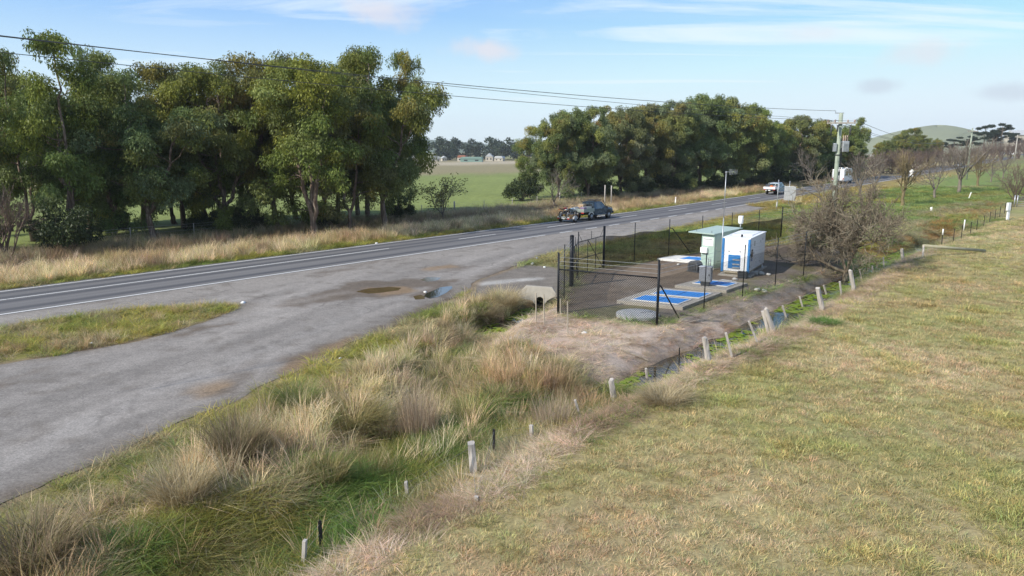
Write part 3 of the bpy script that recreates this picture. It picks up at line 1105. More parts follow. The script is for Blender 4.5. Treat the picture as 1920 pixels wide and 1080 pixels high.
m_blade_i = leafy('grass_blade', 0.42, inst=True)
m_blade = leafy('tussock_blade', 0.4, gain=1.3)
W1 = np.ones((1, 3))
PAL_MIX = np.array([(1, 1, 1), (1.2, 1.08, 0.95), (0.8, 0.95, 0.75), (1.35, 1.2, 1.1), (0.75, 0.75, 0.7)])
PAL_DRY = np.array([(1, 1, 1), (1.15, 1.1, 1.05), (0.85, 0.8, 0.72), (0.6, 0.72, 0.42), (1.25, 1.2, 1.1)])


def tuft_set(name, k, fn):
    coll = bpy.data.collections.new(name + '_sources')
    for i in range(k):
        r = np.random.default_rng(hash_(name) + i)
        V, F, S, C = fn(r)
        me = np_mesh(name, V, F, S, m_blade_i, C)
        coll.objects.link(bpy.data.objects.new(name, me))
    return coll


def hash_(s):
    v = 7
    for ch in s:
        v = (v * 31 + ord(ch)) % 100003
    return v


SRC = {
    'short': tuft_set('short_tuft', 7, lambda r: blades(r, 42, 0.13, 0.20, 0.45, 0.011, PAL_MIX, 0.7)),
    'tall': tuft_set('tall_tuft', 8, lambda r: merge([blades(r, 46, 0.62, 0.17, 0.20, 0.012, PAL_DRY, 0.35, 0.45), blades(r, 26, 0.34, 0.2, 0.5, 0.013, PAL_DRY * np.array((0.8, 0.85, 0.7)), 0.9)])),
    'lush': tuft_set('lush_tuft', 7, lambda r: blades(r, 70, 0.42, 0.20, 0.45, 0.013, PAL_MIX, 1.1, 0.4)),
    'dead': tuft_set('dead_tuft', 7, lambda r: blades(r, 46, 0.30, 0.24, 0.9, 0.011, PAL_DRY, 1.3, 0.5, 0.45)),
    'mid': tuft_set('mid_tuft', 7, lambda r: blades(r, 48, 0.27, 0.2, 0.4, 0.012, PAL_MIX, 0.8, 0.4)),
}


def scatter(name, label, cat, src, x, y, scale, tint, tilt=0.12):
    n = len(x)
    z = terrain(x, y)
    me = bpy.data.meshes.new(name)
    me.vertices.add(n)
    me.vertices.foreach_set('co', np.stack((x, y, z), 1).astype(np.float32).ravel())
    rot = np.stack((rng.normal(0, tilt, n), rng.normal(0, tilt, n), rng.uniform(0, 6.283, n)), 1)
    for nm, ty, arr, key in (('rot', 'FLOAT_VECTOR', rot, 'vector'), ('scl', 'FLOAT_VECTOR', scale, 'vector'), ('tint', 'FLOAT_COLOR', np.concatenate((tint, np.ones((n, 1))), 1), 'color')):
        a = me.attributes.new(nm, ty, 'POINT')
        a.data.foreach_set(key, np.ascontiguousarray(arr, np.float32).ravel())
    a = me.attributes.new('pick', 'INT', 'POINT')
    a.data.foreach_set('value', rng.integers(0, 99, n).astype(np.int32))
    o = link(name, me)
    ng = bpy.data.node_groups.new(name, 'GeometryNodeTree')
    ng.interface.new_socket('Geometry', in_out='INPUT', socket_type='NodeSocketGeometry')
    ng.interface.new_socket('Geometry', in_out='OUTPUT', socket_type='NodeSocketGeometry')
    N, Lk = ng.nodes, ng.links
    gi, go = N.new('NodeGroupInput'), N.new('NodeGroupOutput')
    iop = N.new('GeometryNodeInstanceOnPoints')
    ci = N.new('GeometryNodeCollectionInfo')
    ci.inputs['Collection'].default_value = SRC[src]
    ci.inputs['Separate Children'].default_value = True
    ci.inputs['Reset Children'].default_value = True
    iop.inputs['Pick Instance'].default_value = True

    def named(nm, ty):
        q = N.new('GeometryNodeInputNamedAttribute'); q.data_type = ty
        q.inputs['Name'].default_value = nm
        return q.outputs['Attribute']
    Lk.new(gi.outputs[0], iop.inputs['Points'])
    Lk.new(ci.outputs[0], iop.inputs['Instance'])
    Lk.new(named('pick', 'INT'), iop.inputs['Instance Index'])
    Lk.new(named('rot', 'FLOAT_VECTOR'), iop.inputs['Rotation'])
    Lk.new(named('scl', 'FLOAT_VECTOR'), iop.inputs['Scale'])
    Lk.new(iop.outputs[0], go.inputs[0])
    md = o.modifiers.new('scatter', 'NODES'); md.node_group = ng
    tag(o, label, cat, None, 'stuff')
    return o


def project(x, y, z=0.0):
    dy, dz = y, z - CAMH
    cz = dy * math.cos(PITCH) - dz * math.sin(PITCH)
    cyy = dy * math.sin(PITCH) + dz * math.cos(PITCH)
    return 960 + FPX * x / np.maximum(cz, 0.1), 540 - FPX * cyy / np.maximum(cz, 0.1), cz


def sow(n, x0, x1, y0, y1, dens):
    """points kept with probability dens(x, y), in and just outside the view"""
    x = rng.uniform(x0, x1, n); y = rng.uniform(y0, y1, n)
    px, py, cz = project(x, y)
    k = (px > -260) & (px < 2180) & (py < 1300) & (cz > 2)
    x, y = x[k], y[k]
    d = dens(x, y)
    k = rng.uniform(0, 1, len(x)) < d
    return x[k], y[k]


def vary(tint, lo=0.75, hi=1.25):
    return tint * rng.uniform(lo, hi, (len(tint), 1)) * (1 + rng.normal(0, 0.05, tint.shape))


def blend(a, b, w):
    w = np.clip(w, 0, 1)[:, None]
    return np.asarray(a) * (1 - w) + np.asarray(b) * w


def uni(n, lo, hi, zlo=None, zhi=None):
    s = rng.uniform(lo, hi, n)
    z = s if zlo is None else rng.uniform(zlo, zhi, n) * s
    return np.stack((s, s, z), 1)


T_STRAW = np.array((0.55, 0.46, 0.315)); T_GREEN = np.array((0.21, 0.245, 0.065)); T_YG = np.array((0.37, 0.345, 0.095)); T_LUSH = np.array((0.19, 0.29, 0.075))
T_OLIVE = np.array((0.27, 0.25, 0.10)); T_MULCH = np.array((0.76, 0.62, 0.49)); T_BROWN = np.array((0.38, 0.285, 0.195)); T_RUST = np.array((0.44, 0.27, 0.10))


def no_go(x, y):
    """0 on seals, pads and water, 1 on open ground"""
    s, l = sl(x, y)
    k = ((l > NEAR_L + 0.3) | (l < FAR_L - 0.55)).astype(float)
    nm = np.hypot(x - 5, y - 35) < 75
    if nm.any():
        q = poly_sd(x[nm], y[nm], LAYBY) < -0.12
        q &= poly_sd(x[nm], y[nm], PAD) < 0.1
        q &= poly_sd(x[nm], y[nm], DRIVE) < 0.0
        d1, _ = line_d(x[nm], y[nm], D1); d2, _ = line_d(x[nm], y[nm], D2)
        q &= np.minimum(d1, d2) > 0.75
        k[nm] *= q
    return k


# the mown paddock
def d_pad(x, y):
    r = np.hypot(x, y)
    return (poly_sd(x, y, PADDOCK) > 0.1) * np.clip(1.25 - r / 42.0, 0.22, 1)


x, y = sow(190000, -8, 62, 8, 75, d_pad)
n1 = vnoise(x, y, 4.5, 31, 4); n2 = vnoise(x, y, 1.6, 91, 3); n3 = vnoise(x, y, 3.0, 57, 4); n4 = vnoise(x, y, 11.0, 97, 3)
PD_A, PD_B, PD_C = np.array((0.65, 0.54, 0.36)), np.array((0.50, 0.45, 0.24)), np.array((0.50, 0.48, 0.17))
t = blend(blend(PD_A, PD_B, sstep(0.36, 0.66, n1 + (n4 - .5) * .4)), PD_C, sstep(0.58, 0.74, n2) * 0.55)
t = blend(t, np.array((0.56, 0.41, 0.26)), sstep(0.54, 0.70, n3) * 0.4)
t = blend(t, np.array((0.34, 0.37, 0.12)), sstep(0.60, 0.74, vnoise(x, y, 2.4, 99, 3)) * 0.5)
t = blend(t, np.array((0.20, 0.27, 0.07)), sstep(2.2, 0.6, poly_sd(x, y, PADDOCK)) * sstep(0.45, 0.6, vnoise(x, y, 3.0, 101, 2)))
sc = uni(len(x), 0.5, 0.95)
sc *= (1 + 0.6 * sstep(0.66, 0.76, n2))[:, None] * np.clip(0.80 + np.hypot(x, y) / 60, 0.9, 1.6)[:, None]
scatter('paddock_grass', 'short green and straw coloured grass covering the paddock', 'grass', 'short', x, y, sc, vary(t))

# short green and yellow verge grass: beside the seals, on the island, lawns
def d_short(x, y):
    s, l = sl(x, y)
    g = no_go(x, y) * (poly_sd(x, y, PADDOCK) < 0) * (poly_sd(x, y, MULCH) < 0)
    vd = poly_sd(x, y, VERGE) > 0
    ld = -poly_sd(x, y, LAYBY)
    far = FAR_L - l
    w = np.where(vd, np.where(ld < 2.6, 1.0, np.where(y < 15.0, 0.6, 0.12)), 0.55)
    w = np.where(poly_sd(x, y, ISLAND) > 0, 1.0, w)
    w = np.where(far > 0, np.where(far < 2.3, 0.95, 0.0), w)
    return g * w * np.clip(1.5 - np.hypot(x, y) / 80, 0.25, 1)


x, y = sow(190000, -45, 95, 8, 130, d_short)
n1 = vnoise(x, y, 3.0, 131, 4); n2 = vnoise(x, y, 9, 31, 4)
s_, l_ = sl(x, y)
t = blend(T_YG * 1.15, T_GREEN * 1.25, sstep(0.45, 0.68, n1)); t = blend(t, T_STRAW * 0.85, sstep(0.52, 0.68, vnoise(x, y, 1.5, 133, 3)) * 0.8)
lawn = (poly_sd(x, y, VERGE) < 0) & (poly_sd(x, y, ISLAND) < 0) & (l_ > NEAR_L)
t[lawn] = blend(blend(C_LAWN * 1.55, T_YG * 1.1, sstep(0.5, 0.7, n1[lawn])), T_STRAW * 0.8, sstep(0.52, 0.72, n2[lawn]) * 0.6)
w_ = sstep(-29.5, -31.5, l_[lawn] + (n1[lawn] - .5) * 3) * sstep(0.3, 0.55, n2[lawn] + 0.1)
t[lawn] = blend(t[lawn], np.array((0.46, 0.35, 0.12)), w_ * 0.85)
sc = uni(len(x), 0.8, 1.5) * np.clip(0.85 + np.hypot(x, y) / 90, 1, 1.9)[:, None]
sc[lawn] *= np.array((1.1, 1.1, 0.42))
sc[~lawn] *= np.array((0.85, 0.85, 0.62))
scatter('short_grass', 'short green and yellow grass on the road verges and lawns', 'grass', 'mid', x, y, sc, vary(t))

# tall dry grass
TALL_EDGE = P([(-160, 1100), (0, 1032), (190, 945), (330, 868), (450, 803), (560, 748), (650, 706), (760, 655), (850, 590), (890, 560), (930, 556), (975, 575), (930, 600), (880, 622), (905, 645),
               (980, 655), (1060, 690), (1120, 720), (1150, 745), (1080, 800), (960, 815), (860, 835), (760, 870), (620, 930), (420, 1000), (300, 1100), (200, 1200)])


def d_tall(x, y):
    g = no_go(x, y) * (poly_sd(x, y, PADDOCK) < 0)
    td = poly_sd(x, y, TALL_EDGE)
    s, l = sl(x, y)
    far = FAR_L - l
    nn = vnoise(x, y, 2.6, 141, 3)
    w = np.where(td > 0, np.where(y > 15.0, 1.0, 0.42) * sstep(0.30, 0.48, nn + 0.10), 0.0)
    w = np.where((far > 1.5) & (far < 16.5), np.where(far < 7.0, 0.95, 0.5) * sstep(0.15, 0.4, nn + 0.1), w)
    d, _ = line_d(x, y, RUST_LINE)
    w = np.where((far < 0) & (d < 4.5) & (td < 0) & (poly_sd(x, y, MULCH) < 0), 0.35 * sstep(0.4, 0.55, nn), w)
    fd, _ = line_d(x, y, FENCE1)
    w = np.maximum(w, (fd < 0.9) * 0.35 * (y < 30))
    isl = poly_sd(x, y, ISLAND)
    w = np.where(isl > 0.2, 0.55 * sstep(0.38, 0.55, nn), w)
    w = np.where((l > NEAR_L + 3) & (l < -30) & (s > 95), 0.25 * sstep(.4, .6, nn), w)
    return g * w * np.clip(1.35 - np.hypot(x, y) / 130, 0.3, 1)


x, y = sow(150000, -50, 110, 8, 175, d_tall)
s_, l_ = sl(x, y); far = FAR_L - l_
n1 = vnoise(x, y, 3.5, 151, 4); n2 = vnoise(x, y, 1.2, 153, 3)
t = blend(T_STRAW * 1.5, T_STRAW * np.array((1.0, 0.88, 0.78)), sstep(0.42, 0.65, n1))
t = blend(t, T_YG * 0.95, sstep(0.62, 0.76, n2) * 0.5)
t = blend(t, T_BROWN, sstep(0.58, 0.72, vnoise(x, y, 2.0, 155, 3)) * 0.8)
t[far > 7.3] = T_BROWN * 0.85  # brown litter grass under the gums, its tint darkened for their shade
t[far > 10] = blend(T_BROWN, T_STRAW * 0.9, sstep(10, 13, far[far > 10]))
d, _ = line_d(x, y, RUST_LINE)
k = (far < 0) & (d < 5) & (x > 14)
t[k] = blend(T_STRAW * 0.9, T_RUST, sstep(2.2, 0.8, d[k]))
sc = uni(len(x), 0.75, 1.25, 0.7, 1.25)
sc[far > 1] *= np.array((1.3, 1.3, 1.15))
sc[(far > 7) & (far < 10)] *= np.array((1.2, 1.2, 0.6))
sc[k] *= np.array((1.2, 1.2, 0.65))
isl = poly_sd(x, y, ISLAND) > 0
sc[isl] *= np.array((0.8, 0.8, 0.62))
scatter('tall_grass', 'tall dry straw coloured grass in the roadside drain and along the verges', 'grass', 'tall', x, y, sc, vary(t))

# lush wet grass in the swale and by the ditch
def d_lush(x, y):
    g = no_go(x, y) * (poly_sd(x, y, PADDOCK) < 0)
    d1, _ = line_d(x, y, SW1); d2, _ = line_d(x, y, SW2)
    vd = poly_sd(x, y, VERGE)
    w = sstep(2.7, 1.2, d1) * 0.9 * sstep(0.30, 0.48, vnoise(x, y, 2.2, 165, 3)) * np.where(y > 18.0, 0.12, 1.0) + sstep(1.0, 0.4, d2) * 0.12
    return np.clip(w, 0, 1) * g * (vd > 0)


x, y = sow(80000, -12, 12, 8, 30, d_lush)
n1 = vnoise(x, y, 1.8, 161, 3)
t = blend(T_LUSH, T_YG * 0.85, sstep(0.45, 0.65, n1)); t = blend(t, T_STRAW * 0.95, sstep(0.50, 0.64, vnoise(x, y, 1.3, 163, 3)) * 0.85)
scatter('lush_grass', 'bright green lush grass filling the wet swale along the old fence', 'grass', 'lush', x, y, uni(len(x), 0.7, 1.25), vary(t))

# flattened dead grass: banks of the compound and under the old fence
def d_dead(x, y):
    g = no_go(x, y)
    md = poly_sd(x, y, MULCH)
    fd, fp = line_d(x, y, MAT_LINE)
    n_ = vnoise(x, y, 1.5, 171, 3)
    w = np.where(md > -0.3, 0.55, 0.0)
    w = np.maximum(w * 0.26, sstep(0.95, 0.35, np.abs(fd + (n_ - .5) * 0.8)) * 1.0)
    td = poly_sd(x, y, TALL_EDGE)
    w = np.maximum(w, np.where(td > 0.2, 0.22 * sstep(0.35, 0.6, n_), 0.0))
    return w * g


x, y = sow(150000, -10, 36, 8, 58, d_dead)
n1 = vnoise(x, y, 1.6, 173, 4)
t = blend(T_MULCH, T_MULCH * np.array((0.62, 0.55, 0.5)), sstep(0.5, 0.68, n1)); t = blend(t, T_OLIVE, sstep(0.66, 0.76, vnoise(x, y, 1.1, 175, 3)) * 0.5)
fd, _ = line_d(x, y, MAT_LINE)
tk = (poly_sd(x, y, TALL_EDGE) > 0.2) & (fd > 1.0)
t[tk] = blend(T_STRAW * 1.25, T_BROWN * 1.3, sstep(0.4, 0.65, n1[tk]))
sc = uni(len(x), 0.6, 1.05)
sc[tk] *= np.array((1.35, 1.35, 1.7))
sc[(fd < 0.9)] *= np.array((0.8, 0.8, 1.0))
scatter('dead_grass', 'flattened pale dead grass on the banks of the compound and under the old fence', 'grass', 'dead', x, y, sc, vary(t))

# duckweed floating on the ditch
def d_weed(x, y):
    d1, p1 = line_d(x, y, D1); d2, p2 = line_d(x, y, D2)
    n_ = vnoise(x, y, 1.2, 181, 3) + 0.0
    return (np.minimum(d1, d2) < 0.85) * sstep(0.40, 0.5, n_ + np.where(d2 < 1.0, sstep(2.2, 0.8, p2) * 0.3 - 0.05, 0.02))


x, y = sow(60000, -2, 40, 22, 55, d_weed)


def weed_mesh():
    n = len(x)
    r = rng.uniform(0.06, 0.16, n); a0 = rng.uniform(0, 6.28, n)
    ang = a0[:, None] + np.linspace(0, 2 * np.pi, 7)[None, :-1]
    rr = r[:, None] * rng.uniform(0.6, 1.2, (n, 6))
    z = WATER_Z + rng.uniform(0.004, 0.03, n)
    V = np.stack((x[:, None] + rr * np.cos(ang), y[:, None] + rr * np.sin(ang), np.repeat(z[:, None], 6, 1) + rng.uniform(0, .02, (n, 6))), -1).reshape(-1, 3)
    c = np.repeat(blend((0.16, 0.27, 0.02), (0.27, 0.31, 0.04), rng.uniform(0, 1, n)), 6, 0)
    return np_mesh('duckweed', V, np.arange(n * 6), np.full(n, 6), m_blade, c)


tag(link('duckweed', weed_mesh()), 'bright green weed floating on the ditch water', 'water weed', None, 'stuff')

# single big tussocks that stand out
def tussock(px, py, h, spread, n, cols, label, name='grass_tussock', cat='tussock', lean=0.3, curve=0.6, w=0.012, seed=0, group=None):
    r = np.random.default_rng(900 + seed)
    V, F, S, C = merge([blades(r, n, h, spread, lean, w, cols, curve, 0.4), blades(r, n // 2, h * 0.55, spread * 1.15, lean * 1.8, w, cols, curve * 1.4, 0.4)])
    px_ = atg(px, py)
    o = link(name, np_mesh(name, V, F, S, m_blade, C), None, px_)
    return tag(o, label, cat, group)


RUSH = [(0.22, 0.16, 0.105), (0.25, 0.19, 0.12), (0.30, 0.25, 0.15), (0.16, 0.15, 0.06)]
DOCK = [(0.36, 0.275, 0.195), (0.44, 0.35, 0.25), (0.28, 0.205, 0.14)]
STRW = [(0.40, 0.33, 0.19), (0.33, 0.26, 0.15), (0.45, 0.38, 0.25)]
GRNT = [(0.14, 0.19, 0.05), (0.22, 0.22, 0.07), (0.34, 0.29, 0.16), (0.11, 0.16, 0.04)]
OLIV = [(0.22, 0.18, 0.07), (0.29, 0.23, 0.11), (0.17, 0.17, 0.06)]
tussock(445, 862, 1.05, 0.42, 1500, RUSH, 'dense brown rush clump nearest the worn lay-by edge', lean=0.22, curve=0.35, seed=1)
tussock(660, 800, 0.85, 0.5, 1000, OLIV, 'broad olive brown tussock between the lay-by and the tall purple weed', lean=0.5, curve=0.7, seed=2)
tussock(615, 915, 0.8, 0.28, 700, OLIV, 'upright thin olive tussock, left one of the pair above the green swale', lean=0.25, curve=0.3, seed=3)
tussock(692, 905, 0.9, 0.28, 800, OLIV, 'upright brown green tussock, right one of the pair above the green swale', lean=0.25, curve=0.3, seed=4)
tussock(785, 830, 1.6, 0.42, 620, DOCK, 'tallest pinkish brown seeding weed in the middle of the dry grass', 'seeding_weed', 'weed', 0.12, 0.12, 0.011, 5)
tussock(1035, 815, 1.2, 0.40, 460, DOCK, 'pinkish brown seeding weed beside the old fence left of a split post', 'seeding_weed', 'weed', 0.14, 0.15, 0.011, 6)
tussock(855, 860, 0.7, 0.4, 900, OLIV, 'drooping brown tussock at the foot of the tallest seeding weed', lean=0.5, curve=0.9, seed=7)
tussock(1245, 755, 0.6, 0.42, 900, STRW, 'straw coloured tussock at the paddock edge below the black steel picket', lean=0.5, curve=0.7, seed=8)
tussock(340, 940, 0.9, 0.4, 1000, STRW, 'pale straw tussock just below the dense brown rush clump', lean=0.3, curve=0.4, seed=9)
tussock(60, 1060, 0.95, 0.5, 1300, RUSH, 'brown grey tussock in the bottom left corner of the picture', lean=0.3, curve=0.5, seed=10)
tussock(390, 1065, 0.55, 0.4, 1000, GRNT, 'green and straw drooping tussock at the very bottom of the green swale', lean=0.6, curve=1.0, seed=11)
tussock(560, 760, 0.75, 0.4, 800, GRNT, 'green and straw tussock beside the lay-by edge above the rush clump', lean=0.4, curve=0.6, seed=12)
tussock(945, 575, 1.0, 0.5, 1300, STRW, 'pale drooping tussock on the bank left of the concrete culvert', lean=0.35, curve=0.6, seed=13)
tussock(905, 600, 0.7, 0.45, 900, RUSH, 'dark brown tussock overhanging the culvert pool', lean=0.5, curve=0.9, seed=14)
tussock(1545, 607, 0.32, 0.5, 700, [(0.10, 0.19, 0.04), (0.13, 0.22, 0.05)], 'bright green tussock at the paddock edge beside a leaning split post', lean=0.5, curve=0.7, seed=15)

# ------------------------------------------------------------------ trees
def tubes(branches):
    """branches: list of (points Nx3, r0, r1)"""
    V, F = [], []
    off = 0
    for pts, r0, r1 in branches:
        pts = np.asarray(pts, float); n = len(pts)
        k = 8 if r0 > 0.12 else (5 if r0 > 0.03 else 3)
        d = np.gradient(pts, axis=0); d /= np.linalg.norm(d, axis=1)[:, None] + 1e-9
        ref = np.array((0.31, 0.2, 0.93)) if abs(d[0, 2]) < 0.8 else np.array((0.93, 0.31, 0.1))
        a = np.cross(d, ref); a /= np.linalg.norm(a, axis=1)[:, None] + 1e-9
        b_ = np.cross(d, a)
        r = np.linspace(r0, r1, n)
        th = np.arange(k) * 2 * np.pi / k
        ring = pts[:, None] + r[:, None, None] * (np.cos(th)[None, :, None] * a[:, None] + np.sin(th)[None, :, None] * b_[:, None])
        V.append(ring.reshape(-1, 3))
        i = np.arange(n * k).reshape(n, k) + off
        q = np.stack((i[:-1], np.roll(i[:-1], -1, 1), np.roll(i[1:], -1, 1), i[1:]), -1).reshape(-1, 4)
        F.append(q)
        off += n * k
    F = np.concatenate(F)
    return np.concatenate(V), F.ravel(), np.full(len(F), 4)


def curve3(p0, p1, bend, n, r, wig):
    t = np.linspace(0, 1, n)[:, None]
    c = (np.asarray(p0) + np.asarray(p1)) / 2 + bend
    p = (1 - t) ** 2 * p0 + 2 * t * (1 - t) * c + t * t * p1
    w = r.normal(0, wig, (n, 3)); w[0] = 0; w[-1] *= 0.3
    return p + w


def leaf_quads(pos, d, length, width, r):
    """kite-shaped leaves at pos pointing along d"""
    n = len(pos)
    d = d / (np.linalg.norm(d, axis=1)[:, None] + 1e-9)
    s = np.cross(d, r.normal(0, 1, (n, 3))); s /= np.linalg.norm(s, axis=1)[:, None] + 1e-9
    L, Wd = length[:, None], width[:, None]
    V = np.stack((pos, pos + d * L * 0.45 + s * Wd * 0.5, pos + d * L, pos + d * L * 0.45 - s * Wd * 0.5), 1).reshape(-1, 3)
    return V


def gum(seed, H=15.0, W=7.0, leaders=3, low=0.25, per=560, fork=(0.05, 0.16), leaf=1.0, nbr=12, dense=1.0, lean=0.0, skirt=2):
    r = np.random.default_rng(seed)
    br, clumps = [], []
    zf = H * r.uniform(*fork)
    base = np.array((0, 0, -0.3)); top = np.array((r.normal(0, .15), r.normal(0, .15), zf))
    R0 = 0.010 * H + 0.02 * leaders
    br.append((curve3(base, top, np.zeros(3), 5, r, 0.03), R0 * 1.25, R0 * 0.85))
    a0 = r.uniform(0, 6.28)
    for k in range(leaders):
        a = a0 + k * 2 * np.pi / leaders + r.normal(0, 0.35)
        rr = W * 0.5 * r.uniform(0.25, 0.72); hh = H * (0.93 if k == 0 else r.uniform(0.70, 0.92))
        if k == 0:
            rr *= 0.5
        end = np.array((rr * np.cos(a) + lean * hh * .2, rr * np.sin(a), hh))
        path = curve3(top, end, np.array((np.cos(a), np.sin(a), 0)) * W * 0.05, 14, r, 0.10)
        rl = R0 * (0.72 if leaders > 1 else 0.9)
        br.append((path, rl, 0.035))
        clumps.append((end, r.uniform(0.9, 1.25)))
        for j in range(nbr):
            t = low * 0.8 + (1 - low * 0.8) * (j + r.uniform(0, 1)) / nbr
            t = min(t, 0.97)
            p = path[int(t * 13)]
            az = a + r.normal(0, 1.3) if r.uniform() < 0.7 else r.uniform(0, 6.28)
            zrel = p[2] / H
            ln = W * 0.5 * r.uniform(0.35, 0.78) * (1.05 - 0.55 * max(0, zrel - 0.55) / 0.45) * (0.75 if zrel < 0.3 else 1)
            e = r.uniform(0.1, 0.75)
            q = p + ln * np.array((np.cos(az) * np.cos(e), np.sin(az) * np.cos(e), np.sin(e)))
            q[2] = max(q[2], 1.2)
            rb = 0.03 + 0.05 * (1 - t)
            bp = curve3(p, q, np.array((0, 0, -0.06 * ln)), 6, r, 0.05)
            br.append((bp, rb, 0.014))
            clumps.append((q, r.uniform(0.85, 1.4)))
            if r.uniform() < 0.75:
                m = bp[3]; az2 = az + r.choice([-1, 1]) * r.uniform(0.6, 1.2)
                q2 = m + ln * 0.5 * np.array((np.cos(az2), np.sin(az2), r.uniform(0.1, 0.7)))
                br.append((curve3(m, q2, np.zeros(3), 4, r, 0.03), rb * 0.5, 0.01))
                clumps.append((q2, r.uniform(0.7, 1.15)))
        for j in range(skirt):    # hanging branches low in the crown
            p = path[int(r.uniform(0.05, 0.4) * 13)]; az = r.uniform(0, 6.28); ln = W * 0.5 * r.uniform(0.5, 1.0)
            q = p + np.array((ln * np.cos(az), ln * np.sin(az), r.uniform(-1.2, 1.0))); q[2] = max(q[2], 1.0)
            bp = curve3(p, q, np.array((0, 0, 0.25 * ln)), 6, r, 0.05)
            br.append((bp, 0.04, 0.012)); clumps.append((q, r.uniform(0.7, 1.1))); clumps.append((bp[3], r.uniform(0.5, 0.8)))
        for j in range(2):        # dead sticks low down
            p = path[int(r.uniform(0.1, 0.45) * 13)]; az = r.uniform(0, 6.28); ln = r.uniform(0.8, 2.0)
            br.append((curve3(p, p + ln * np.array((np.cos(az), np.sin(az), r.uniform(-0.1, 0.5))), np.array((0, 0, 0.1)), 5, r, 0.05), 0.025, 0.006))
    P_, D_, L_, Wd_, C_ = [], [], [], [], []
    pal = 2.15 * np.array([(0.092, 0.100, 0.026), (0.058, 0.076, 0.026), (0.078, 0.094, 0.042), (0.108, 0.096, 0.028), (0.068, 0.084, 0.026)])
    for c, cr in clumps:
        cr *= 1.0
        z_ = c[2] / H
        hue = pal[r.choice(5, p=(0.40, 0.24, 0.16, 0.09, 0.11) if z_ > 0.55 else (0.22, 0.38, 0.22, 0.04, 0.14))] * r.uniform(0.85, 1.2)
        ns = max(5, int(12 * cr * cr))
        for _ in range(ns):
            v = r.normal(0, 1, 3); v /= np.linalg.norm(v); v[2] *= 1.05
            if v[2] < -0.35 and r.uniform() < 0.6:
                v[2] *= -0.6
            sc = c + v * cr * r.uniform(0.35, 0.95)
            sr = r.uniform(0.28, 0.52)
            m = int(per * dense / 9.5 * (sr / 0.4) ** 2)
            w = r.normal(0, 1, (m, 3)); w /= np.linalg.norm(w, axis=1)[:, None]
            rad = sr * r.uniform(0.25, 1.0, m) ** 0.5
            pos = sc + w * rad[:, None] * np.array((1, 1, 1.15))
            dr = w * 0.5 + np.array((0, 0, -1.0)) + r.normal(0, 0.4, (m, 3))
            P_.append(pos); D_.append(dr)
            L_.append(r.uniform(0.16, 0.30, m) * leaf); Wd_.append(r.uniform(0.055, 0.095, m) * leaf)
            C_.append(hue * r.uniform(0.8, 1.25) * r.uniform(0.75, 1.3, (m, 1)))
    pos, d, L, Wd, C = (np.concatenate(v) for v in (P_, D_, L_, Wd_, C_))
    V = leaf_quads(pos, d, L, Wd, r)
    n = len(pos)
    crown = np_mesh('crown', V, np.arange(n * 4), np.full(n, 4), m_leaf, np.repeat(C, 4, 0))
    tv, tf, ts = tubes(br)
    trunk = np_mesh('trunk', tv, tf, ts, m_gumbark, smooth=True)
    return trunk, crown


def bark(name, lo, mid, hi, sc=1.0):
    m, nt, b = new_mat(name)
    a = nz(nt, 3.0 * sc, 5, 0.65, 'Object', (2.2, 2.2, 0.35), 0.6)
    c = ramp(nt, a, [(0.3, lo), (0.52, mid), (0.72, hi)])
    c = mixc(nt, 1.0, c, ramp(nt, nz(nt, 22 * sc, 4, 0.7), [(0.2, 0.7), (0.8, 1.3)]), 'MULTIPLY')
    nt.links.new(c, b.inputs['Base Color'])
    b.inputs['Roughness'].default_value = 0.9
    bump(nt, b, a, 0.03)
    return m


m_leaf = leafy('gum_leaf', 0.3, rough=0.5)
m_leaf2 = leafy('shrub_leaf', 0.2, rough=0.5)
m_gumbark = bark('gum_bark', (0.07, 0.05, 0.038), (0.17, 0.12, 0.09), (0.42, 0.35, 0.28))
m_greybark = bark('grey_bark', (0.10, 0.082, 0.066), (0.19, 0.16, 0.13), (0.30, 0.26, 0.21))
m_thorn = bark('lichen_bark', (0.12, 0.095, 0.07), (0.235, 0.19, 0.135), (0.40, 0.37, 0.26), 0.6)
m_brownbark = bark('brown_twig', (0.10, 0.072, 0.055), (0.175, 0.125, 0.098), (0.25, 0.19, 0.15), 0.6)
m_orangebark = bark('orange_lichen_bark', (0.11, 0.085, 0.055), (0.22, 0.17, 0.085), (0.30, 0.24, 0.17), 0.5)

GUMS = [gum(101, 15, 7.5, 3, 0.22, leaf=1.0), gum(102, 15, 6.5, 2, 0.28), gum(103, 15, 8.5, 4, 0.25, nbr=10), gum(104, 15, 6.0, 2, 0.18, nbr=12),
        gum(105, 15, 9.0, 4, 0.30, nbr=11, fork=(0.10, 0.2)), gum(106, 15, 7.0, 3, 0.35, nbr=11, fork=(.03, .08)),
        gum(107, 15, 11.5, 5, 0.24, nbr=15, dense=1.1, leaf=1.2, fork=(.08, .16)), gum(108, 15, 11.0, 5, 0.2, nbr=15, dense=1.1, leaf=1.2), gum(109, 15, 10.0, 4, 0.22, nbr=16, dense=1.1, leaf=1.2)]
SPARSE = gum(120, 15, 8.0, 2, 0.6, nbr=6, skirt=0, dense=0.9, leaf=1.3, fork=(0.3, 0.4))


def plant_tree(meshes, px, base, top, label, name='gum_tree', cat='tree', rz=None, nominal=15.0, wide=1.0, tint=(1, 1, 1), group=None, pos=None, parts=('trunk', 'crown')):
    x, y, z = atg(px, base) if pos is None else pos
    h = height_at(x, y, z, top)
    k = h / nominal
    t = thing(name, label, cat, (x, y, z), rng.uniform(0, 6.28) if rz is None else rz, group)
    t.scale = (k * wide, k * wide, k)
    for nm, me in zip(parts, meshes):
        o = link(nm, me, t)
        o.color = (*tint, 1)
    return t


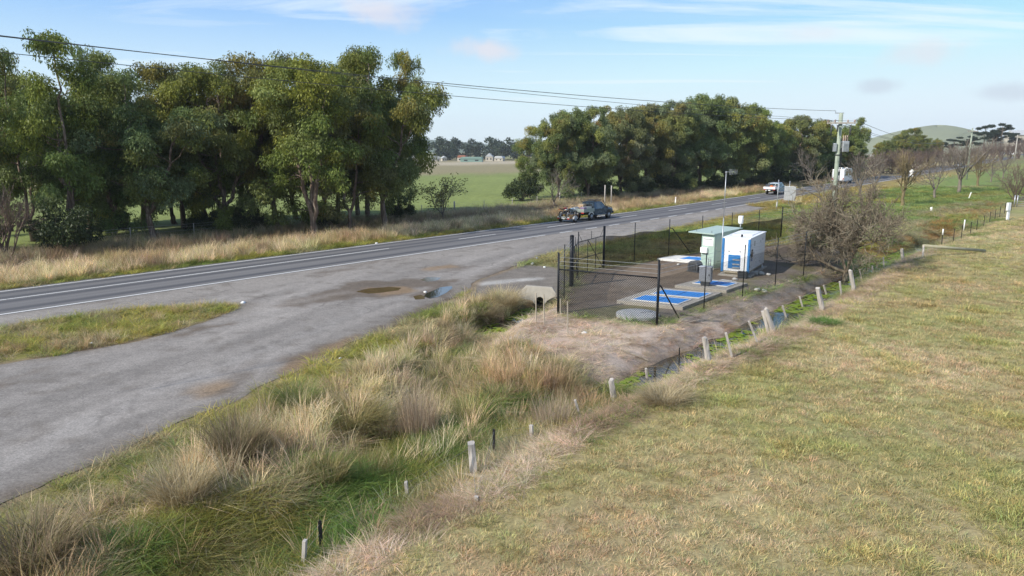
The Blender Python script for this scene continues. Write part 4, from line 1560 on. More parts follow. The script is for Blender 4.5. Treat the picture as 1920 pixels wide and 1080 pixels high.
G1 = 'tall gums in the row beside the highway'
LEFT = [
    # px, base, top, variant, wide, label
    (-60, 474, 120, 1, 1.0, 'tall gum cut by the left edge of the picture'),
    (138, 462, 60, 3, 1.05, 'tallest gum on the left, with an open reddish brown trunk'),
    (62, 452, 88, 1, 0.95, 'gum with a thin crown just left of the tallest gum'),
    (215, 446, 150, 5, 1.05, 'lower gum in the dip right of the tallest gum'),
    (288, 450, 128, 0, 1.25, 'big gum with a thick twin dark trunk spreading low'),
    (345, 428, 118, 3, 1.2, 'gum behind the twin trunk with pale dead sticks'),
    (425, 432, 104, 2, 1.1, 'broad dark gum with a squat black trunk'),
    (470, 416, 112, 0, 1.0, 'slender green gum between the squat trunk and the next thick one'),
    (522, 424, 98, 4, 1.0, 'thick trunked gum with drooping green lower branches'),
    (590, 442, 100, 5, 1.3, 'gum with a pale leaning forked trunk close to the road'),
    (612, 420, 112, 3, 1.1, 'gum standing close behind the pale forked trunk'),
    (650, 436, 128, 1, 1.15, 'gum with a short dark trunk right of the pale forked one'),
    (722, 428, 84, 0, 1.05, 'forked gum near the right end of the left row'),
    (690, 412, 90, 4, 0.9, 'gum behind the forked one with open gaps of sky in its top'),
    (752, 408, 92, 1, 0.75, 'gum ending the left row, its crown leaning over the pasture'),
]
for px, b_, t_, v, w, lab in LEFT:
    plant_tree(GUMS[v], px, b_, t_ - 2, lab, wide=w * 1.04, group=G1, tint=tuple(rng.uniform(0.80, 1.04) * q for q in (1.08, 1.0, rng.uniform(0.70, 0.95))))
for px, b_, t_, v, w, lab in [(20, 434, 120, 0, 1.2, 'gum behind the left edge of the row'), (205, 424, 150, 2, 1.1, 'gum in the second rank behind the low dip'), (168, 440, 72, 0, 0.9, 'tall gum close behind the tallest gum, right of its trunk'), (268, 426, 128, 4, 1.1, 'gum in the second rank behind the twin trunk'), (388, 420, 118, 0, 1.1, 'gum in the second rank left of the squat black trunk'), (632, 408, 112, 4, 1.0, 'gum in the second rank right of the pale forked trunk'),
                              (330, 420, 132, 1, 1.3, 'gum in the second rank right of the twin trunk'), (455, 412, 125, 3, 1.3, 'gum in the second rank right of the squat black trunk'), (555, 410, 120, 0, 1.1, 'gum in the second rank left of the pale forked trunk'),
                              (670, 404, 110, 3, 1.2, 'gum in the second rank left of the forked gum near the end')]:
    plant_tree(GUMS[v], px, b_, t_ + 6, lab, wide=w, group=G1, tint=(0.95, 1.0, 0.95))
G2 = 'broad gums of the far row beside the highway'
RIGHT = [
    (992, 372, 236, 1, 1.0, 'small rounded gum at the near end of the far row'),
    (1045, 376, 214, 6, 0.75, 'gum over the bare grey tree at the near end of the far row'),
    (1102, 374, 202, 8, 0.95, 'rounded gum right above the blue utility truck'),
    (1165, 366, 200, 7, 0.95, 'gum of the far row with a forked pale trunk and a dead limb'),
    (1215, 360, 196, 6, 0.9, 'dense gum left of the highest crown of the far row'),
    (1262, 358, 192, 8, 1.0, 'dense gum just left of the highest crown, second to its left shoulder'),
    (1310, 354, 178, 7, 1.1, 'gum carrying the highest crown of the far row'),
    (1362, 351, 184, 6, 1.0, 'gum on the right shoulder of the highest crown'),
    (1398, 348, 198, 8, 0.9, 'pointed gum right of the highest crown behind the tall antenna'),
    (1440, 345, 226, 7, 1.0, 'lower gum behind the white utility truck'),
    (1490, 342, 218, 6, 1.0, 'rounded gum left of the pole with the transformer'),
    (1528, 338, 240, 8, 1.0, 'gum directly left of the transformer pole'),
    (1580, 336, 236, 7, 1.0, 'dark gum directly right of the transformer pole'),
]
for px, b_, t_, v, w, lab in RIGHT:
    plant_tree(GUMS[v], px, b_, t_ - 2, lab, wide=w * 1.10, group=G2, tint=tuple(rng.uniform(1.05, 1.30) * q for q in (1.04, 1.0, rng.uniform(0.80, 1.05))))
# more of the belt behind the front row, seen in its gaps
for i, (px, b_, t_, v, lab) in enumerate([(1075, 366, 214, 7, 'gum in the second rank behind the blue utility truck'), (1240, 352, 205, 8, 'gum in the second rank left of the highest crown'),
                                          (1340, 346, 190, 6, 'gum in the second rank behind the highest crown'), (1465, 338, 226, 8, 'gum in the second rank behind the white utility truck'),
                                          (1545, 334, 232, 6, 'gum in the second rank behind the transformer pole')]):
    plant_tree(GUMS[v], px, b_, t_, lab, group=G2, tint=(0.98, 1.0, 0.95))
plant_tree(SPARSE, 1612, 330, 218, 'tall thin gum with a few tufts of leaf standing above the belt', group=G2, wide=0.8)
for px, b_, t_, v, lab in [(1655, 322, 262, 7, 'low gum left of the grassy hill'), (1690, 318, 250, 6, 'low gum in front of the grassy hill'), (1708, 316, 240, 8, 'rounded gum rising in front of the grassy hill'),
                           (1745, 312, 258, 7, 'low olive gum under the right half of the hill')]:
    plant_tree(GUMS[v], px, b_, t_, lab, group='low gums far along the road', tint=(1.12, 1.02, 0.9))


# leafy shrubs under the left row
def shrub(seed, H, W, n, pal, leaf=1.0):
    r = np.random.default_rng(seed)
    br, P_, D_, C_ = [], [], [], []
    for k in range(26):
        a = r.uniform(0, 6.28); rr = W * 0.5 * math.sqrt(r.uniform(0, 1)); z = H * (0.22 + 0.72 * r.uniform(0, 1) * (1 - 0.5 * (rr / (W * .5)) ** 2))
        e = np.array((rr * np.cos(a), rr * np.sin(a), z))
        br.append((curve3(np.array((r.normal(0, .1), r.normal(0, .1), -0.1)), e, np.array((0, 0, 0.2)), 6, r, 0.04), 0.03, 0.008))
        m = n // 26; sr = 0.16 * W * r.uniform(0.7, 1.2)
        w = r.normal(0, 1, (m, 3)); w /= np.linalg.norm(w, axis=1)[:, None]
        P_.append(e + w * (sr * r.uniform(0.2, 1, m) ** 0.5)[:, None] * np.array((1, 1, 0.75)))
        D_.append(w * 0.7 + np.array((0, 0, -0.5)) + r.normal(0, 0.4, (m, 3)))
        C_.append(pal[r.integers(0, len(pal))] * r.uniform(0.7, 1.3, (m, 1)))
    pos, d, C = np.concatenate(P_), np.concatenate(D_), np.concatenate(C_)
    k = pos[:, 2] > 0.05
    pos, d, C = pos[k], d[k], C[k]
    m = len(pos)
    V = leaf_quads(pos, d, r.uniform(0.14, 0.26, m) * leaf, r.uniform(0.05, 0.09, m) * leaf, r)
    tv, tf, ts = tubes(br)
    return np_mesh('stem', tv, tf, ts, m_gumbark), np_mesh('foliage', V, np.arange(m * 4), np.full(m, 4), m_leaf2, np.repeat(C, 4, 0))


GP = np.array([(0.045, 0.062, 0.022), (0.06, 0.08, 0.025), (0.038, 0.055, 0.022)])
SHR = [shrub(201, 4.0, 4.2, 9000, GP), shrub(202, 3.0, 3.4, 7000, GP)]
for px, b_, t_, v, lab in [(128, 474, 352, 0, 'big dark leafy shrub under the tallest gum'), (212, 440, 388, 1, 'dark shrub in the gap beside the twin trunk'), (468, 434, 375, 1, 'shrub left of the thick trunk with drooping branches'),
                           (745, 412, 360, 0, 'dark rounded shrub behind the last gum of the left row'), (978, 376, 322, 1, 'dark shrub at the foot of the first gum in the far row'),
                           (-30, 470, 390, 0, 'shrub half cut off by the left edge'), (610, 428, 380, 1, 'shrub between the trunks of two close gums'), (385, 436, 385, 1, 'shrub between the twin trunk and the squat black one')]:
    plant_tree(SHR[v], px, b_, t_, lab, 'shrub', 'shrub', nominal=(4.0, 3.0)[v], parts=('stem', 'foliage'), group='shrubs under the gums')
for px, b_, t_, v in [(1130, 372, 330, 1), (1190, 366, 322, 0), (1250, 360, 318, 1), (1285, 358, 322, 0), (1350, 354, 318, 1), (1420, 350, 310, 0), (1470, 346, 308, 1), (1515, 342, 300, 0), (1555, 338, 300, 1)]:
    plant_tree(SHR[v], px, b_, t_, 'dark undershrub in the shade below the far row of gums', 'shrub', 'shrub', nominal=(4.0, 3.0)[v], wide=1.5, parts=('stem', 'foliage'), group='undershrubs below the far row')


# ------------------------------------------------------------------ leafless trees
def grow(r, p, d, L, rad, depth, out, spread, kids, up, shrink=(0.55, 0.82), tips=None, minr=0.0045):
    n = 5 if depth > 1 else 4
    pts = [p]
    q, dd = p.copy(), d.copy()
    for _ in range(n - 1):
        dd = dd + r.normal(0, 0.13, 3) + np.array((0, 0, up)); dd /= np.linalg.norm(dd)
        q = q + dd * L / (n - 1); pts.append(q)
    out.append((np.array(pts), rad, rad * (0.55 if depth else 0.35)))
    if depth == 0:
        if tips is not None:
            tips.append((q, dd))
        return
    k = kids if isinstance(kids, int) else kids[min(depth, len(kids)) - 1]
    for i in range(k):
        t = 1.0 if i == 0 else r.uniform(0.3, 1.0)
        o = pts[min(n - 1, max(1, int(round(t * (n - 1)))))]
        v = r.normal(0, 1, 3); v -= v.dot(dd) * dd; v /= np.linalg.norm(v) + 1e-9
        ang = r.uniform(0.5, 1.2) * spread * (0.55 if i == 0 else 1.0)
        nd = dd * math.cos(ang) + v * math.sin(ang)
        grow(r, np.array(o), nd, L * r.uniform(*shrink), max(minr, rad * (0.72 if i == 0 else 0.5)), depth - 1, out, spread, kids, up, shrink, tips, minr)


def bare_mesh(seed, mat, trunk=1.8, tr=0.16, L=2.4, depth=5, kids=4, spread=0.75, up=0.05, stems=1, shrink=(0.55, 0.82), thick=1.0, tips=None, lean=0.1, minr=0.0045):
    r = np.random.default_rng(seed)
    out = []
    for k in range(stems):
        a = r.uniform(0, 6.28); e = 0.0 if stems == 1 else r.uniform(0.1, 0.75)
        d = np.array((math.cos(a) * math.sin(e), math.sin(a) * math.sin(e), math.cos(e)))
        p0 = np.array((r.normal(0, 0.12 * (stems > 1)), r.normal(0, 0.12 * (stems > 1)), -0.1))
        if stems == 1:
            q = p0 + np.array((r.normal(0, lean), r.normal(0, lean), trunk))
            out.append((curve3(p0, q, np.zeros(3), 5, r, 0.03), tr * 1.2, tr * 0.9))
            nb = 4
            for i in range(nb):
                az = a + i * 6.283 / nb + r.normal(0, 0.3); ee = r.uniform(0.35, 0.95) * spread * 1.2
                grow(r, q - np.array((0, 0, r.uniform(0, 0.35) * trunk * (i > 0))), np.array((math.cos(az) * math.sin(ee), math.sin(az) * math.sin(ee), math.cos(ee))), L, tr * 0.6, depth - 1, out, spread, kids, up, shrink, tips, minr)
        else:
            grow(r, p0, d, L, tr, depth - 1, out, spread, kids, up, shrink, tips, minr)
    if thick != 1.0:
        out = [(p, a * thick, b * thick) for p, a, b in out]
    V, F, S = tubes(out)
    return np_mesh('branches', V, F, S, mat, smooth=True), out


# hawthorn by the ditch
haw, _ = bare_mesh(301, m_thorn, 0.7, 0.15, 1.7, 6, (5, 5, 4, 4, 5), 0.9, 0.02, shrink=(0.6, 0.86), lean=0.0, minr=0.012)
hx_, hy_, hz_ = atg(1585, 531)
hv = np.array([v.co for v in haw.vertices])
best_ = min(np.linspace(0, 6.28, 37), key=lambda a: np.percentile(hv[:, 0] * math.cos(a) - hv[:, 1] * math.sin(a), 97) + 0.5 * np.percentile(hv[:, 0] * math.cos(a) - hv[:, 1] * math.sin(a), 3))
ht = thing('hawthorn_tree', 'tangled leafless hawthorn with lichen twigs growing over the ditch', 'tree', (hx_, hy_, hz_), best_)
hw_ = 5.3 / np.mean([np.percentile(hv[:, k], 98) - np.percentile(hv[:, k], 2) for k in (0, 1)])
ht.scale = (hw_, hw_, 6.4 / np.percentile(hv[:, 2], 99.6))
link('branches', haw, ht)

BARE = [bare_mesh(311, m_greybark, 2.0, 0.20, 2.6, 5, (4, 4, 4, 4), 0.62, 0.06, thick=1.0), bare_mesh(312, m_orangebark, 2.2, 0.22, 2.5, 5, (4, 4, 4, 4), 0.6, 0.06), bare_mesh(313, m_greybark, 1.8, 0.2, 2.7, 5, (4, 4, 3, 4), 0.75, 0.05)]
BUSH = [bare_mesh(321, m_brownbark, 1, 0.06, 1.6, 5, (4, 4, 4, 3), 0.7, 0.04, stems=9), bare_mesh(322, m_brownbark, 1, 0.06, 1.7, 5, (4, 4, 4, 3), 0.62, 0.06, stems=8)]
WEEP = bare_mesh(331, m_greybark, 0.9, 0.14, 2.2, 6, (4, 3, 3, 3, 3), 0.8, 0.0)


def bare_tree(src, px, b_, t_, label, name='bare_tree', cat='tree', wide=1.0, group=None, rz=None):
    me = src[0]
    zs = np.zeros(len(me.vertices) * 3, np.float32); me.vertices.foreach_get('co', zs)
    nominal = float(np.percentile(zs[2::3], 99.7))
    return plant_tree((me,), px, b_, t_, label, name, cat, nominal=nominal, wide=wide, group=group, parts=('branches',), rz=rz)


GB = 'leafless trees on the lawn right of the highway'
for px, b_, t_, v, w, lab in [(1691, 386, 283, 1, 0.95, 'leafless tree on the lawn nearest the camera, with orange lichen on its twigs'), (1752, 372, 288, 2, 1.0, 'leafless tree on the lawn second from the front, beside the white peg'),
                              (1797, 361, 262, 0, 1.15, 'tallest leafless lawn tree, third from the front beside the second power pole'), (1832, 350, 284, 1, 1.0, 'leafless lawn tree just right of the second power pole'),
                              (1858, 341, 290, 2, 0.9, 'small leafless lawn tree, fifth from the front'), (1880, 336, 292, 0, 0.9, 'smallest leafless lawn tree, last of the row')]:
    bare_tree(BARE[v], px, b_, t_, lab, wide=w, group=GB)
bare_tree(BARE[0], 1612, 372, 285, 'pale leafless tree between the hawthorn and the motorhome', wide=0.95)
bare_tree(BARE[2], 1640, 366, 290, 'thin pale leafless tree right of the motorhome', wide=0.7)
bare_tree(WEEP, 1040, 388, 315, 'grey leafless tree at the roadside just left of the blue utility truck', wide=0.9)
bare_tree(WEEP, 1518, 347, 278, 'pale leafless tree under the gums left of the transformer pole', wide=1.0)
bare_tree(BUSH[0], 10, 482, 345, 'reddish leafless shrub at the left edge under the gums', 'bare_shrub', 'shrub', wide=0.9)
bare_tree(BUSH[0], 1905, 376, 308, 'reddish brown leafless bush at the right edge behind the farm gate', 'bare_shrub', 'shrub', wide=1.0)
GT = 'brown leafless thicket trees along the far bend'
for i, px in enumerate(np.linspace(1560, 1925, 24)):
    base = np.interp(px, [1560, 1650, 1760, 1850, 1925], [338, 327, 315, 300, 294]) + rng.uniform(-2, 3)
    top = np.interp(px, [1560, 1640, 1720, 1800, 1860, 1925], [292, 285, 275, 272, 262, 256]) + rng.uniform(-6, 10)
    bare_tree(BUSH[i % 2], px, base, top, 'brown leafless thicket tree crowded along the far bend of the road', 'thicket_tree', 'tree', wide=rng.uniform(1.0, 1.5), group=GT)
# small tree with thin autumn leaves
tips = []
sm, _ = bare_mesh(341, m_greybark, 0.9, 0.09, 1.5, 4, (4, 4, 4), 0.75, 0.05, tips=tips)
r = np.random.default_rng(5)
pp = np.concatenate([np.array(t_[0]) + r.normal(0, 0.16, (5, 3)) for t_ in tips])
mcount = len(pp)
lv = leaf_quads(pp, r.normal(0, 1, (mcount, 3)) + np.array((0, 0, -0.4)), r.uniform(0.14, 0.24, mcount), r.uniform(0.08, 0.13, mcount), r)
lc = np.repeat(np.array([(0.25, 0.25, 0.08), (0.29, 0.24, 0.08), (0.20, 0.22, 0.08)])[r.integers(0, 3, mcount)], 4, 0)
leafm = np_mesh('foliage', lv, np.arange(mcount * 4), np.full(mcount, 4), m_leaf2, lc)
nom = float(max(v.co.z for v in sm.vertices))
plant_tree((sm, leafm), 832, 414, 325, 'small round tree with thin yellow green leaves in the gap between the rows', 'small_tree', 'tree', nominal=nom, wide=1.2, parts=('branches', 'foliage'))


# flat topped pines on the far right skyline
def pine(seed):
    r = np.random.default_rng(seed)
    br = [(curve3(np.array((0, 0, -.3)), np.array((r.normal(0, .5), r.normal(0, .5), 13.0)), np.zeros(3), 8, r, 0.12), 0.35, 0.1)]
    P_, C_ = [], []
    for k in range(16):
        z = r.uniform(8, 13.5); a = r.uniform(0, 6.28); L = r.uniform(1.5, 4.2)
        e = np.array((L * np.cos(a), L * np.sin(a), z + r.uniform(0.3, 1.2)))
        br.append((curve3(np.array((0, 0, z - 1.0)), e, np.array((0, 0, -0.3)), 6, r, 0.08), 0.09, 0.03))
        m = 700; w = r.normal(0, 1, (m, 3)); w /= np.linalg.norm(w, axis=1)[:, None]
        P_.append(e + w * (r.uniform(0.2, 1, m) ** 0.5)[:, None] * np.array((1.5, 1.5, 0.55)))
        C_.append(np.array((0.032, 0.047, 0.028)) * r.uniform(0.7, 1.3, (m, 1)))
    pos, C = np.concatenate(P_), np.concatenate(C_); m = len(pos)
    V = leaf_quads(pos, r.normal(0, 1, (m, 3)), r.uniform(0.3, 0.5, m), r.uniform(0.12, 0.2, m), r)
    tv, tf, ts = tubes(br)
    return np_mesh('trunk', tv, tf, ts, m_greybark, smooth=True), np_mesh('crown', V, np.arange(m * 4), np.full(m, 4), m_leaf2, np.repeat(C, 4, 0))


PN = [pine(401), pine(402)]
GPN = 'dark pines on the far right skyline'
for px, b_, t_, v, w, lab in [(1842, 296, 236, 0, 0.9, 'flat topped pine with a bare trunk on the skyline'), (1873, 295, 233, 1, 1.0, 'tallest dark pine on the skyline'), (1858, 295, 246, 1, 1.2, 'dense pine between the two flat topped ones'),
                              (1890, 294, 250, 0, 1.1, 'low pine at the right end of the skyline group'), (1815, 299, 256, 1, 1.4, 'low dark pine left of the flat topped one'), (1785, 302, 262, 0, 1.5, 'low dark pine below the end of the hill')]:
    plant_tree(PN[v], px, b_, t_, lab, 'pine_tree', 'tree', nominal=14.0, wide=w, group=GPN)

# far wood beyond the pasture: one mass
def far_wood():
    r = np.random.default_rng(77)
    P_, C_ = [], []
    for i in range(230):
        px = r.uniform(-700, 1120)
        d = r.uniform(520, 640)
        x = (px - 960) / FPX * d * 1.03; y = d
        z0 = tz(x, y)
        hh = r.uniform(10, 17); ww = r.uniform(4, 8)
        for j in range(7):
            c = np.array((x + r.normal(0, ww * 0.55), y + r.normal(0, ww * 0.55), z0 + hh * r.uniform(0.15, 0.92)))
            m = 110; w = r.normal(0, 1, (m, 3)); w /= np.linalg.norm(w, axis=1)[:, None]
            P_.append(c + w * (r.uniform(0.3, 1, m) ** 0.5)[:, None] * np.array((3.2, 3.2, 2.3)))
            C_.append(np.array((0.048, 0.066, 0.042)) * r.uniform(0.7, 1.35) * r.uniform(0.8, 1.2, (m, 1)))
    pos, C = np.concatenate(P_), np.concatenate(C_); m = len(pos)
    pos[:, 2] = np.maximum(pos[:, 2], 0.3)
    V = leaf_quads(pos, r.normal(0, 1, (m, 3)), r.uniform(1.0, 1.9, m), r.uniform(0.7, 1.2, m), r)
    return np_mesh('far_wood', V, np.arange(m * 4), np.full(m, 4), m_leaf2, np.repeat(C, 4, 0))


tag(link('far_wood', far_wood()), 'dark belt of wood along the far side of the pasture', 'wood', None, 'stuff')


def far_range():
    vs, fs = [], []
    xs = np.linspace(-2500, 500, 120)
    for i, x in enumerate(xs):
        h = 34 + 52 * float(vnoise(np.array([x]), np.array([0.0]), 520, 12, 4)[0]) * sstep(500, -900, x)
        h = h * float(sstep(350, -350, x)) + 3
        for k, t in enumerate(np.linspace(0, 1, 8)):
            vs.append((x, 2300 + 500 * t, h * math.sin(math.pi * t) ** 1.0 - 3))
        if i:
            a = (i - 1) * 8
            for k in range(7):
                fs += [a + k, a + 8 + k, a + 9 + k, a + 1 + k]
    vs = np.array(vs)
    return np_mesh('hills', vs, fs, np.full(len(fs) // 4, 4), m_ground, np.tile((0.09, 0.12, 0.07), (len(vs), 1)), smooth=True)


struct(link('hills', far_range()))

# ------------------------------------------------------------------ materials of built things
m_post = wood('weathered_wood', (0.33, 0.295, 0.26), (0.60, 0.55, 0.49))
m_stake = wood('pale_stake', (0.38, 0.32, 0.24), (0.55, 0.48, 0.38))
m_logw = wood('treated_log', (0.30, 0.28, 0.18), (0.46, 0.43, 0.30), (2, 30, 30))
m_polew = wood('green_treated_pole', (0.26, 0.30, 0.23), (0.42, 0.46, 0.37), (14, 14, 0.8))
m_polegrey = wood('grey_pole', (0.34, 0.31, 0.27), (0.50, 0.46, 0.41), (14, 14, 0.8))
m_black = paint('black_paint', (0.012, 0.013, 0.016), 0.5, 0, 0.3, 8)
m_steelp = paint('picket_steel', (0.014, 0.014, 0.014), 0.6, 0, 0.3, 8)
m_white = paint('white_paint', (0.82, 0.82, 0.82), 0.4, 0, 0.02, 3, ((0.62, 0.61, 0.58), 0.18))
m_whitep = paint('white_plastic', (0.82, 0.82, 0.80), 0.45, 0, 0.03)
m_kiosk = paint('pale_green_paint', (0.36, 0.47, 0.41), 0.45, 0, 0.05, 2.5, ((0.25, 0.31, 0.27), 0.3))
m_kroof = paint('pale_green_roof', (0.37, 0.46, 0.41), 0.45, 0, 0.05, 2.5)
m_blue = paint('blue_paint', (0.045, 0.20, 0.46), 0.4, 0, 0.08, 4)
m_bluelid = paint('blue_grating', (0.045, 0.255, 0.68), 0.6, 0, 0.10, 5, ((0.09, 0.18, 0.32), 0.25))
m_conc = paint('concrete', (0.40, 0.365, 0.31), 0.9, 0, 0.10, 4, ((0.24, 0.21, 0.17), 0.5))
m_concw = paint('pale_concrete', (0.52, 0.51, 0.48), 0.85, 0, 0.08, 5, ((0.35, 0.33, 0.30), 0.3))
m_concl = paint('white_concrete', (0.68, 0.67, 0.64), 0.85, 0, 0.06, 5)
m_galv = paint('galvanised_steel', (0.42, 0.43, 0.44), 0.42, 0.55, 0.12, 5)
m_grey = paint('grey_box_paint', (0.30, 0.31, 0.33), 0.4, 0.3, 0.06, 3)
m_dgrey = paint('dark_grey_plastic', (0.065, 0.068, 0.072), 0.55, 0, 0.12, 4)
m_rubber = paint('rubber', (0.018, 0.018, 0.019), 0.85, 0, 0.2, 9)
m_tan = paint('tan_steel', (0.42, 0.36, 0.26), 0.7, 0, 0.15, 6)
m_alu = paint('aluminium', (0.55, 0.57, 0.56), 0.4, 0.6, 0.08, 4)
m_red = paint('red_plastic', (0.42, 0.03, 0.02), 0.35, 0, 0.1)
m_orange = paint('orange_plastic', (0.62, 0.16, 0.03), 0.4, 0, 0.1)
m_ute = paint('blue_grey_paint', (0.045, 0.075, 0.105), 0.25, 0.3, 0.08, 2, None, 0.5)
m_traygr = paint('tray_paint', (0.30, 0.335, 0.30), 0.5, 0.2, 0.1, 3, ((0.18, 0.16, 0.12), 0.5))
m_carw = paint('white_car_paint', (0.78, 0.79, 0.80), 0.25, 0, 0.03, 2, None, 0.5)
m_silver = paint('silver_car_paint', (0.55, 0.58, 0.62), 0.25, 0.4, 0.05, 2, None, 0.5)
m_bluecar = paint('pale_blue_car_paint', (0.33, 0.42, 0.50), 0.25, 0.4, 0.05, 2, None, 0.5)
m_tyre = paint('tyre_rubber', (0.022, 0.021, 0.020), 0.9, 0, 0.25, 10)
m_rim = paint('wheel_rim', (0.40, 0.40, 0.41), 0.35, 0.7, 0.1, 8)
m_glass = glass_dark('dark_glass')
m_glassb = glass_dark('blue_glass', (0.05, 0.08, 0.115))
m_yellow = paint('lichen_yellow', (0.45, 0.42, 0.12), 0.8)
m_box1 = paint('cardboard', (0.42, 0.30, 0.19), 0.85)
m_box2 = paint('purple_plastic', (0.22, 0.13, 0.24), 0.5)
m_tarp = paint('grey_tarp', (0.22, 0.24, 0.26), 0.7, 0, 0.2, 4)
m_brown = paint('brown_tank_paint', (0.30, 0.15, 0.06), 0.4)
m_porc = paint('porcelain', (0.42, 0.30, 0.25), 0.3)
m_ink = paint('printed_ink', (0.05, 0.05, 0.06), 0.5)
m_inkblue = paint('printed_blue', (0.05, 0.12, 0.30), 0.5)


def alpha_mesh(name, col, pattern, rough=0.6):
    """a see-through woven or wire panel: pattern(nt) gives its cover 0..1"""
    m = bpy.data.materials.new(name); m.use_nodes = True
    nt = m.node_tree; b = nt.nodes['Principled BSDF']
    c = ramp(nt, nz(nt, 2.0, 4), [(0.3, tuple(v * 0.7 for v in col)), (0.7, tuple(v * 1.4 for v in col))])
    nt.links.new(c, b.inputs['Base Color'])
    b.inputs['Roughness'].default_value = rough; b.inputs['Specular IOR Level'].default_value = 0.2
    nt.links.new(pattern(nt), b.inputs['Alpha'])
    return m


def chain_pattern(nt):
    uvn = nt.nodes.new('ShaderNodeUVMap'); sp = nt.nodes.new('ShaderNodeSeparateXYZ'); nt.links.new(uvn.outputs[0], sp.inputs[0])
    out = None
    for sg in (1, -1):
        q = nmath(nt, 'ADD', sp.outputs['X'], nmath(nt, 'MULTIPLY', sp.outputs['Y'], sg))
        q = nmath(nt, 'FRACT', nmath(nt, 'MULTIPLY', q, 1 / 0.10))
        q = nmath(nt, 'LESS_THAN', q, 0.19)
        out = q if out is None else nmath(nt, 'MAXIMUM', out, q)
    return out


def cloth_pattern(nt):
    return ramp(nt, nz(nt, 0.8, 4, 0.6), [(0.25, 0.70), (0.75, 0.86)])


m_chain = alpha_mesh('chain_wire', (0.016, 0.018, 0.022), chain_pattern)
m_cloth = alpha_mesh('shade_cloth', (0.014, 0.013, 0.012), cloth_pattern, 0.9)


def panel(name, p0, p1, h, mat, parent, z0=0.03, thick=0.0, sag=None):
    """an upright sheet between two ground points, with real thickness when given"""
    p0, p1 = np.array(p0, float), np.array(p1, float)
    L = float(np.hypot(*(p1 - p0)[:2])); n = max(2, int(L / 0.25))
    nrm = np.array((-(p1 - p0)[1], (p1 - p0)[0], 0)) / L
    m = 6
    V, F, UV = [], [], []
    for i in range(n + 1):
        t = i / n; p = p0 + (p1 - p0) * t
        for k in range(m + 1):
            w = k / m
            q = p + nrm * ((math.sin(t * L * 2.1) + math.sin(t * L * 5.3 + 1 + 2 * w)) * 0.03 * (sag or 0))
            V.append((q[0], q[1], q[2] + z0 + (h - z0) * w - (sag or 0) * 0.12 * w * (0.5 - 0.5 * math.cos(t * L * 1.7)))); UV.append((t * L, (h - z0) * w))
    for i in range(n):
        for k in range(m):
            a = i * (m + 1) + k
            F += [a, a + m + 1, a + m + 2, a + 1]
    me = np_mesh(name, V, F, np.full(len(F) // 4, 4), mat, smooth=True)
    uv = me.uv_layers.new(name='UVMap'); UV = np.array(UV, np.float32)
    uv.data.foreach_set('uv', UV[np.array(F)].ravel())
    return link(name, me, parent)


# ------------------------------------------------------------------ the compound
A = np.array((*at(1046, 588), 0)); A1 = np.array((*at(1057.5, 561), 0)); G0 = np.array((*at(1071, 537), 0)); GE = np.array((*at(1131.5, 502), 0))
B = np.array((*at(1231, 610), 0))
bd = np.array((*at(1455, 535), 0)) - B; bd /= np.linalg.norm(bd)
ed = np.array((*at(1252, 482.5), 0)) - GE; ed /= np.linalg.norm(ed)
NF = 2.72      # height of posts
MESH_H = 2.02


def wires(mb, p0, p1, hs, r=0.006):
    for h in hs:
        mb.bar(p0 + np.array((0, 0, h)), p1 + np.array((0, 0, h)), r, r, 4)


def fence_run(name, label, pts, post_h, corner, rails=(), braces=(), mesh=m_chain):
    t = thing(name, label, 'fence', tuple(pts[0]))
    o = pts[0]
    for i, p in enumerate(pts):
        r = 0.045 if i in corner else 0.026
        mb = MB().bar(p - o - np.array((0, 0, .1)), p - o + np.array((0, 0, post_h + (0.05 if i in corner else 0))), r, r, 10)
        mb.build('post', m_black, t)
    for i in range(len(pts) - 1):
        panel('wire_mesh', pts[i] - o, pts[i + 1] - o, MESH_H, mesh, t)
    mb = MB()
    wires(mb, pts[0] - o, pts[-1] - o, (2.2, 2.38, 2.56))
    mb.build('barbed_wire', m_galv, t)
    for a, b_ in rails:
        MB().bar(pts[a] - o + np.array((0, 0, 2.02)), pts[b_] - o + np.array((0, 0, 2.02)), 0.032, 0.032, 8).build('top_rail', m_black, t)
    for a, d_ in braces:
        p = pts[a] - o
        MB().tube([p + np.array((0, 0, 1.68)), p + d_ * 0.12 + np.array((0, 0, 1.66)), p + d_ * 1.75 + np.array((0, 0, 0.0))], 0.03, 8).build('brace', m_black, t)
    return t


fence_run('chain_link_fence', 'short run of black chain link fence with a top rail facing the camera', [A, B], NF, (0, 1), rails=[(0, 1)])
right_pts = [B + bd * s_ for s_ in (0.08, 4.1, 8.1, 12.1, 16.1, 20.1, 24.1)]
fence_run('chain_link_fence', 'long black chain link fence beside the ditch, its first post braced', right_pts, NF - 0.1, (), braces=[(0, bd)])
fence_run('chain_link_fence', 'black chain link fence of two close posts beside the concrete culvert', [A + np.array((0.03, 0.1, 0)), A1, G0 - (G0 - A1) * 0.02], NF, ())
back_pts = [GE + ed * s_ for s_ in (0.0, 3.0, 6.7, 10.6, 14.5, 18.4, 22.0)]
tb = thing('screened_fence', 'back fence hung with dark shade cloth behind the green cabinet', 'fence', tuple(back_pts[0]))
for i, p in enumerate(back_pts):
    r = 0.075 if i == 0 else 0.028
    MB().bar(p - back_pts[0] - np.array((0, 0, .1)), p - back_pts[0] + np.array((0, 0, 2.62)), r, r, 10).build('post', m_black, tb)
panel('shade_cloth', ed * 0.15, back_pts[2] - back_pts[0], 1.98, m_cloth, tb, 0.05, sag=1.0)
panel('shade_cloth', back_pts[2] - back_pts[0], back_pts[-1] - back_pts[0], 1.72, m_cloth, tb, 0.05, sag=0.5)
mb = MB()
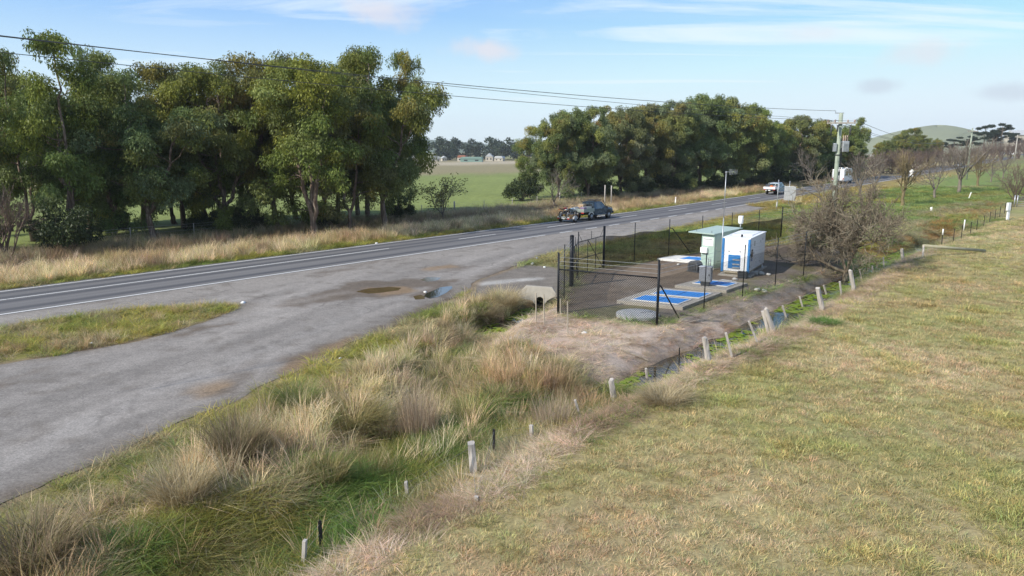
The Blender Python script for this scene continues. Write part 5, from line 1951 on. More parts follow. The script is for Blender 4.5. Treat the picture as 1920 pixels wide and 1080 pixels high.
for h in (2.1, 2.3, 2.5):
    mb.bar(np.array((0, 0, h)), back_pts[-1] - back_pts[0] + np.array((0, 0, h)), 0.005, 0.005, 4)
mb.build('barbed_wire', m_galv, tb)
perp = np.array((ed[1], -ed[0], 0))
p2 = back_pts[2] - back_pts[0]
MB().tube([p2 + np.array((0, 0, 2.02)), p2 + ed * 0.35 + np.array((0, 0, 1.95)), p2 + ed * 2.6 + np.array((0, 0, 0.05))], 0.03, 8).build('brace', m_black, tb)
# far end of the compound
fence_run('chain_link_fence', 'far end of the chain link fence, mostly behind the leafless hawthorn', [right_pts[-1] + bd * 0.05, back_pts[-1] + ed * 0.05], NF - 0.1, (0, 1))
# big gate post and gates
t = thing('gate_post', 'thick black gate post left of the open gate', 'post', tuple(G0))
MB().bar((0, 0, -0.1), (0, 0, 2.72), 0.11, 0.11, 14).build('shaft', m_black, t)
MB().lathe([(0.115, 2.72), (0.115, 2.75), (0.06, 2.79)], n=14).build('cap', m_black, t)


def gate(label, o, d_, L, side):
    t = thing('gate', label, 'gate', tuple(o))
    f = MB()
    e = d_ * L
    for h in (0.08, 1.0, 2.02):
        f.bar(np.array((0, 0, h)), e + np.array((0, 0, h)), 0.024, 0.024, 8)
    for s_ in (0.0, 1.0):
        f.bar(d_ * L * s_ + np.array((0, 0, 0.05)), d_ * L * s_ + np.array((0, 0, 2.62)), 0.024, 0.024, 8)
    f.bar(d_ * L * 0.5 + np.array((0, 0, 2.02)), d_ * L * 0.5 + np.array((0, 0, 2.5)), 0.016, 0.016, 8)
    f.build('gate_frame', m_black, t)
    for s_ in (0.36, 0.68):
        MB().bar(d_ * L * s_ + np.array((0, 0, 0.08)), d_ * L * s_ + np.array((0, 0, 2.02)), 0.02, 0.02, 8).build('upright', m_black, t)
    MB().bar(d_ * L * 0.36 + np.array((0, 0, 2.0)), d_ * L * 0.98 + np.array((0, 0, 0.1)), 0.018, 0.018, 8).build('brace', m_black, t)
    for a, b_ in ((0.0, 0.14), (1.0, 0.86)):
        MB().bar(d_ * L * a + np.array((0, 0, 2.5)), d_ * L * b_ + np.array((0, 0, 2.03)), 0.012, 0.012, 6).build('strut', m_black, t)
    panel('wire_mesh', d_ * 0.03, d_ * (L - 0.03), 2.0, m_chain, t, 0.08)
    return t


GM = np.array((*at(1083.5, 519), 0))
dg = GE - GM; Lg = float(np.linalg.norm(dg)); dg /= Lg
gate('closed right leaf of the black double gate next to the shade cloth', GM, dg, Lg - 0.1, 1)
dh = GM - G0; Lh = float(np.linalg.norm(dh)); dh /= Lh
gate('left leaf of the black double gate seen almost edge on at the thick post', G0 + dh * 0.13, dh, Lh - 0.2, -1)

# concrete slabs with blue lids
def slab(label, c, lids, mat=m_conc, th=0.16, extra=None, z0=0.0):
    """c: four corners in order; lids: list of (u0, u1, v0, v1) in slab coordinates"""
    c = [np.array(p) for p in c]
    o = sum(c) / 4
    t = thing('concrete_slab', label, 'slab', (o[0], o[1], z0))

    def uv(u, v):
        return (c[0] * (1 - u) * (1 - v) + c[1] * u * (1 - v) + c[2] * u * v + c[3] * (1 - u) * v) - o
    MB().prism([tuple(uv(*p)) for p in ((0, 0), (1, 0), (1, 1), (0, 1))], -0.1, th).build('base', mat, t, 0.015)
    for u0, u1, v0, v1 in lids:
        fr = MB()
        g_ = 0.012
        for (a0, b0), (a1, b1) in (((u0, v0), (u1, v0)), ((u1, v0), (u1, v1)), ((u1, v1), (u0, v1)), ((u0, v1), (u0, v0))):
            fr.beam((*uv(a0, b0), th + 0.012), (*uv(a1, b1), th + 0.012), 0.07, 0.05)
        lid = MB().prism([tuple(uv(*p)) for p in ((u0, v0), (u1, v0), (u1, v1), (u0, v1))], th - 0.03, th + 0.026).build('lid', m_bluelid, t)
        fr.build('lid_frame', m_concl, lid)
        mid = (u0 + u1) / 2
        MB().beam((*uv(mid, v0 + 0.02), th + 0.031), (*uv(mid, v1 - 0.02), th + 0.031), 0.03, 0.012).build('hinge', m_inkblue, lid)
    return t


slab('concrete slab with two bright blue lids nearest the braced corner post', [at(1156, 569), at(1280, 582), at(1354, 554), at(1231, 544)], [(0.17, 0.87, 0.10, 0.42), (0.20, 0.92, 0.53, 0.86)])
slab('concrete slab with a blue lid around the foot of the grey steel box', [at(1265, 540), at(1362, 550), at(1402, 536), at(1316, 527)], [(0.16, 0.86, 0.36, 0.82)])
slab('white concrete slab with a blue lid at the back beside the green cabinet', [at(1232, 488), at(1322, 496), at(1352, 488), at(1266, 482)], [(0.38, 0.96, 0.18, 0.82)], m_concl, 0.14)
t = thing('manhole_cover', 'round pale concrete manhole lid inside the near corner of the fence', 'manhole lid', (*at(1195.5, 593), 0))
MB().lathe([(0.93, -0.05), (0.95, 0.0), (0.95, 0.12), (0.93, 0.14), (0.40, 0.145)], n=48).build('ring', m_concw, t)
MB().box((0.42, 0.18, 0.146), (0.62, 0.05, 0.008), (0, 0, 0.35)).build('joint', m_dgrey, t)
sm_ = MB().prism([tuple(np.array(at(*p)) - np.array(at(1350, 528))) for p in ((1340, 528), (1362, 532), (1382, 529), (1355, 525))], 0.0, 0.05).build('concrete_cover', m_concw, None, 0.008)
sm_.location = (*at(1350, 528), 0.0)
tag(sm_, 'small bare concrete cover just behind the slab with the grey steel box', 'cover')

# grey steel box on its black pedestal
x_, y_ = at(1322, 541)
fd_ = math.atan2(-2.2, 4.0)          # facing the same way as the near fence
t = thing('switch_box', 'grey steel switch box on a dark pedestal over a blue lid', 'switch box', (x_, y_, 0.16), fd_)
MB().box((0, 0, 0.62), (0.62, 0.40, 0.78)).build('cabinet', m_grey, t, 0.015)
MB().box((0, -0.205, 0.62), (0.56, 0.012, 0.70)).build('door', m_grey, t, 0.004)
MB().box((0.22, -0.22, 0.62), (0.03, 0.03, 0.12)).build('handle', m_black, t)
MB().box((0, 0, 1.025), (0.68, 0.46, 0.03)).build('cap', m_galv, t, 0.006)
MB().loft([[(-.2, -.13, 0), (.2, -.13, 0), (.2, .13, 0), (-.2, .13, 0)], [(-.24, -.16, .22), (.24, -.16, .22), (.24, .16, .22), (-.24, .16, .22)]]).build('pedestal', m_dgrey, t)

# green cabinet (kiosk)
kf = np.array(at(1313, 503)); kr = np.array(at(1337, 506.5)); kb = np.array(at(1372, 490))
ux = kr - kf; WK = float(np.linalg.norm(ux)); ux /= WK
DK = float(np.linalg.norm(kb - kr)) * 0.62
ang = math.atan2(ux[1], ux[0])
t = thing('pump_cabinet', 'pale green pump control cabinet with a wide sloping roof', 'cabinet', (*kf, 0), ang)
HK = 2.16
MB().box((WK / 2, DK / 2, HK / 2 + 0.04), (WK, DK, HK)).build('body', m_kiosk, t, 0.015)
MB().box((WK / 2, DK / 2, 0.03), (WK + 0.16, DK + 0.16, 0.14)).build('plinth', m_conc, t, 0.01)
MB().prism([(-0.22, HK + 0.02), (DK + 0.30, HK + 0.20), (DK + 0.30, HK + 0.25), (-0.22, HK + 0.09), (-0.22, HK + 0.06)], -0.85, WK + 0.10, 'YZ').build('roof', m_kroof, t, 0.008)
MB().prism([(0.0, HK + 0.03), (DK, HK + 0.03), (DK, HK + 0.15)], WK - 0.05, WK - 0.01, 'YZ').build('gable', m_kiosk, t)
mb = MB()
for yy in (0.1, DK / 2 + 0.1):
    mb2 = MB().box((WK + 0.012, yy + DK * 0.22, HK / 2 + 0.08), (0.018, DK * 0.42, HK - 0.2))
    d_ = mb2.build('door', m_kiosk, t, 0.005)
    MB().box((WK + 0.035, yy + 0.06, HK / 2 + 0.25), (0.035, 0.03, 0.14)).build('handle', m_galv, d_)
for zz in (0.5, 1.1):
    MB().box((WK + 0.026, DK * 0.32, zz), (0.012, DK * 0.36, 0.02)).build('vent', m_dgrey, t)
nb = MB().box((WK * 0.52, -0.012, 1.72), (WK * 0.80, 0.02, 0.52)).build('notice', m_whitep, t, 0.004)
mb = MB()
r_ = np.random.default_rng(3)
for k in range(4):
    w_ = (0.7, 0.62, 0.5, 0.3)[k] * WK
    mb.box((WK * 0.50, -0.0245, 1.86 - 0.09 * k), (w_, 0.004, (0.05, 0.02, 0.018, 0.018)[k]))
mb.build('lettering', m_galv, nb)
MB().box((WK * 0.30, -0.09, 1.18), (WK * 0.5, 0.18, 0.34)).build('meter_box', m_whitep, t, 0.012)
for xx in (0.62, 0.78):
    MB().tube([(WK * xx, -0.05, 0.0), (WK * xx, -0.05, 0.62), (WK * xx, 0.0, 0.70)], 0.022, 8).build('conduit', m_galv, t)
MB().tube([(WK + 0.05, DK * 0.75, 1.30), (WK + 0.2, DK * 0.7, 1.32), (WK + 0.26, DK * 0.66, 1.1), (WK + 0.22, DK * 0.5, 0.55), (WK + 0.34, DK * 0.2, 0.12)], 0.035, 8).build('cable_duct', m_whitep, t)
for xx, yy in ((-0.5, 0.15), (WK * 0.75, 0.0)):
    MB().bar((xx, yy, HK + 0.10), (xx, yy, HK + 0.24), 0.014, 0.014, 6).build('lifting_eye', m_dgrey, t)
g_ = MB().bar((WK + 0.02, DK + 0.15, HK + 0.25), (WK + 0.02, DK + 0.15, HK + 0.52), 0.035, 0.035, 8).build('rain_gauge', m_galv, t)
MB().lathe([(0.10, HK + 0.50), (0.155, HK + 0.56), (0.155, HK + 0.98), (0.145, HK + 1.0)], (WK + 0.02, DK + 0.15, 0), 20).build('funnel', m_whitep, g_)

# dark grey rounded cover beside the cabinet
x_, y_ = at(1303, 509)
t = thing('plastic_cover', 'dark grey plastic cover with a rounded top left of the green cabinet', 'cover', (x_, y_, 0), ang)
prof = [(-0.36, 0.0), (-0.36, 0.38)] + [(-0.36 + 0.36 * (1 - math.cos(a)), 0.38 + 0.30 * math.sin(a)) for a in np.linspace(0.15, math.pi - 0.15, 12)] + [(0.36, 0.38), (0.36, 0.0)]
MB().prism(prof, -0.28, 0.28, 'XZ').build('shell', m_dgrey, t, 0.02)
MB().box((0, 0, 0.02), (0.82, 0.64, 0.05)).build('foot', m_dgrey, t, 0.01)
mb = MB()
for k in range(5):
    mb.box((-0.22 + 0.11 * k, -0.285, 0.3), (0.035, 0.014, 0.42))
mb.build('rib', m_black, t)

# generator
gl = np.array(at(1352, 516)); gr = np.array(at(1403, 520.5)); gb = np.array(at(1442, 505))
ux = gr - gl; WG = float(np.linalg.norm(ux)); ux /= WG
uy = np.array((-ux[1], ux[0]))
LG = 4.2
ang = math.atan2(ux[1], ux[0])
t = thing('generator', 'white canopied generator with blue corner posts', 'generator', (*gl, 0), ang)
Z0, HG = 0.30, 1.92
MB().box((WG / 2, LG / 2, Z0 + HG / 2), (WG - 0.06, LG, HG)).build('canopy', m_white, t, 0.02)
for xx in (0.035, WG - 0.05):
    MB().prism([(xx - 0.075, 0.06), (xx - 0.075, -0.02), (xx - 0.045, -0.045), (xx + 0.05, -0.045), (xx + 0.075, -0.02), (xx + 0.075, 0.06)], Z0 - 0.05, Z0 + HG - 0.02).build('corner_post', m_blue, t, 0.008)
MB().box((WG / 2, LG / 2 + 0.02, Z0 + HG + 0.02), (WG + 0.02, LG + 0.06, 0.05)).build('roof', m_white, t, 0.015)
MB().box((WG / 2, LG * 0.62, Z0 + HG + 0.06), (WG * 0.72, LG * 0.62, 0.05)).build('roof_hatch', m_white, t, 0.015)
ex = MB().bar((WG * 0.62, 0.42, Z0 + HG + 0.03), (WG * 0.62, 0.42, Z0 + HG + 0.15), 0.06, 0.06, 12).build('exhaust', m_dgrey, t)
MB().lathe([(0.075, 0), (0.075, 0.03), (0.03, 0.05)], (WG * 0.62, 0.42, Z0 + HG + 0.15), 12).build('rain_cap', m_black, ex)
lf = MB().box((WG * 0.45, -0.012, Z0 + 0.56), (WG * 0.44, 0.03, 0.80)).build('louvre', m_blue, t, 0.006)
mb = MB()
for k in range(10):
    mb.box((WG * 0.45, -0.034, Z0 + 0.20 + 0.08 * k), (WG * 0.40, 0.05, 0.012), (0.6, 0, 0))
mb.build('blade', m_blue, lf)
mb = MB()
for zz in (0.22, 0.42, 0.68):
    mb.box((WG * 0.53, -0.066, Z0 + zz), (WG * 0.26, 0.006, 0.085))
mb.build('painted_reflection', m_galv, lf)  # pale bars modelled in place of reflections on the louvre
for xx in (0.25, 0.66):
    MB().box((WG * xx, -0.012, Z0 + 1.16), (0.10, 0.03, 0.035)).build('latch', m_black, t)
sx_ = WG - 0.03 + 0.004
for y0, y1 in ((0.12, 1.46), (1.50, 2.80), (2.84, 4.10)):
    MB().box((sx_ + 0.004, (y0 + y1) / 2, Z0 + 0.97), (0.016, y1 - y0, 1.72)).build('side_door', m_white, t, 0.006)
wf = MB().box((sx_ + 0.016, 0.62, Z0 + 1.02), (0.02, 0.40, 0.48)).build('window', m_black, t, 0.05)
MB().box((sx_ + 0.0285, 0.62, Z0 + 1.02), (0.008, 0.31, 0.38)).build('pane', m_glass, wf)
for y_, z_ in ((0.26, 0.98), (1.06, 1.0), (0.26, 1.52), (0.26, 0.3), (2.75, 0.3), (2.75, 1.52), (3.3, 1.6)):
    MB().box((sx_ + 0.022, y_, Z0 + z_), (0.022, 0.05, 0.12)).build('hinge', m_dgrey if z_ > 0.9 and z_ < 1.1 else m_galv, t)
MB().box((sx_ + 0.0155, 0.66, Z0 + 0.66), (0.008, 0.26, 0.17)).build('decal', m_inkblue, t)
MB().box((sx_ + 0.0155, 0.36, Z0 + 0.66), (0.008, 0.14, 0.10)).build('decal', m_galv, t)
MB().box((sx_ + 0.0155, 1.20, Z0 + 1.55), (0.008, 0.26, 0.30)).build('decal', m_galv, t)
MB().box((WG / 2, LG / 2, Z0 - 0.05), (WG - 0.16, LG - 0.05, 0.12)).build('skid', m_tan, t)
for yy in (0.1, 1.9, 3.9):
    MB().box((WG / 2, yy + 0.12, 0.1), (WG - 0.3, 0.16, 0.26)).build('leg', m_tan, t)
mb = MB().box((WG / 2, LG / 2, 0.03), (WG + 0.3, LG + 0.35, 0.1)); mb.build('plinth', m_conc, t, 0.01)
MB().bar((WG - 0.1, 3.9, Z0 - 0.02), (WG + 0.05, 3.5, 0.03), 0.05, 0.05, 8).build('drain_pipe', m_concl, t)
x_, y_ = at(1392, 521.5)
t = thing('battery_case', 'black ribbed plastic case under the near corner of the generator', 'case', (x_, y_, 0), ang)
MB().box((0, 0, 0.17), (0.50, 0.34, 0.34)).build('case', m_dgrey, t, 0.02)
MB().box((0, 0, 0.36), (0.55, 0.38, 0.05)).build('lid', m_black, t, 0.01)
mb = MB()
for k in range(3):
    mb.box((0, -0.175, 0.08 + 0.09 * k), (0.44, 0.014, 0.03))
mb.build('rib', m_black, t)
x_, y_ = at(1413, 514)
t = thing('concrete_block', 'grey hollow concrete block beside the generator skid', 'block', (x_, y_, 0), ang + 0.3)
MB().box((0, 0, 0.1), (0.5, 0.22, 0.2)).build('block', m_concw, t, 0.01)

# antenna mast
x_, y_ = at(1351, 512)
t = thing('antenna_mast', 'tall thin galvanised mast with a small comb antenna', 'antenna', (x_, y_, 0))
top = height_at(x_, y_, 0, 321)
MB().bar((0, 0, 0), (0.0, 0, top * 0.55), 0.034, 0.034, 10).bar((0, 0, top * 0.55), (0.0, 0, top), 0.026, 0.026, 10).build('pole', m_galv, t)
MB().box((0, 0, top - 0.06), (0.09, 0.09, 0.12)).build('clamp', m_galv, t, 0.01)
an = MB().bar((0.0, 0, top - 0.03), (0.66, 0.05, top - 0.05), 0.012, 0.012, 6).build('antenna', m_galv, t)
mb = MB()
for k, xx in enumerate((0.20, 0.25, 0.30, 0.38, 0.47, 0.56, 0.64)):
    L = 0.14 if k > 2 else 0.17
    mb.bar((xx, 0.05 * xx / 0.66, top - 0.045 - L), (xx, 0.05 * xx / 0.66, top - 0.045 + L), 0.009, 0.009, 6)
mb.build('rod', m_galv, an)

# culvert headwall
x_, y_, _ = atg(1008, 560)
x_, y_ = at(1006, 557)
t = thing('culvert', 'pale concrete culvert headwall with an arched pipe mouth', 'culvert', (x_, y_, 0.0), -0.12)
arch = [(0.17 + 0.22 * math.cos(a), -0.22 + 0.25 * math.sin(a)) for a in np.linspace(0, math.pi, 12)]
outl = [(-0.98, 0.10), (-0.92, 0.05), (-0.60, -0.10), (-0.2, -0.16), (-0.05, -0.36)] + arch[::-1] + [(0.39, -0.36), (0.55, -0.14), (0.95, 0.08), (0.98, 0.22), (0.78, 0.50), (-0.52, 0.56)]
hw = MB()
hw.prism(outl, -0.08, 0.10, 'XZ')
for v in hw.bm.verts:
    v.co.y += 0.22 * (v.co.z - 0.1)
hw.build('headwall', m_conc, t, 0.012)
pr = []
for yy in (0.03, 1.6):
    pr.append([(0.17 + 0.20 * math.cos(a), yy, -0.22 + 0.23 * math.sin(a)) for a in np.linspace(0, 2 * math.pi, 17)[:-1]])
mbp = MB(); vr = [[mbp.bm.verts.new(p) for p in r_] for r_ in pr]
for i in range(16):
    mbp.bm.faces.new((vr[0][i], vr[0][(i + 1) % 16], vr[1][(i + 1) % 16], vr[1][i]))
mbp.bm.faces.new(vr[1])
mbp.build('pipe', m_dgrey, t)

# stakes near the culvert
GS = 'thin pale stakes near the culvert'
for px, b_, t_, lab in [(1005, 606, 549, 'thin pale stake left of the pair in front of the culvert mouth'), (1020, 609, 551, 'thin pale stake right of the pair in front of the culvert mouth'),
                        (1051, 591, 560, 'shortest pale stake touching the corner post of the fence'), (1064, 628, 565, 'thin pale stake in the dead grass right of the corner post')]:
    x_, y_, z_ = atg(px, b_)
    h = height_at(x_, y_, z_, t_)
    o = MB().box((0, 0, h / 2 - 0.1), (0.045, 0.03, h + 0.2), (0, R(rng.normal(-1.5, 1.0)), rng.uniform(0, 1))).build('stake', m_stake, None, 0.004, (x_, y_, z_))
    tag(o, lab, 'stake', GS)
x0, y0, z0 = atg(1158, 656); x1, y1, z1 = atg(1215, 679)
o = MB().beam((0, 0, 0.06), (x1 - x0, y1 - y0, z1 - z0 + 0.08), 0.06, 0.04).build('fallen_stake', m_stake, None, 0.005, (x0, y0, z0))
tag(o, 'thin pale stick lying on the bank above the ditch', 'stick')

# ------------------------------------------------------------------ old paddock fence
t = thing('paddock_fence', 'old wire fence of leaning weathered posts between the ditch and the paddock', 'fence', (0, 0, 0))
POSTS = [  # px base, py base, px top, py top, kind
    (893, 908, 883, 834, 'split'), (1156, 758, 1146, 714, 'split'), (1333, 687, 1321, 634, 'split'), (1456, 628, 1436, 580, 'split'), (1448, 632, 1431, 584, 'thin2'), (1545, 583, 1532, 539, 'split'),
    (1604, 546, 1594, 507, 'split'), (1694, 490, 1690, 466, 'split'),
    (769, 952, 761, 903, 'thin'), (999, 838, 996, 795, 'thin'), (566, 1078, 572, 1012, 'thin'), (895, 940, 893, 928, 'thin'), (1217, 718, 1211, 690, 'thin'), (1377, 672, 1361, 624, 'thin'), (1427, 646, 1404, 602, 'thin'), (1480, 601, 1467, 573, 'thin'),
    (1511, 581, 1499, 556, 'thin'), (1580, 556, 1574, 527, 'thin'), (1555, 556, 1543, 534, 'thin'), (1618, 527, 1612, 505, 'thin'), (1641, 517, 1635, 498, 'thin'), (1098, 790, 1078, 750, 'thin'), (1660, 506, 1656, 482, 'thin'),
    (605, 1056, 599, 978, 'steel'), (926, 872, 926, 805, 'steel'), (1273, 702, 1274, 652, 'steel')]
heads = []
for bx, by, tx, ty, kind in POSTS:
    x_, y_, z_ = atg(bx, by)
    h = height_at(x_, y_, z_, ty)
    b_ = (540 - ty) / FPX
    tx_ = (tx - 960) / FPX * y_ / (math.cos(PITCH) + b_ * math.sin(PITCH))
    p0 = Vector((x_, y_, z_ - 0.25)); p1 = Vector((tx_, y_ + rng.normal(0, 0.04), z_ + h))
    mb = MB()
    if kind == 'split':
        w = 0.15
        q = (p1 - p0).to_track_quat('Z', 'Y').to_matrix()
        rings = []
        r_ = np.random.default_rng(int(bx))
        for k in range(6):
            s_ = k / 5; c_ = p0.lerp(p1, s_)
            ring = []
            for a in range(8):
                an = a * math.pi / 4 + 0.3
                rad = w * (1.0 if a % 2 else 0.85) * (1 - 0.15 * s_) * r_.uniform(0.85, 1.15)
                ring.append(c_ + q @ Vector((rad * math.cos(an), rad * 0.75 * math.sin(an), (r_.uniform(-.03, .05) if k == 5 else 0))))
            rings.append(ring)
        mb.loft(rings)
        o = mb.build('split_post', m_post, t)
    elif kind == 'steel':
        d_ = p1 - p0
        mb.bar(p0, p1, 0.026, 0.026, 3)
        mb.beam(p0 + Vector((0, -0.02, 0)), p1 + Vector((0, -0.02, 0)), 0.07, 0.01)
        o = mb.build('steel_picket', m_steelp, t)
    else:
        w = 0.095 if kind == 'thin' else 0.15
        mb.beam(p0, p1, w, w * 0.7)
        o = mb.build('dropper', m_post, t, 0.006)
    heads.append((x_, p0, p1))
heads.sort(key=lambda v: v[0])
mb = MB()
for f_ in (0.55, 0.78, 0.95):
    pts = [a.lerp(b_, f_) for _, a, b_ in heads]
    for a, b_ in zip(pts[:-1], pts[1:]):
        mb.bar(a, b_, 0.0028, 0.0028, 3, False)
mb.build('wire', m_galv, t)

t = thing('picket_fence', 'newer wire fence of black steel pickets along the far side of the paddock', 'fence', (0, 0, 0))
PK = [(1765, 461, 430, 1), (1787, 455, 429, 0), (1802, 448, 421, 0), (1819, 440, 416, 0), (1831, 432, 409, 0), (1844, 425.5, 403, 0), (1855, 419, 397, 0), (1865, 413, 392, 0), (1874, 408, 387, 0), (1883, 402, 381, 0), (1896, 395, 378, 0), (1807, 431, 412, 2)]
hd = []
for px, b_, t_, kind in PK:
    x_, y_, z_ = atg(px, b_)
    h = height_at(x_, y_, z_, t_)
    if kind == 2:
        MB().bar((x_, y_, z_ - 0.1), (x_, y_, z_ + h), 0.05, 0.05, 8).build('white_post', m_whitep, t)
        continue
    pk = MB().bar((x_, y_, z_ - 0.1), (x_, y_, z_ + h), 0.032, 0.032, 4).build('steel_picket', m_steelp, t)
    if kind == 1:
        MB().bar((x_, y_, z_ + h * 0.66), (x_, y_, z_ + h * 1.02), 0.05, 0.05, 8).build('white_sleeve', m_whitep, pk)
    hd.append((Vector((x_, y_, z_)), h))
mb = MB()
for f_ in (0.25, 0.45, 0.65, 0.85, 0.98):
    for (a, h0), (c_, h1) in zip(hd[:-1], hd[1:]):
        mb.bar(a + Vector((0, 0, h0 * f_)), c_ + Vector((0, 0, h1 * f_)), 0.005, 0.005, 3, False)
mb.build('wire', m_galv, t)

# timber rail
x0, y0, z0 = atg(1729, 484); x1, y1, z1 = atg(1846, 474)
h0 = height_at(x0, y0, z0, 461); 
t = thing('timber_rail', 'long round timber strainer rail lying level at the corner of the paddock', 'rail', (x0, y0, z0))
p1 = Vector((x1 - x0, y1 - y0, z1 - z0 + 0.13))
MB().bar((0, 0, h0), p1, 0.11, 0.095, 12).build('log', m_logw, t)
MB().bar((0.02, 0, -0.2), (0.02, 0, h0 + 0.05), 0.06, 0.06, 8).build('post', m_post, t)
MB().bar(p1 + Vector((-0.1, 0, -0.3)), p1 + Vector((-0.1, 0.0, -0.02)), 0.1, 0.1, 8).build('foot', m_post, t)
mb = MB()
for k in range(4):
    mb.bar((0.02 + 0.3 * k, 0.02, -0.1), (0.02 + 0.3 * k, 0.02, h0), 0.005, 0.005, 4)
mb.build('wire', m_galv, t)

# white meter post on the right
x_, y_, z_ = atg(1888, 413); h = height_at(x_, y_, z_, 380)
t = thing('meter_post', 'white post with a white box on it beside the black pickets', 'post', (x_, y_, z_), 0.3)
MB().box((0.06, 0, h / 2), (0.26, 0.16, h)).build('post', m_white, t, 0.015)
MB().box((-0.08, -0.06, h * 0.78), (0.40, 0.2, h * 0.44)).build('box', m_white, t, 0.015)
# farm gate
x_, y_, z_ = atg(1901, 388); h = height_at(x_, y_, z_, 366)
t = thing('farm_gate', 'galvanised farm gate at the right edge of the picture', 'gate', (x_, y_, z_), -0.1)
for xx in (0.0, 0.32):
    MB().bar((xx, 0, 0), (xx, 0, h), 0.07, 0.07, 8).build('post', m_galv, t)
mb = MB()
for k in range(5):
    mb.bar((0.32, 0, 0.15 + k * h * 0.19), (3.8, 0, 0.15 + k * h * 0.19), 0.025, 0.025, 6)
mb.bar((3.8, 0, 0.1), (3.8, 0, h * 0.95), 0.025, 0.025, 6)
mb.build('bars', m_galv, t)


# ------------------------------------------------------------------ roadside posts and signs
def peg(px, b_, t_, lab, w=0.1, name='guide_post', cat='guide post', mat=None, lean=0.03, refl=True):
    x_, y_, z_ = atg(px, b_)
    h = height_at(x_, y_, z_, t_)
    t = thing(name, lab, cat, (x_, y_, z_), R(-40))
    MB().prism([(-w / 2, 0), (w / 2, 0), (w / 2 + lean, h - 0.05), (w / 2 - 0.02 + lean, h), (-w / 2 + lean, h - 0.04)], -0.02, 0.02, 'XZ').build('blade', mat or m_whitep, t, 0.004)
    if refl:
        MB().box((lean * 0.8, -0.024, h * 0.82), (w * 0.5, 0.008, 0.09)).build('reflector', m_red, t)


peg(1266, 383, 369, 'white guide post in the dry grass beyond the highway', 0.14)
peg(1456, 389.5, 378, 'white guide post on the near side below the back of the road sign', 0.17)
peg(1745.5, 396, 388, 'short white peg on the lawn right of the nearest leafless tree', 0.22, 'marker_peg', 'peg', None, 0.0, False)
peg(1816, 373, 360, 'thin white leaning stake by the dry grass under the tallest lawn tree', 0.12, 'marker_stake', 'stake', None, 0.22, False)
x_, y_, z_ = atg(1456, 396); h = height_at(x_, y_, z_, 337)
x2, y2, z2 = atg(1478, 384)
rzs = math.atan2(y2 - y_, x2 - x_)
t = thing('road_sign', 'grey back of a roadside sign board on two thin steel poles', 'sign', (x_, y_, z_), rzs)
Ls = math.hypot(x2 - x_, y2 - y_)
h2 = height_at(x2, y2, z2, 337)
MB().bar((0, 0, -0.1), (0, 0, h), 0.045, 0.045, 8).build('pole', m_galv, t)
MB().bar((Ls, 0, -0.1), (Ls, 0, h2), 0.045, 0.045, 8).build('pole', m_galv, t)
zt = height_at(x2, y2, z2, 347); zb = height_at(x2, y2, z2, 373.5)
ba = math.atan2(RN[1], RN[0]) - rzs
bc, bs = math.cos(ba), math.sin(ba)
MB().box((Ls + 0.1 * bc + 0.075 * -bs * -1, 0.1 * bs + 0.075 * bc, (zt + zb) / 2), (1.5, 0.02, zt - zb), (0, 0, ba)).build('board', m_galv, t, 0.01)
for zz in (zb + 0.35, (zt + zb) / 2, zt - 0.35):
    MB().box((Ls + 0.1 * bc + 0.055 * bs, 0.1 * bs + 0.055 * bc, zz), (1.45, 0.016, 0.06), (0, 0, ba)).build('brace', m_grey, t)
MB().bar((0.02, 0, h * 0.62), (Ls - 0.1, 0.02, h2 * 0.6), 0.02, 0.02, 6).build('cross_bar', m_galv, t)
GTP = 'timber poles beside the highway'
for px, b_, t_, lab in [(1133.5, 391, 347, 'left of two bare timber poles standing behind the blue utility truck'), (1145.5, 390, 348, 'right of two bare timber poles standing behind the blue utility truck')]:
    x_, y_, z_ = atg(px, b_)
    o = MB().bar((0, 0, -0.1), (0, 0, height_at(x_, y_, z_, t_)), 0.075, 0.07, 10).build('timber_pole', m_polegrey, None, 0, (x_, y_, z_))
    tag(o, lab, 'pole', GTP)
# small signs along the far road
x_, y_, z_ = atg(1708, 337); h = height_at(x_, y_, z_, 318)
t = thing('route_sign', 'white curve sign on a grey pole beside the highway beyond the motorhome', 'sign', (x_, y_, z_), R(-50))
MB().bar((0, 0, 0), (0, 0, h), 0.05, 0.05, 8).build('pole', m_galv, t)
MB().box((0, -0.06, h * 0.82), (0.75, 0.03, 0.75), (0, R(45), 0)).build('plate', m_white, t)
MB().box((0, -0.06, h * 0.48), (0.6, 0.03, 0.5)).build('plate', m_white, t)
for px, b_, t_, lab, w in [(1827, 300, 291, 'small white sign at the distant bend left of a double post', 2.2), (1879, 295, 285, 'white sign at the distant bend left of the far power pole', 2.0), (1898, 295, 284, 'wide white sign at the distant bend right of the far power pole', 3.2)]:
    x_, y_, z_ = atg(px, b_); h = height_at(x_, y_, z_, t_)
    t = thing('distant_sign', lab, 'sign', (x_, y_, z_), R(-35))
    MB().bar((0, 0, 0), (0, 0, h), 0.12, 0.12, 6).build('pole', m_galv, t)
    MB().box((0, -0.15, h * 0.75), (w, 0.08, h * 0.45)).build('plate', m_white, t)

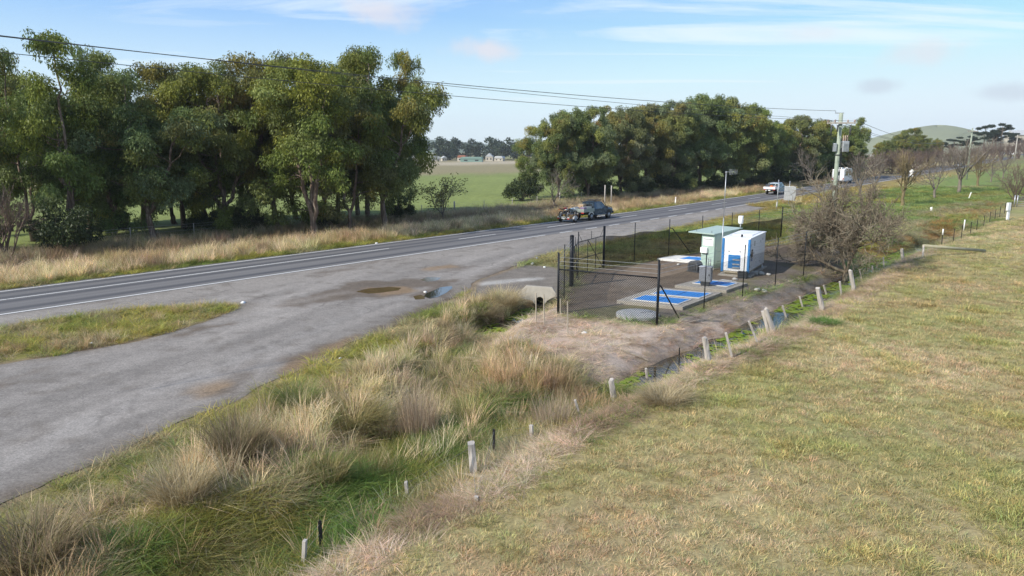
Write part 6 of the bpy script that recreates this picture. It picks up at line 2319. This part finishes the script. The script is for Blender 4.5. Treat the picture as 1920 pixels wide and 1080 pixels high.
# ------------------------------------------------------------------ power poles and lines
def power_pole(px, b_, t_, lab, rad, mat, full=False, pos=None):
    x_, y_, z_ = atg(px, b_) if pos is None else pos
    h = height_at(x_, y_, z_, t_) if pos is None else 10.0
    t = thing('power_pole', lab, 'power pole', (x_, y_, z_), R(-8))
    MB().bar((0, 0, -0.3), (0, 0, h), rad, rad * 0.72, 14).build('pole', mat, t)
    ax = h - 0.72
    arm = MB().box((0.0, -0.22, ax), (2.0, 0.10, 0.12)).build('crossarm', m_polegrey, t, 0.01)
    ends = []
    for xx in (-0.92, -0.45, 0.45, 0.92):
        MB().lathe([(0.03, 0.06), (0.065, 0.09), (0.05, 0.14), (0.065, 0.17), (0.03, 0.24)], (xx, -0.22, ax), 10).build('insulator', m_porc, arm)
        ends.append((xx, -0.22, ax + 0.24))
    return t, h, ends, (x_, y_, z_)


t, h, ends, pp = power_pole(1556, 462, 212, 'pale green power pole with a grey transformer and crossarm', 0.19, m_polew)
rzp = R(-8)
c_, s_ = math.cos(rzp), math.sin(rzp)


def w_(p, o):
    return Vector((o[0] + p[0] * c_ - p[1] * s_, o[1] + p[0] * s_ + p[1] * c_, o[2] + p[2]))


MB().box((-0.12, 0, h + 0.0), (0.62, 0.06, 0.06)).bar((-0.4, 0, h), (-0.4, 0, h + 0.16), 0.02, 0.02, 6).build('top_bracket', m_galv, t)
for xx, ln in ((-0.70, 0.72), (0.62, 0.78), (-0.28, 0.5)):
    f_ = MB().bar((xx, -0.34, h - 0.85), (xx, -0.36, h - 0.85 - ln), 0.05, 0.05, 8).build('fuse', m_dgrey, t)
    MB().lathe([(0.08, 0), (0.08, 0.08)], (xx, -0.34, h - 0.9), 10).build('cap', m_galv, f_)
tz_ = h * 0.755
tr = MB().box((0.42, -0.12, tz_), (0.46, 0.46, 0.80)).build('transformer', m_galv, t, 0.04)
mb = MB()
for k in range(5):
    mb.box((0.26 + 0.08 * k, -0.37, tz_ - 0.05), (0.025, 0.06, 0.6))
mb.build('cooling_fin', m_galv, tr)
for k in range(3):
    MB().lathe([(0.035, 0), (0.06, 0.05), (0.035, 0.1), (0.06, 0.16), (0.035, 0.22), (0.05, 0.28), (0.02, 0.42)], (0.28 + 0.14 * k, -0.1, tz_ + 0.40), 10).build('bushing', m_porc, tr)
MB().box((-0.27, -0.05, tz_ - 0.06), (0.20, 0.36, 0.62)).build('fuse_box', m_galv, t, 0.03)
MB().tube([(0.17, -0.18, tz_ - 0.1), (0.20, -0.2, tz_ - 1.2), (0.14, -0.2, tz_ - 3.2), (0.17, -0.17, 1.0)], 0.035, 6).build('cable', m_black, t)
MB().tube([(0.55, -0.34, h - 1.6), (0.35, -0.3, h - 2.3), (0.45, -0.2, tz_ + 0.8)], 0.015, 5).build('lead', m_black, t)
for zz in (tz_ - 0.6, tz_ - 3.0):
    MB().lathe([(0.21, -0.03), (0.21, 0.03)], (0, 0, zz), 14).build('band', m_dgrey, t)
MB().box((-0.18, -0.16, tz_ - 2.95), (0.34, 0.24, 0.22)).build('junction_box', m_dgrey, t, 0.02)
GP_ = 'power poles along the highway'
t2, h2, ends2, pp2 = power_pole(1812, 337, 240, 'second power pole, standing among the leafless lawn trees', 0.19, m_polew)
t3, h3, ends3, pp3 = power_pole(1902, 301, 253, 'farthest power pole at the right end of the highway', 0.25, m_polegrey)

def cable(a, b_, sag, r, label, group='overhead lines between the poles'):
    a, b_ = Vector(a), Vector(b_)
    mb = MB(); n = 28
    pts = []
    for i in range(n + 1):
        s = i / n
        p = a.lerp(b_, s); p.z -= 4 * sag * s * (1 - s)
        pts.append(p)
    mb.tube(pts, r, 5)
    o = mb.build('power_line', m_dgrey)
    tag(o, label, 'power line', group)


CABLES = True
top1 = w_((-0.4, 0, h + 0.16), pp)


def far_end(a, px, py, d, ext, sag):
    p = np.array((0, 0, CAMH)) + ray(px, py) * d
    p = Vector(p)
    v = p - a
    s = 1.0 / ext
    e = a + v * ext
    e.z += 4 * sag * s * (1 - s) * ext
    return e


D0 = 20.0
for (st, py, sag, r, lab) in ((top1, 68, 0.55, 0.014, 'top overhead line running from the transformer pole to the upper left'),
                              (w_(ends[0], pp), 66.5, 0.35, 0.010, 'second overhead line, running just under the top one'),
                              (w_((ends[3][0], ends[3][1], ends[3][2] - 0.1), pp), 98, 0.55, 0.011, 'lowest overhead line, running below the other two across the gums')):
    cable(st, far_end(st, 0, py, D0, 1.25, sag), sag, r, lab)
for k in (0, 1, 3):
    cable(w_(ends[k], pp), w_(ends2[k], pp2), 2.2, 0.016, ('left', 'middle', None, 'right')[k] + ' line of the span between the transformer pole and the second pole')
    cable(w_(ends2[k], pp2), w_(ends3[k], pp3), 2.6, 0.02, ('left', 'middle', None, 'right')[k] + ' line of the span between the second and the farthest pole')

# ------------------------------------------------------------------ pasture fence behind the gums
t = thing('pasture_fence', 'wire fence with pale posts along the green pasture behind the gums', 'fence', (0, 0, 0))
pts = []
for i, s_ in enumerate(np.arange(18, 210, 5.2)):
    x_, y_ = from_sl(s_, FAR_L - 15.8 + rng.normal(0, 0.1))
    z_ = tz(x_, y_)
    big = i % 4 == 0
    r_ = 0.09 if big else 0.035
    MB().bar((x_, y_, z_ - 0.1), (x_, y_, z_ + (1.35 if big else 1.15)), r_, r_, 8).build('post', m_polegrey if big else m_post, t)
    pts.append(Vector((x_, y_, z_)))
mb = MB()
for hh in (0.3, 0.6, 0.9, 1.1):
    for a, b_ in zip(pts[:-1], pts[1:]):
        mb.bar(a + Vector((0, 0, hh)), b_ + Vector((0, 0, hh)), 0.006, 0.006, 3, False)
mb.build('wire', m_galv, t)

# ------------------------------------------------------------------ houses beyond the pasture
m_roofg = paint('green_roof', (0.20, 0.30, 0.26), 0.6); m_roofw = paint('pale_roof', (0.42, 0.43, 0.43), 0.6); m_wallc = paint('cream_wall', (0.46, 0.42, 0.35), 0.8); m_roofr = paint('red_roof', (0.28, 0.11, 0.07), 0.7)
GH = 'houses along the far side of the pasture'
for px, d, w, dp, hh, rf, wl, lab, rise_ in [(823, 470, 6, 5, 2.0, m_roofw, m_wallc, 'small pale shed at the left end of the far houses', 1.4), (838, 490, 3.4, 3.4, 2.0, m_roofw, m_wallc, 'smallest pale shed in front of the far wood', 1.5),
                                      (872, 480, 6, 5, 2.6, m_roofr, m_wallc, 'cream house with a chimney left of the long green shed', 1.5), (888, 460, 14, 6, 1.9, m_roofg, m_roofg, 'long low green shed in the middle of the far houses', 1.2),
                                      (920, 500, 5, 5, 3.0, m_roofw, m_wallc, 'tall cream gabled house right of the green shed', 2.4), (938, 495, 6, 5, 1.9, m_roofw, m_wallc, 'pale shed at the right end of the far houses', 1.5),
                                      (790, 500, 6, 5, 2.2, m_roofw, m_wallc, 'pale house half hidden by the last gum of the left row', 1.8)]:
    x_ = (px - 960) / FPX * d * 1.03; y_ = d
    t = thing('house', lab, 'house', (x_, y_, tz(x_, y_)), rng.normal(0, 0.2), GH)
    MB().box((0, 0, hh / 2), (w, dp, hh)).build('wall', wl, t)
    MB().prism([(-w / 2 - 0.3, hh + 0.01), (w / 2 + 0.3, hh + 0.01), (0, hh + rise_)] if w < dp * 1.2 else [(-w / 2 - 0.3, hh + 0.01), (w / 2 + 0.3, hh + 0.01), (w / 2 - 0.8, hh + rise_), (-w / 2 + 0.8, hh + rise_)], -dp / 2 - 0.3, dp / 2 + 0.3, 'XZ').build('roof', rf, t)
    for xx in (-w * 0.25, w * 0.25):
        MB().box((xx, -dp / 2 - 0.02, hh * 0.5), (w * 0.16, 0.06, hh * 0.4)).build('window', m_glass, t)
# reddish tree and slim poplar beside the houses
plant_tree(SHR[0], 899, 299, 290, 'round reddish tree in front of the far wood', 'small_tree', 'tree', nominal=4.0, parts=('stem', 'foliage'), tint=(3.4, 1.3, 1.6), wide=1.3)

# pale building on the far right skyline
x_, y_ = 0, 0
d = 420; x_ = (1925 - 960) / FPX * d * 1.02; y_ = d; z_ = tz(x_, y_)
zt = height_at(x_, y_, z_, 247); zb = height_at(x_, y_, z_, 256)
t = thing('farm_building', 'long pale building on the skyline at the right edge', 'building', (x_, y_, z_), -0.2)
MB().box((0, 0, zb / 2), (40, 14, zb + 1.5)).build('wall', m_wallc, t)
MB().prism([(-7.6, zb + 0.76), (7.6, zb + 0.76), (0, zt + 0.9)], -20.6, 20.6, 'YZ').build('roof', m_roofw, t)
mb = MB()
for k in range(6):
    MB().box((-17 + 6.5 * k, -7.05, zb * 0.7), (2.2, 0.1, 1.6)).build('window', m_glass, t)
mb.bm.free()

# litter and stones
def litter(px, py, s, lab, mat, name='paper_scrap', cat='litter', seed=0):
    x_, y_, z_ = atg(px, py)
    r_ = np.random.default_rng(seed + int(px))
    mb = MB(); mb.ball((0, 0, 0.35 * s), (s, s * 0.75, s * 0.5), 2)
    for v in mb.bm.verts:
        v.co *= 1 + r_.normal(0, 0.16)
    o = mb.build(name, mat, None, 0, (x_, y_, z_), (0, 0, r_.uniform(0, 3)))
    tag(o, lab, cat)


litter(456, 569, 0.13, 'white crumpled bag at the tip of the grass island', m_whitep, 'plastic_bag')
litter(880, 628, 0.20, 'white and red wrapper in the reeds beside the culvert pool', m_whitep)
litter(1007, 486, 0.14, 'grey crumpled bag on the verge behind the culvert', m_grey, 'plastic_bag')
litter(998, 496, 0.14, 'white scrap of paper in the yellow grass behind the culvert', m_whitep)
litter(1021, 502, 0.09, 'small white scrap beside the gravel drive', m_whitep)
litter(638, 673, 0.07, 'small white scrap in the grass below the lay-by edge', m_whitep)
litter(172, 645, 0.09, 'small white scrap at the near edge of the grass island', m_whitep)
litter(797, 549, 0.10, 'pale lump of broken concrete beside the bright puddle', m_concl, 'concrete_lump', 'rubble')
litter(706, 457, 0.11, 'white scrap on the far edge line of the highway', m_whitep)
litter(1095, 626, 0.12, 'white stone lying in the dead grass before the fence', m_concl, 'stone', 'stone')
for k, (px, py, s) in enumerate([(1378, 525, 0.16), (1428, 515, 0.22), (1440, 516, 0.15), (1420, 545, 0.18), (1432, 548, 0.2), (1272, 497, 0.14)]):
    litter(px, py, s, ['pale flat stone behind the slab with the steel box', 'pale lump of rubble right of the hollow block', 'small pale stone at the right end of the rubble by the generator', 'grey lump of rubble inside the ditch side fence',
                       'darker lump of rubble next to the third fence post', 'pale stone in front of the white slab'][k], m_concw, 'stone', 'stone')

# ------------------------------------------------------------------ vehicles (x forward, y left)
def wheel(parent, x, y, r, w, name='wheel', rim=None):
    s = 1 if y > 0 else -1
    wl_ = MB().lathe([(r * 0.60, -w / 2), (r * 0.92, -w / 2), (r, -w * 0.32), (r, w * 0.32), (r * 0.92, w / 2), (r * 0.60, w / 2)], (x, y, r), 24, 'Y').build(name, m_tyre, parent)
    rm = MB().lathe([(r * 0.60, 0.0), (r * 0.58, s * 0.02), (r * 0.2, s * 0.03), (r * 0.12, s * 0.06)], (x, y + s * (w / 2 - 0.01), r), 20, 'Y').build('rim', rim or m_rim, wl_)
    mb = MB()
    for k in range(6):
        a = k * math.pi / 3
        mb.ball((x + 0.42 * r * math.cos(a), y + s * (w / 2 + 0.012), r + 0.42 * r * math.sin(a)), (0.06 * r / 0.4, 0.012, 0.06 * r / 0.4), 1)
    mb.build('spoke_hole', m_black, wl_)
    return wl_


def ring(x, w, wt, zb, zm, zt, wb=None):
    wb = w * 0.94 if wb is None else wb
    return [(x, -wb, zb), (x, -w, zb + 0.15), (x, -w, zm), (x, -wt, zt), (x, wt, zt), (x, w, zm), (x, w, zb + 0.15), (x, wb, zb)]


def shell(secs):
    mb = MB()
    mb.loft([ring(*s) for s in secs])
    return mb


def side_panes(t, secs, i, u0, u1, v0, v1, mat, off=0.006):
    """a pane on each flank between section i and i+1"""
    for s in (1, -1):
        mb = MB()
        def pt(u, v):
            a, b_ = secs[i], secs[i + 1]
            x = a[0] + (b_[0] - a[0]) * u
            w = a[1] + (b_[1] - a[1]) * u; wt = a[2] + (b_[2] - a[2]) * u
            zm = a[4] + (b_[4] - a[4]) * u; zt = a[5] + (b_[5] - a[5]) * u
            return (x, s * (w + (wt - w) * v + off), zm + (zt - zm) * v)
        q = [pt(u0[0], v0), pt(u1[0], v0), pt(u1[1], v1), pt(u0[1], v1)]
        mb.quad(*(q if s > 0 else q[::-1]))
        mb.build('window', mat, t)


def ute(label, x, y, z, rz, body_mat, tray_mat, rack=True, lift=0.0, extra_cab=True):
    t = thing('utility_truck', label, 'utility truck', (x, y, z), rz)
    L = lift
    hood = [(2.62, .78, .66, .50 + L, .78 + L, .92 + L), (2.45, .88, .78, .44 + L, .84 + L, 1.04 + L), (1.9, .92, .82, .42 + L, .94 + L, 1.12 + L), (1.35, .93, .82, .42 + L, 1.0 + L, 1.17 + L),
            (0.62, .93, .68, .42 + L, 1.05 + L, 1.76 + L), (0.2, .93, .69, .42 + L, 1.06 + L, 1.82 + L), (-0.55, .93, .69, .42 + L, 1.06 + L, 1.82 + L), (-0.98, .92, .68, .42 + L, 1.06 + L, 1.74 + L), (-1.06, .90, .66, .46 + L, 1.06 + L, 1.68 + L)]
    shell(hood).build('body', body_mat, t, 0.035)
    # glass
    side_panes(t, hood, 3, (0.48, 0.90), (1.0, 1.0), 0.10, 0.88, m_glassb)
    side_panes(t, hood, 4, (0.05, 0.05), (1.0, 1.0), 0.08, 0.86, m_glassb)
    side_panes(t, hood, 5, (0.06, 0.06), (1.0, 1.0), 0.08, 0.86, m_glassb)
    side_panes(t, hood, 6, (0.05, 0.05), (0.7, 0.5), 0.08, 0.86, m_glassb)
    MB().quad((1.26, -.74, 1.25 + L), (1.26, .74, 1.25 + L), (0.70, .62, 1.73 + L), (0.70, -.62, 1.73 + L)).build('windscreen', m_glass, t)
    MB().quad((-1.075, .66, 1.14 + L), (-1.075, -.66, 1.14 + L), (-1.07, -.58, 1.60 + L), (-1.07, .58, 1.60 + L)).build('rear_window', m_glass, t)
    for s in (1, -1):
        mb = MB().box((0.45, s * 0.937, 0.98 + L), (0.16, 0.03, 0.03)).box((-0.45, s * 0.937, 0.98 + L), (0.16, 0.03, 0.03))
        mb.build('door_handle', m_black, t)
        MB().box((1.0, s * 1.06, 1.20 + L), (0.12, 0.22, 0.16)).build('mirror', m_black, t, 0.02)
        MB().box((2.55, s * 0.68, 0.84 + L), (0.12, 0.30, 0.14)).build('headlight', m_whitep, t, 0.02)
        MB().box((0.2, s * 0.95, 0.44 + L), (1.7, 0.14, 0.06)).build('side_step', m_galv, t, 0.01)
        MB().prism([(1.66 + 0.50 * math.cos(a), 0.40 + L + 0.50 * math.sin(a)) for a in np.linspace(0, math.pi, 12)], s * 0.90, s * 0.955, 'XZ').build('wheel_arch', m_black, t)
    MB().box((2.66, 0, 0.56 + L), (0.20, 1.72, 0.24)).build('bull_bar', m_black, t, 0.03)
    mb = MB()
    for s in (1, -1):
        mb.tube([(2.72, s * 0.62, 0.6 + L), (2.74, s * 0.60, 1.05 + L), (2.70, s * 0.40, 1.15 + L)], 0.035, 8)
    mb.bar((2.70, -0.4, 1.15 + L), (2.70, 0.4, 1.15 + L), 0.035, 0.035, 8)
    mb.build('bull_bar_hoop', m_black, t)
    # tray
    fl = MB().box((-2.05, 0, 0.88 + L), (1.92, 1.84, 0.09)).build('tray_floor', tray_mat, t, 0.01)
    for s in (1, -1):
        MB().box((-2.05, s * 0.91, 1.06 + L), (1.92, 0.04, 0.30)).build('tray_side', tray_mat, t, 0.008)
        MB().box((-2.98, s * 0.72, 0.79 + L), (0.06, 0.34, 0.12)).build('tail_light', m_red, t, 0.01)
        MB().prism([(-1.62 + 0.50 * math.cos(a), 0.40 + L + 0.50 * math.sin(a)) for a in np.linspace(0.25, math.pi - 0.25, 10)], s * 0.80, s * 0.90, 'XZ').build('mud_guard', m_alu, t)
    MB().box((-3.02, 0, 1.06 + L), (0.04, 1.86, 0.30)).build('tailgate', tray_mat, t, 0.008)
    hb = MB()
    for s in (-1, -0.33, 0.33, 1):
        hb.bar((-1.13, s * 0.86, 0.9 + L), (-1.13, s * 0.80, 1.78 + L), 0.025, 0.025, 8)
    hb.bar((-1.13, -0.80, 1.78 + L), (-1.13, 0.80, 1.78 + L), 0.03, 0.03, 8).bar((-1.13, -0.84, 1.3 + L), (-1.13, 0.84, 1.3 + L), 0.02, 0.02, 8)
    hb.build('headboard', m_black if rack else m_alu, t)
    MB().box((-0.8, 0, 0.62 + L), (3.6, 0.9, 0.22)).build('chassis', m_black, t)
    MB().box((-2.9, 0, 0.66 + L), (0.12, 1.5, 0.10)).build('bumper', m_black, t, 0.01)
    MB().box((-3.0, 0, 0.68 + L), (0.02, 0.36, 0.12)).build('number_plate', m_whitep, t)
    if rack:
        rk = MB()
        for s in (1, -1):
            rk.bar((0.55, s * 0.62, 1.95 + L), (-0.9, s * 0.62, 1.95 + L), 0.03, 0.03, 8)
            for xx in (0.4, -0.7):
                rk.bar((xx, s * 0.62, 1.80 + L), (xx, s * 0.62, 1.95 + L), 0.02, 0.02, 6)
        for xx in np.linspace(0.55, -0.9, 7):
            rk.bar((xx, -0.62, 1.95 + L), (xx, 0.62, 1.95 + L), 0.022, 0.022, 6)
        rk.build('roof_rack', m_black, t)
        MB().tube([(1.45, -0.93, 1.02 + L), (1.2, -0.95, 1.2 + L), (0.70, -0.80, 1.82 + L), (0.68, -0.80, 1.95 + L)], 0.035, 8).build('snorkel', m_black, t)
    for xx in (1.66, -1.62):
        for s in (1, -1):
            wheel(t, xx, s * 0.82, 0.40, 0.26)
    return t


rzv = math.atan2(RU[1], RU[0])


def on_road(s, l, dz=0.012):
    x, y = from_sl(s, l)
    return x, y, float(rise(np.array(x), np.array(y))) + dz


x, y, z = on_road(63.4, -42.45)
ute('dark blue grey dual cab utility truck with an open tray towing a loaded trailer', x, y, z, rzv, m_ute, m_traygr, True, 0.06)


def loc_to(o, p):
    c, s = math.cos(rzv), math.sin(rzv)
    return (o[0] + p[0] * c - p[1] * s, o[1] + p[0] * s + p[1] * c, o[2] + p[2])


# load on the tray: every piece its own thing
o0 = (x, y, z)
def cargo(name, lab, cat, p, build, rz=0.0):
    t = thing(name, lab, cat, loc_to(o0, p), rzv + rz)
    build(t)


def crate(mat, w, d, h, lid):
    def f(t):
        MB().box((0, 0, h / 2), (w, d, h)).build('box', mat, t, 0.02)
        MB().box((0, 0, h + 0.012), (w + 0.03, d + 0.03, 0.04)).build('lid', lid, t, 0.01)
    return f


TZ = 0.988
cargo('crate', 'cardboard coloured crate standing highest on the tray of the blue truck', 'crate', (-1.55, 0.35, TZ), crate(m_box1, 0.6, 0.7, 0.62, m_tan))
cargo('crate', 'purple plastic tub at the right rear of the truck tray', 'tub', (-2.6, -0.55, TZ), crate(m_box2, 0.5, 0.5, 0.42, m_galv))
cargo('crate', 'pale grey tool box on the right side of the truck tray', 'tool box', (-1.75, -0.5, TZ), crate(m_alu, 0.85, 0.45, 0.40, m_galv))
cargo('bundle', 'grey tarpaulin bundle at the rear left of the truck tray', 'bundle', (-2.45, 0.42, TZ), lambda t: MB().ball((0, 0, 0.2), (0.42, 0.36, 0.24), 2).build('cloth', m_tarp, t))
cargo('jerry_can', 'red fuel can between the crates on the truck tray', 'fuel can', (-2.12, -0.05, TZ), lambda t: (MB().box((0, 0, 0.21), (0.18, 0.34, 0.42)).build('body', m_red, t, 0.03), MB().bar((0, 0.1, 0.42), (0, 0.1, 0.5), 0.035, 0.035, 8).build('cap', m_black, t)))

# trailer
tx, ty, tz_r = loc_to(o0, (-4.55, 0, 0))
t = thing('trailer', 'low rusty trailer with mesh sides behind the blue utility truck', 'trailer', (tx, ty, tz_r), rzv)
MB().box((0, 0, 0.42), (1.5, 1.55, 0.06)).build('deck', m_brown, t, 0.01)
mb = MB()
for s in (1, -1):
    mb.bar((-0.75, s * 0.77, 0.45), (-0.75, s * 0.77, 0.82), 0.022, 0.022, 6).bar((0.75, s * 0.77, 0.45), (0.75, s * 0.77, 0.82), 0.022, 0.022, 6)
    for zz in (0.58, 0.70, 0.82):
        mb.bar((-0.75, s * 0.77, zz), (0.75, s * 0.77, zz), 0.018, 0.018, 6)
mb.build('side_rail', m_brown, t)
MB().box((-0.77, 0, 0.52), (0.04, 1.5, 0.18)).build('tailboard', m_alu, t, 0.01)
MB().beam((0.75, 0.4, 0.40), (1.7, 0, 0.46), 0.06, 0.06).beam((0.75, -0.4, 0.40), (1.7, 0, 0.46), 0.06, 0.06).build('drawbar', m_black, t)
for s in (1, -1):
    wheel(t, 0.0, s * 0.90, 0.31, 0.18)
    MB().prism([(0.36 * math.cos(a), 0.33 + 0.36 * math.sin(a)) for a in np.linspace(0.1, math.pi - 0.1, 12)], s * 0.80, s * 1.0, 'XZ').build('mud_guard', m_galv, t)
    MB().box((-0.79, s * 0.62, 0.40), (0.04, 0.22, 0.10)).build('tail_light', m_red, t)
MB().box((-0.80, 0, 0.40), (0.02, 0.36, 0.11)).build('number_plate', m_whitep, t)


def bike(lab, p, tank, plastic, rz):
    t = thing('motorbike', lab, 'motorbike', loc_to(o0, p), rzv + rz)
    for xx, nm in ((0.68, 'front_wheel'), (-0.66, 'rear_wheel')):
        wl_ = MB()
        n = 22
        R0, r0 = 0.31, 0.045
        rings = []
        for i in range(n):
            a = 2 * math.pi * i / n
            c_ = Vector((xx + R0 * math.cos(a), 0, 0.35 + R0 * math.sin(a)))
            rings.append([wl_.bm.verts.new(c_ + Vector((math.cos(a) * r0 * math.cos(b_), r0 * math.sin(b_), math.sin(a) * r0 * math.cos(b_)))) for b_ in np.linspace(0, 2 * math.pi, 7)[:-1]])
        for i in range(n):
            for k in range(6):
                wl_.bm.faces.new((rings[i][k], rings[(i + 1) % n][k], rings[(i + 1) % n][(k + 1) % 6], rings[i][(k + 1) % 6]))
        w_o = wl_.build('wheel', m_tyre, t)
        sp = MB()
        for k in range(9):
            a = k * math.pi / 9
            d_ = Vector((math.cos(a), 0, math.sin(a))) * 0.29
            sp.bar(Vector((xx, 0, 0.35)) - d_, Vector((xx, 0, 0.35)) + d_, 0.006, 0.006, 4, False)
        sp.lathe([(0.07, -0.05), (0.07, 0.05)], (xx, 0, 0.35), 10, 'Y')
        sp.build('spokes', m_galv, w_o)
    fr = MB()
    fr.tube([(0.42, 0, 0.95), (0.25, 0, 0.45), (-0.12, 0, 0.38), (-0.66, 0.06, 0.35)], 0.025, 8)
    fr.tube([(0.42, 0, 0.95), (-0.15, 0, 0.80), (-0.75, 0, 0.86)], 0.022, 8).tube([(-0.15, 0, 0.80), (-0.12, 0, 0.38)], 0.022, 8).tube([(-0.66, -0.06, 0.35), (-0.12, 0, 0.38)], 0.025, 8)
    fr.build('frame', m_galv, t)
    for s in (1, -1):
        MB().tube([(0.68, s * 0.08, 0.35), (0.42, s * 0.08, 1.02)], 0.026, 8).build('fork', m_alu, t)
        MB().tube([(-0.66, s * 0.1, 0.38), (-0.35, s * 0.1, 0.82)], 0.022, 6).build('shock', m_black, t)
    MB().box((0.06, 0, 0.50), (0.34, 0.24, 0.30)).build('engine', m_dgrey, t, 0.04)
    MB().ball((0.16, 0, 0.88), (0.27, 0.15, 0.13), 2).build('tank', tank, t)
    MB().prism([(-0.85, 0.90), (-0.82, 0.97), (-0.45, 0.92), (0.0, 0.90), (0.05, 0.84), (-0.4, 0.84)], -0.11, 0.11, 'XZ').build('seat', m_black, t, 0.03)
    MB().prism([(-0.98, 0.86), (-1.0, 0.92), (-0.6, 0.89), (-0.6, 0.84)], -0.09, 0.09, 'XZ').build('rear_guard', plastic, t, 0.01)
    MB().prism([(0.38, 0.78), (0.46, 0.84), (0.80, 0.82), (1.0, 0.72), (0.98, 0.70), (0.78, 0.77)], -0.09, 0.09, 'XZ').build('front_guard', plastic, t, 0.01)
    MB().tube([(0.36, -0.38, 1.10), (0.40, -0.15, 1.08), (0.40, 0.15, 1.08), (0.36, 0.38, 1.10)], 0.018, 8).build('handlebar', m_black, t)
    MB().box((0.50, 0, 0.98), (0.08, 0.2, 0.2)).build('headlight', plastic, t, 0.03)
    MB().tube([(0.12, -0.12, 0.42), (-0.2, -0.14, 0.36), (-0.8, -0.15, 0.56)], 0.035, 8).build('exhaust', m_galv, t)
    return t


bike('white and blue dirt bike on the near side of the trailer', (-4.55, -0.42, 0.452), m_bluecar, m_whitep, 0.0)
bike('orange red dirt bike on the far side of the trailer', (-4.62, 0.40, 0.452), m_red, m_orange, 0.05)

# white truck ahead
x, y, z = on_road(114.5, -41.75)
ute('white tray utility truck driving ahead past the back of the road sign', x, y, z, rzv, m_bluecar, m_carw, False, 0.02)
o0 = (x, y, z)
cargo('crate', 'dark crate at the left of the white truck tray', 'crate', (-1.8, 0.5, 0.948), crate(m_dgrey, 1.0, 0.75, 0.62, m_glassb))
cargo('tool_bag', 'orange bag in the middle of the white truck tray', 'bag', (-2.3, -0.1, 0.948), lambda t: (MB().ball((0, 0, 0.24), (0.38, 0.32, 0.28), 2).build('cloth', m_orange, t), MB().tube([(-0.2, 0, 0.45), (0, 0, 0.56), (0.2, 0, 0.45)], 0.02, 6).build('handle', m_black, t)))
cargo('crate', 'red and white box on the right of the white truck tray', 'box', (-2.3, -0.62, 0.948), crate(m_red, 0.45, 0.4, 0.35, m_whitep))

# motorhome
x, y, z = on_road(151.5, -42.2)
t = thing('motorhome', 'white motorhome driving away beyond the transformer pole', 'motorhome', (x, y, z), rzv)
MB().prism([(-3.1, 0.5), (-3.15, 2.75), (1.6, 2.95), (2.3, 2.6), (2.35, 2.0), (1.6, 1.95), (1.6, 0.5)], -1.12, 1.12, 'XZ').build('body', m_carw, t, 0.06)
MB().prism([(1.61, 0.5), (1.61, 1.94), (2.1, 1.9), (2.75, 1.25), (3.35, 1.1), (3.4, 0.55)], -0.98, 0.98, 'XZ').build('cab', m_carw, t, 0.05)
MB().quad((2.14, -.85, 1.86), (2.78, -.88, 1.26), (2.78, .88, 1.26), (2.14, .85, 1.86)).build('windscreen', m_glass, t)
for x0, x1, z0, z1 in ((-2.4, -0.6, 1.55, 2.35), (0.1, 1.2, 1.55, 2.3)):
    for s in (1, -1):
        w__ = MB().box(((x0 + x1) / 2, s * 1.125, (z0 + z1) / 2), (x1 - x0, 0.03, z1 - z0)).build('window', m_glass, t, 0.03)
MB().box((-3.14, 0.25, 1.95), (0.04, 0.9, 0.75)).build('rear_window', m_glass, t, 0.03)
MB().box((-3.14, -0.1, 0.62), (0.06, 2.1, 0.2)).build('bumper', m_grey, t, 0.02)
for s in (1, -1):
    MB().box((-3.15, s * 0.98, 0.95), (0.05, 0.14, 0.4)).build('tail_light', m_red, t)
    MB().box((2.2, s * 1.12, 1.5), (0.14, 0.24, 0.3)).build('mirror', m_black, t)
    wheel(t, 2.2, s * 0.92, 0.36, 0.24); wheel(t, -1.7, s * 0.98, 0.36, 0.24)
MB().box((-1.6, 0.1, 2.98), (0.95, 0.8, 0.22)).build('air_conditioner', m_whitep, t, 0.05)
MB().box((0.6, -0.4, 3.0), (0.5, 0.5, 0.18)).build('roof_vent', m_whitep, t, 0.04)
MB().box((-0.2, 0, 0.45), (5.6, 1.7, 0.2)).build('chassis', m_black, t)

# oncoming car far away
x, y, z = on_road(262, -39.2)
t = thing('car', 'small silver car coming towards us far along the highway', 'car', (x, y, z), rzv + math.pi)
secs = [(2.15, .72, .62, .35, .62, .72), (2.0, .84, .74, .28, .70, .82), (1.0, .88, .76, .28, .84, .96), (0.3, .88, .60, .28, .88, 1.42), (-0.9, .88, .60, .28, .90, 1.44), (-1.7, .87, .66, .28, .88, 1.05), (-2.15, .78, .66, .35, .78, .95)]
shell(secs).build('body', m_silver, t, 0.05)
side_panes(t, secs, 3, (0.02, 0.02), (0.98, 0.98), 0.1, 0.86, m_glass)
MB().quad((0.94, -.68, 1.03), (0.94, .68, 1.03), (0.36, .54, 1.38), (0.36, -.54, 1.38)).build('windscreen', m_glass, t)
for s in (1, -1):
    MB().box((2.1, s * 0.6, 0.66), (0.1, 0.3, 0.12)).build('headlight', m_whitep, t)
    wheel(t, 1.35, s * 0.78, 0.31, 0.2); wheel(t, -1.35, s * 0.78, 0.31, 0.2)

# ------------------------------------------------------------------ air
hm = bpy.data.materials.new('air'); hm.use_nodes = True
nt = hm.node_tree; nt.nodes.clear()
ho = nt.nodes.new('ShaderNodeOutputMaterial'); hv_ = nt.nodes.new('ShaderNodeVolumePrincipled')
hv_.inputs['Color'].default_value = (0.86, 0.92, 1.0, 1)
hv_.inputs['Density'].default_value = 0.00016
hv_.inputs['Anisotropy'].default_value = 0.0
nt.links.new(hv_.outputs[0], ho.inputs['Volume'])
hz_o = MB().box((0, 1400, 60), (5300, 3500, 130)).build('haze', hm)
hz_o['kind'] = 'stuff'
hz_o['label'] = 'thin pale haze over the distant country'
hz_o['category'] = 'haze'
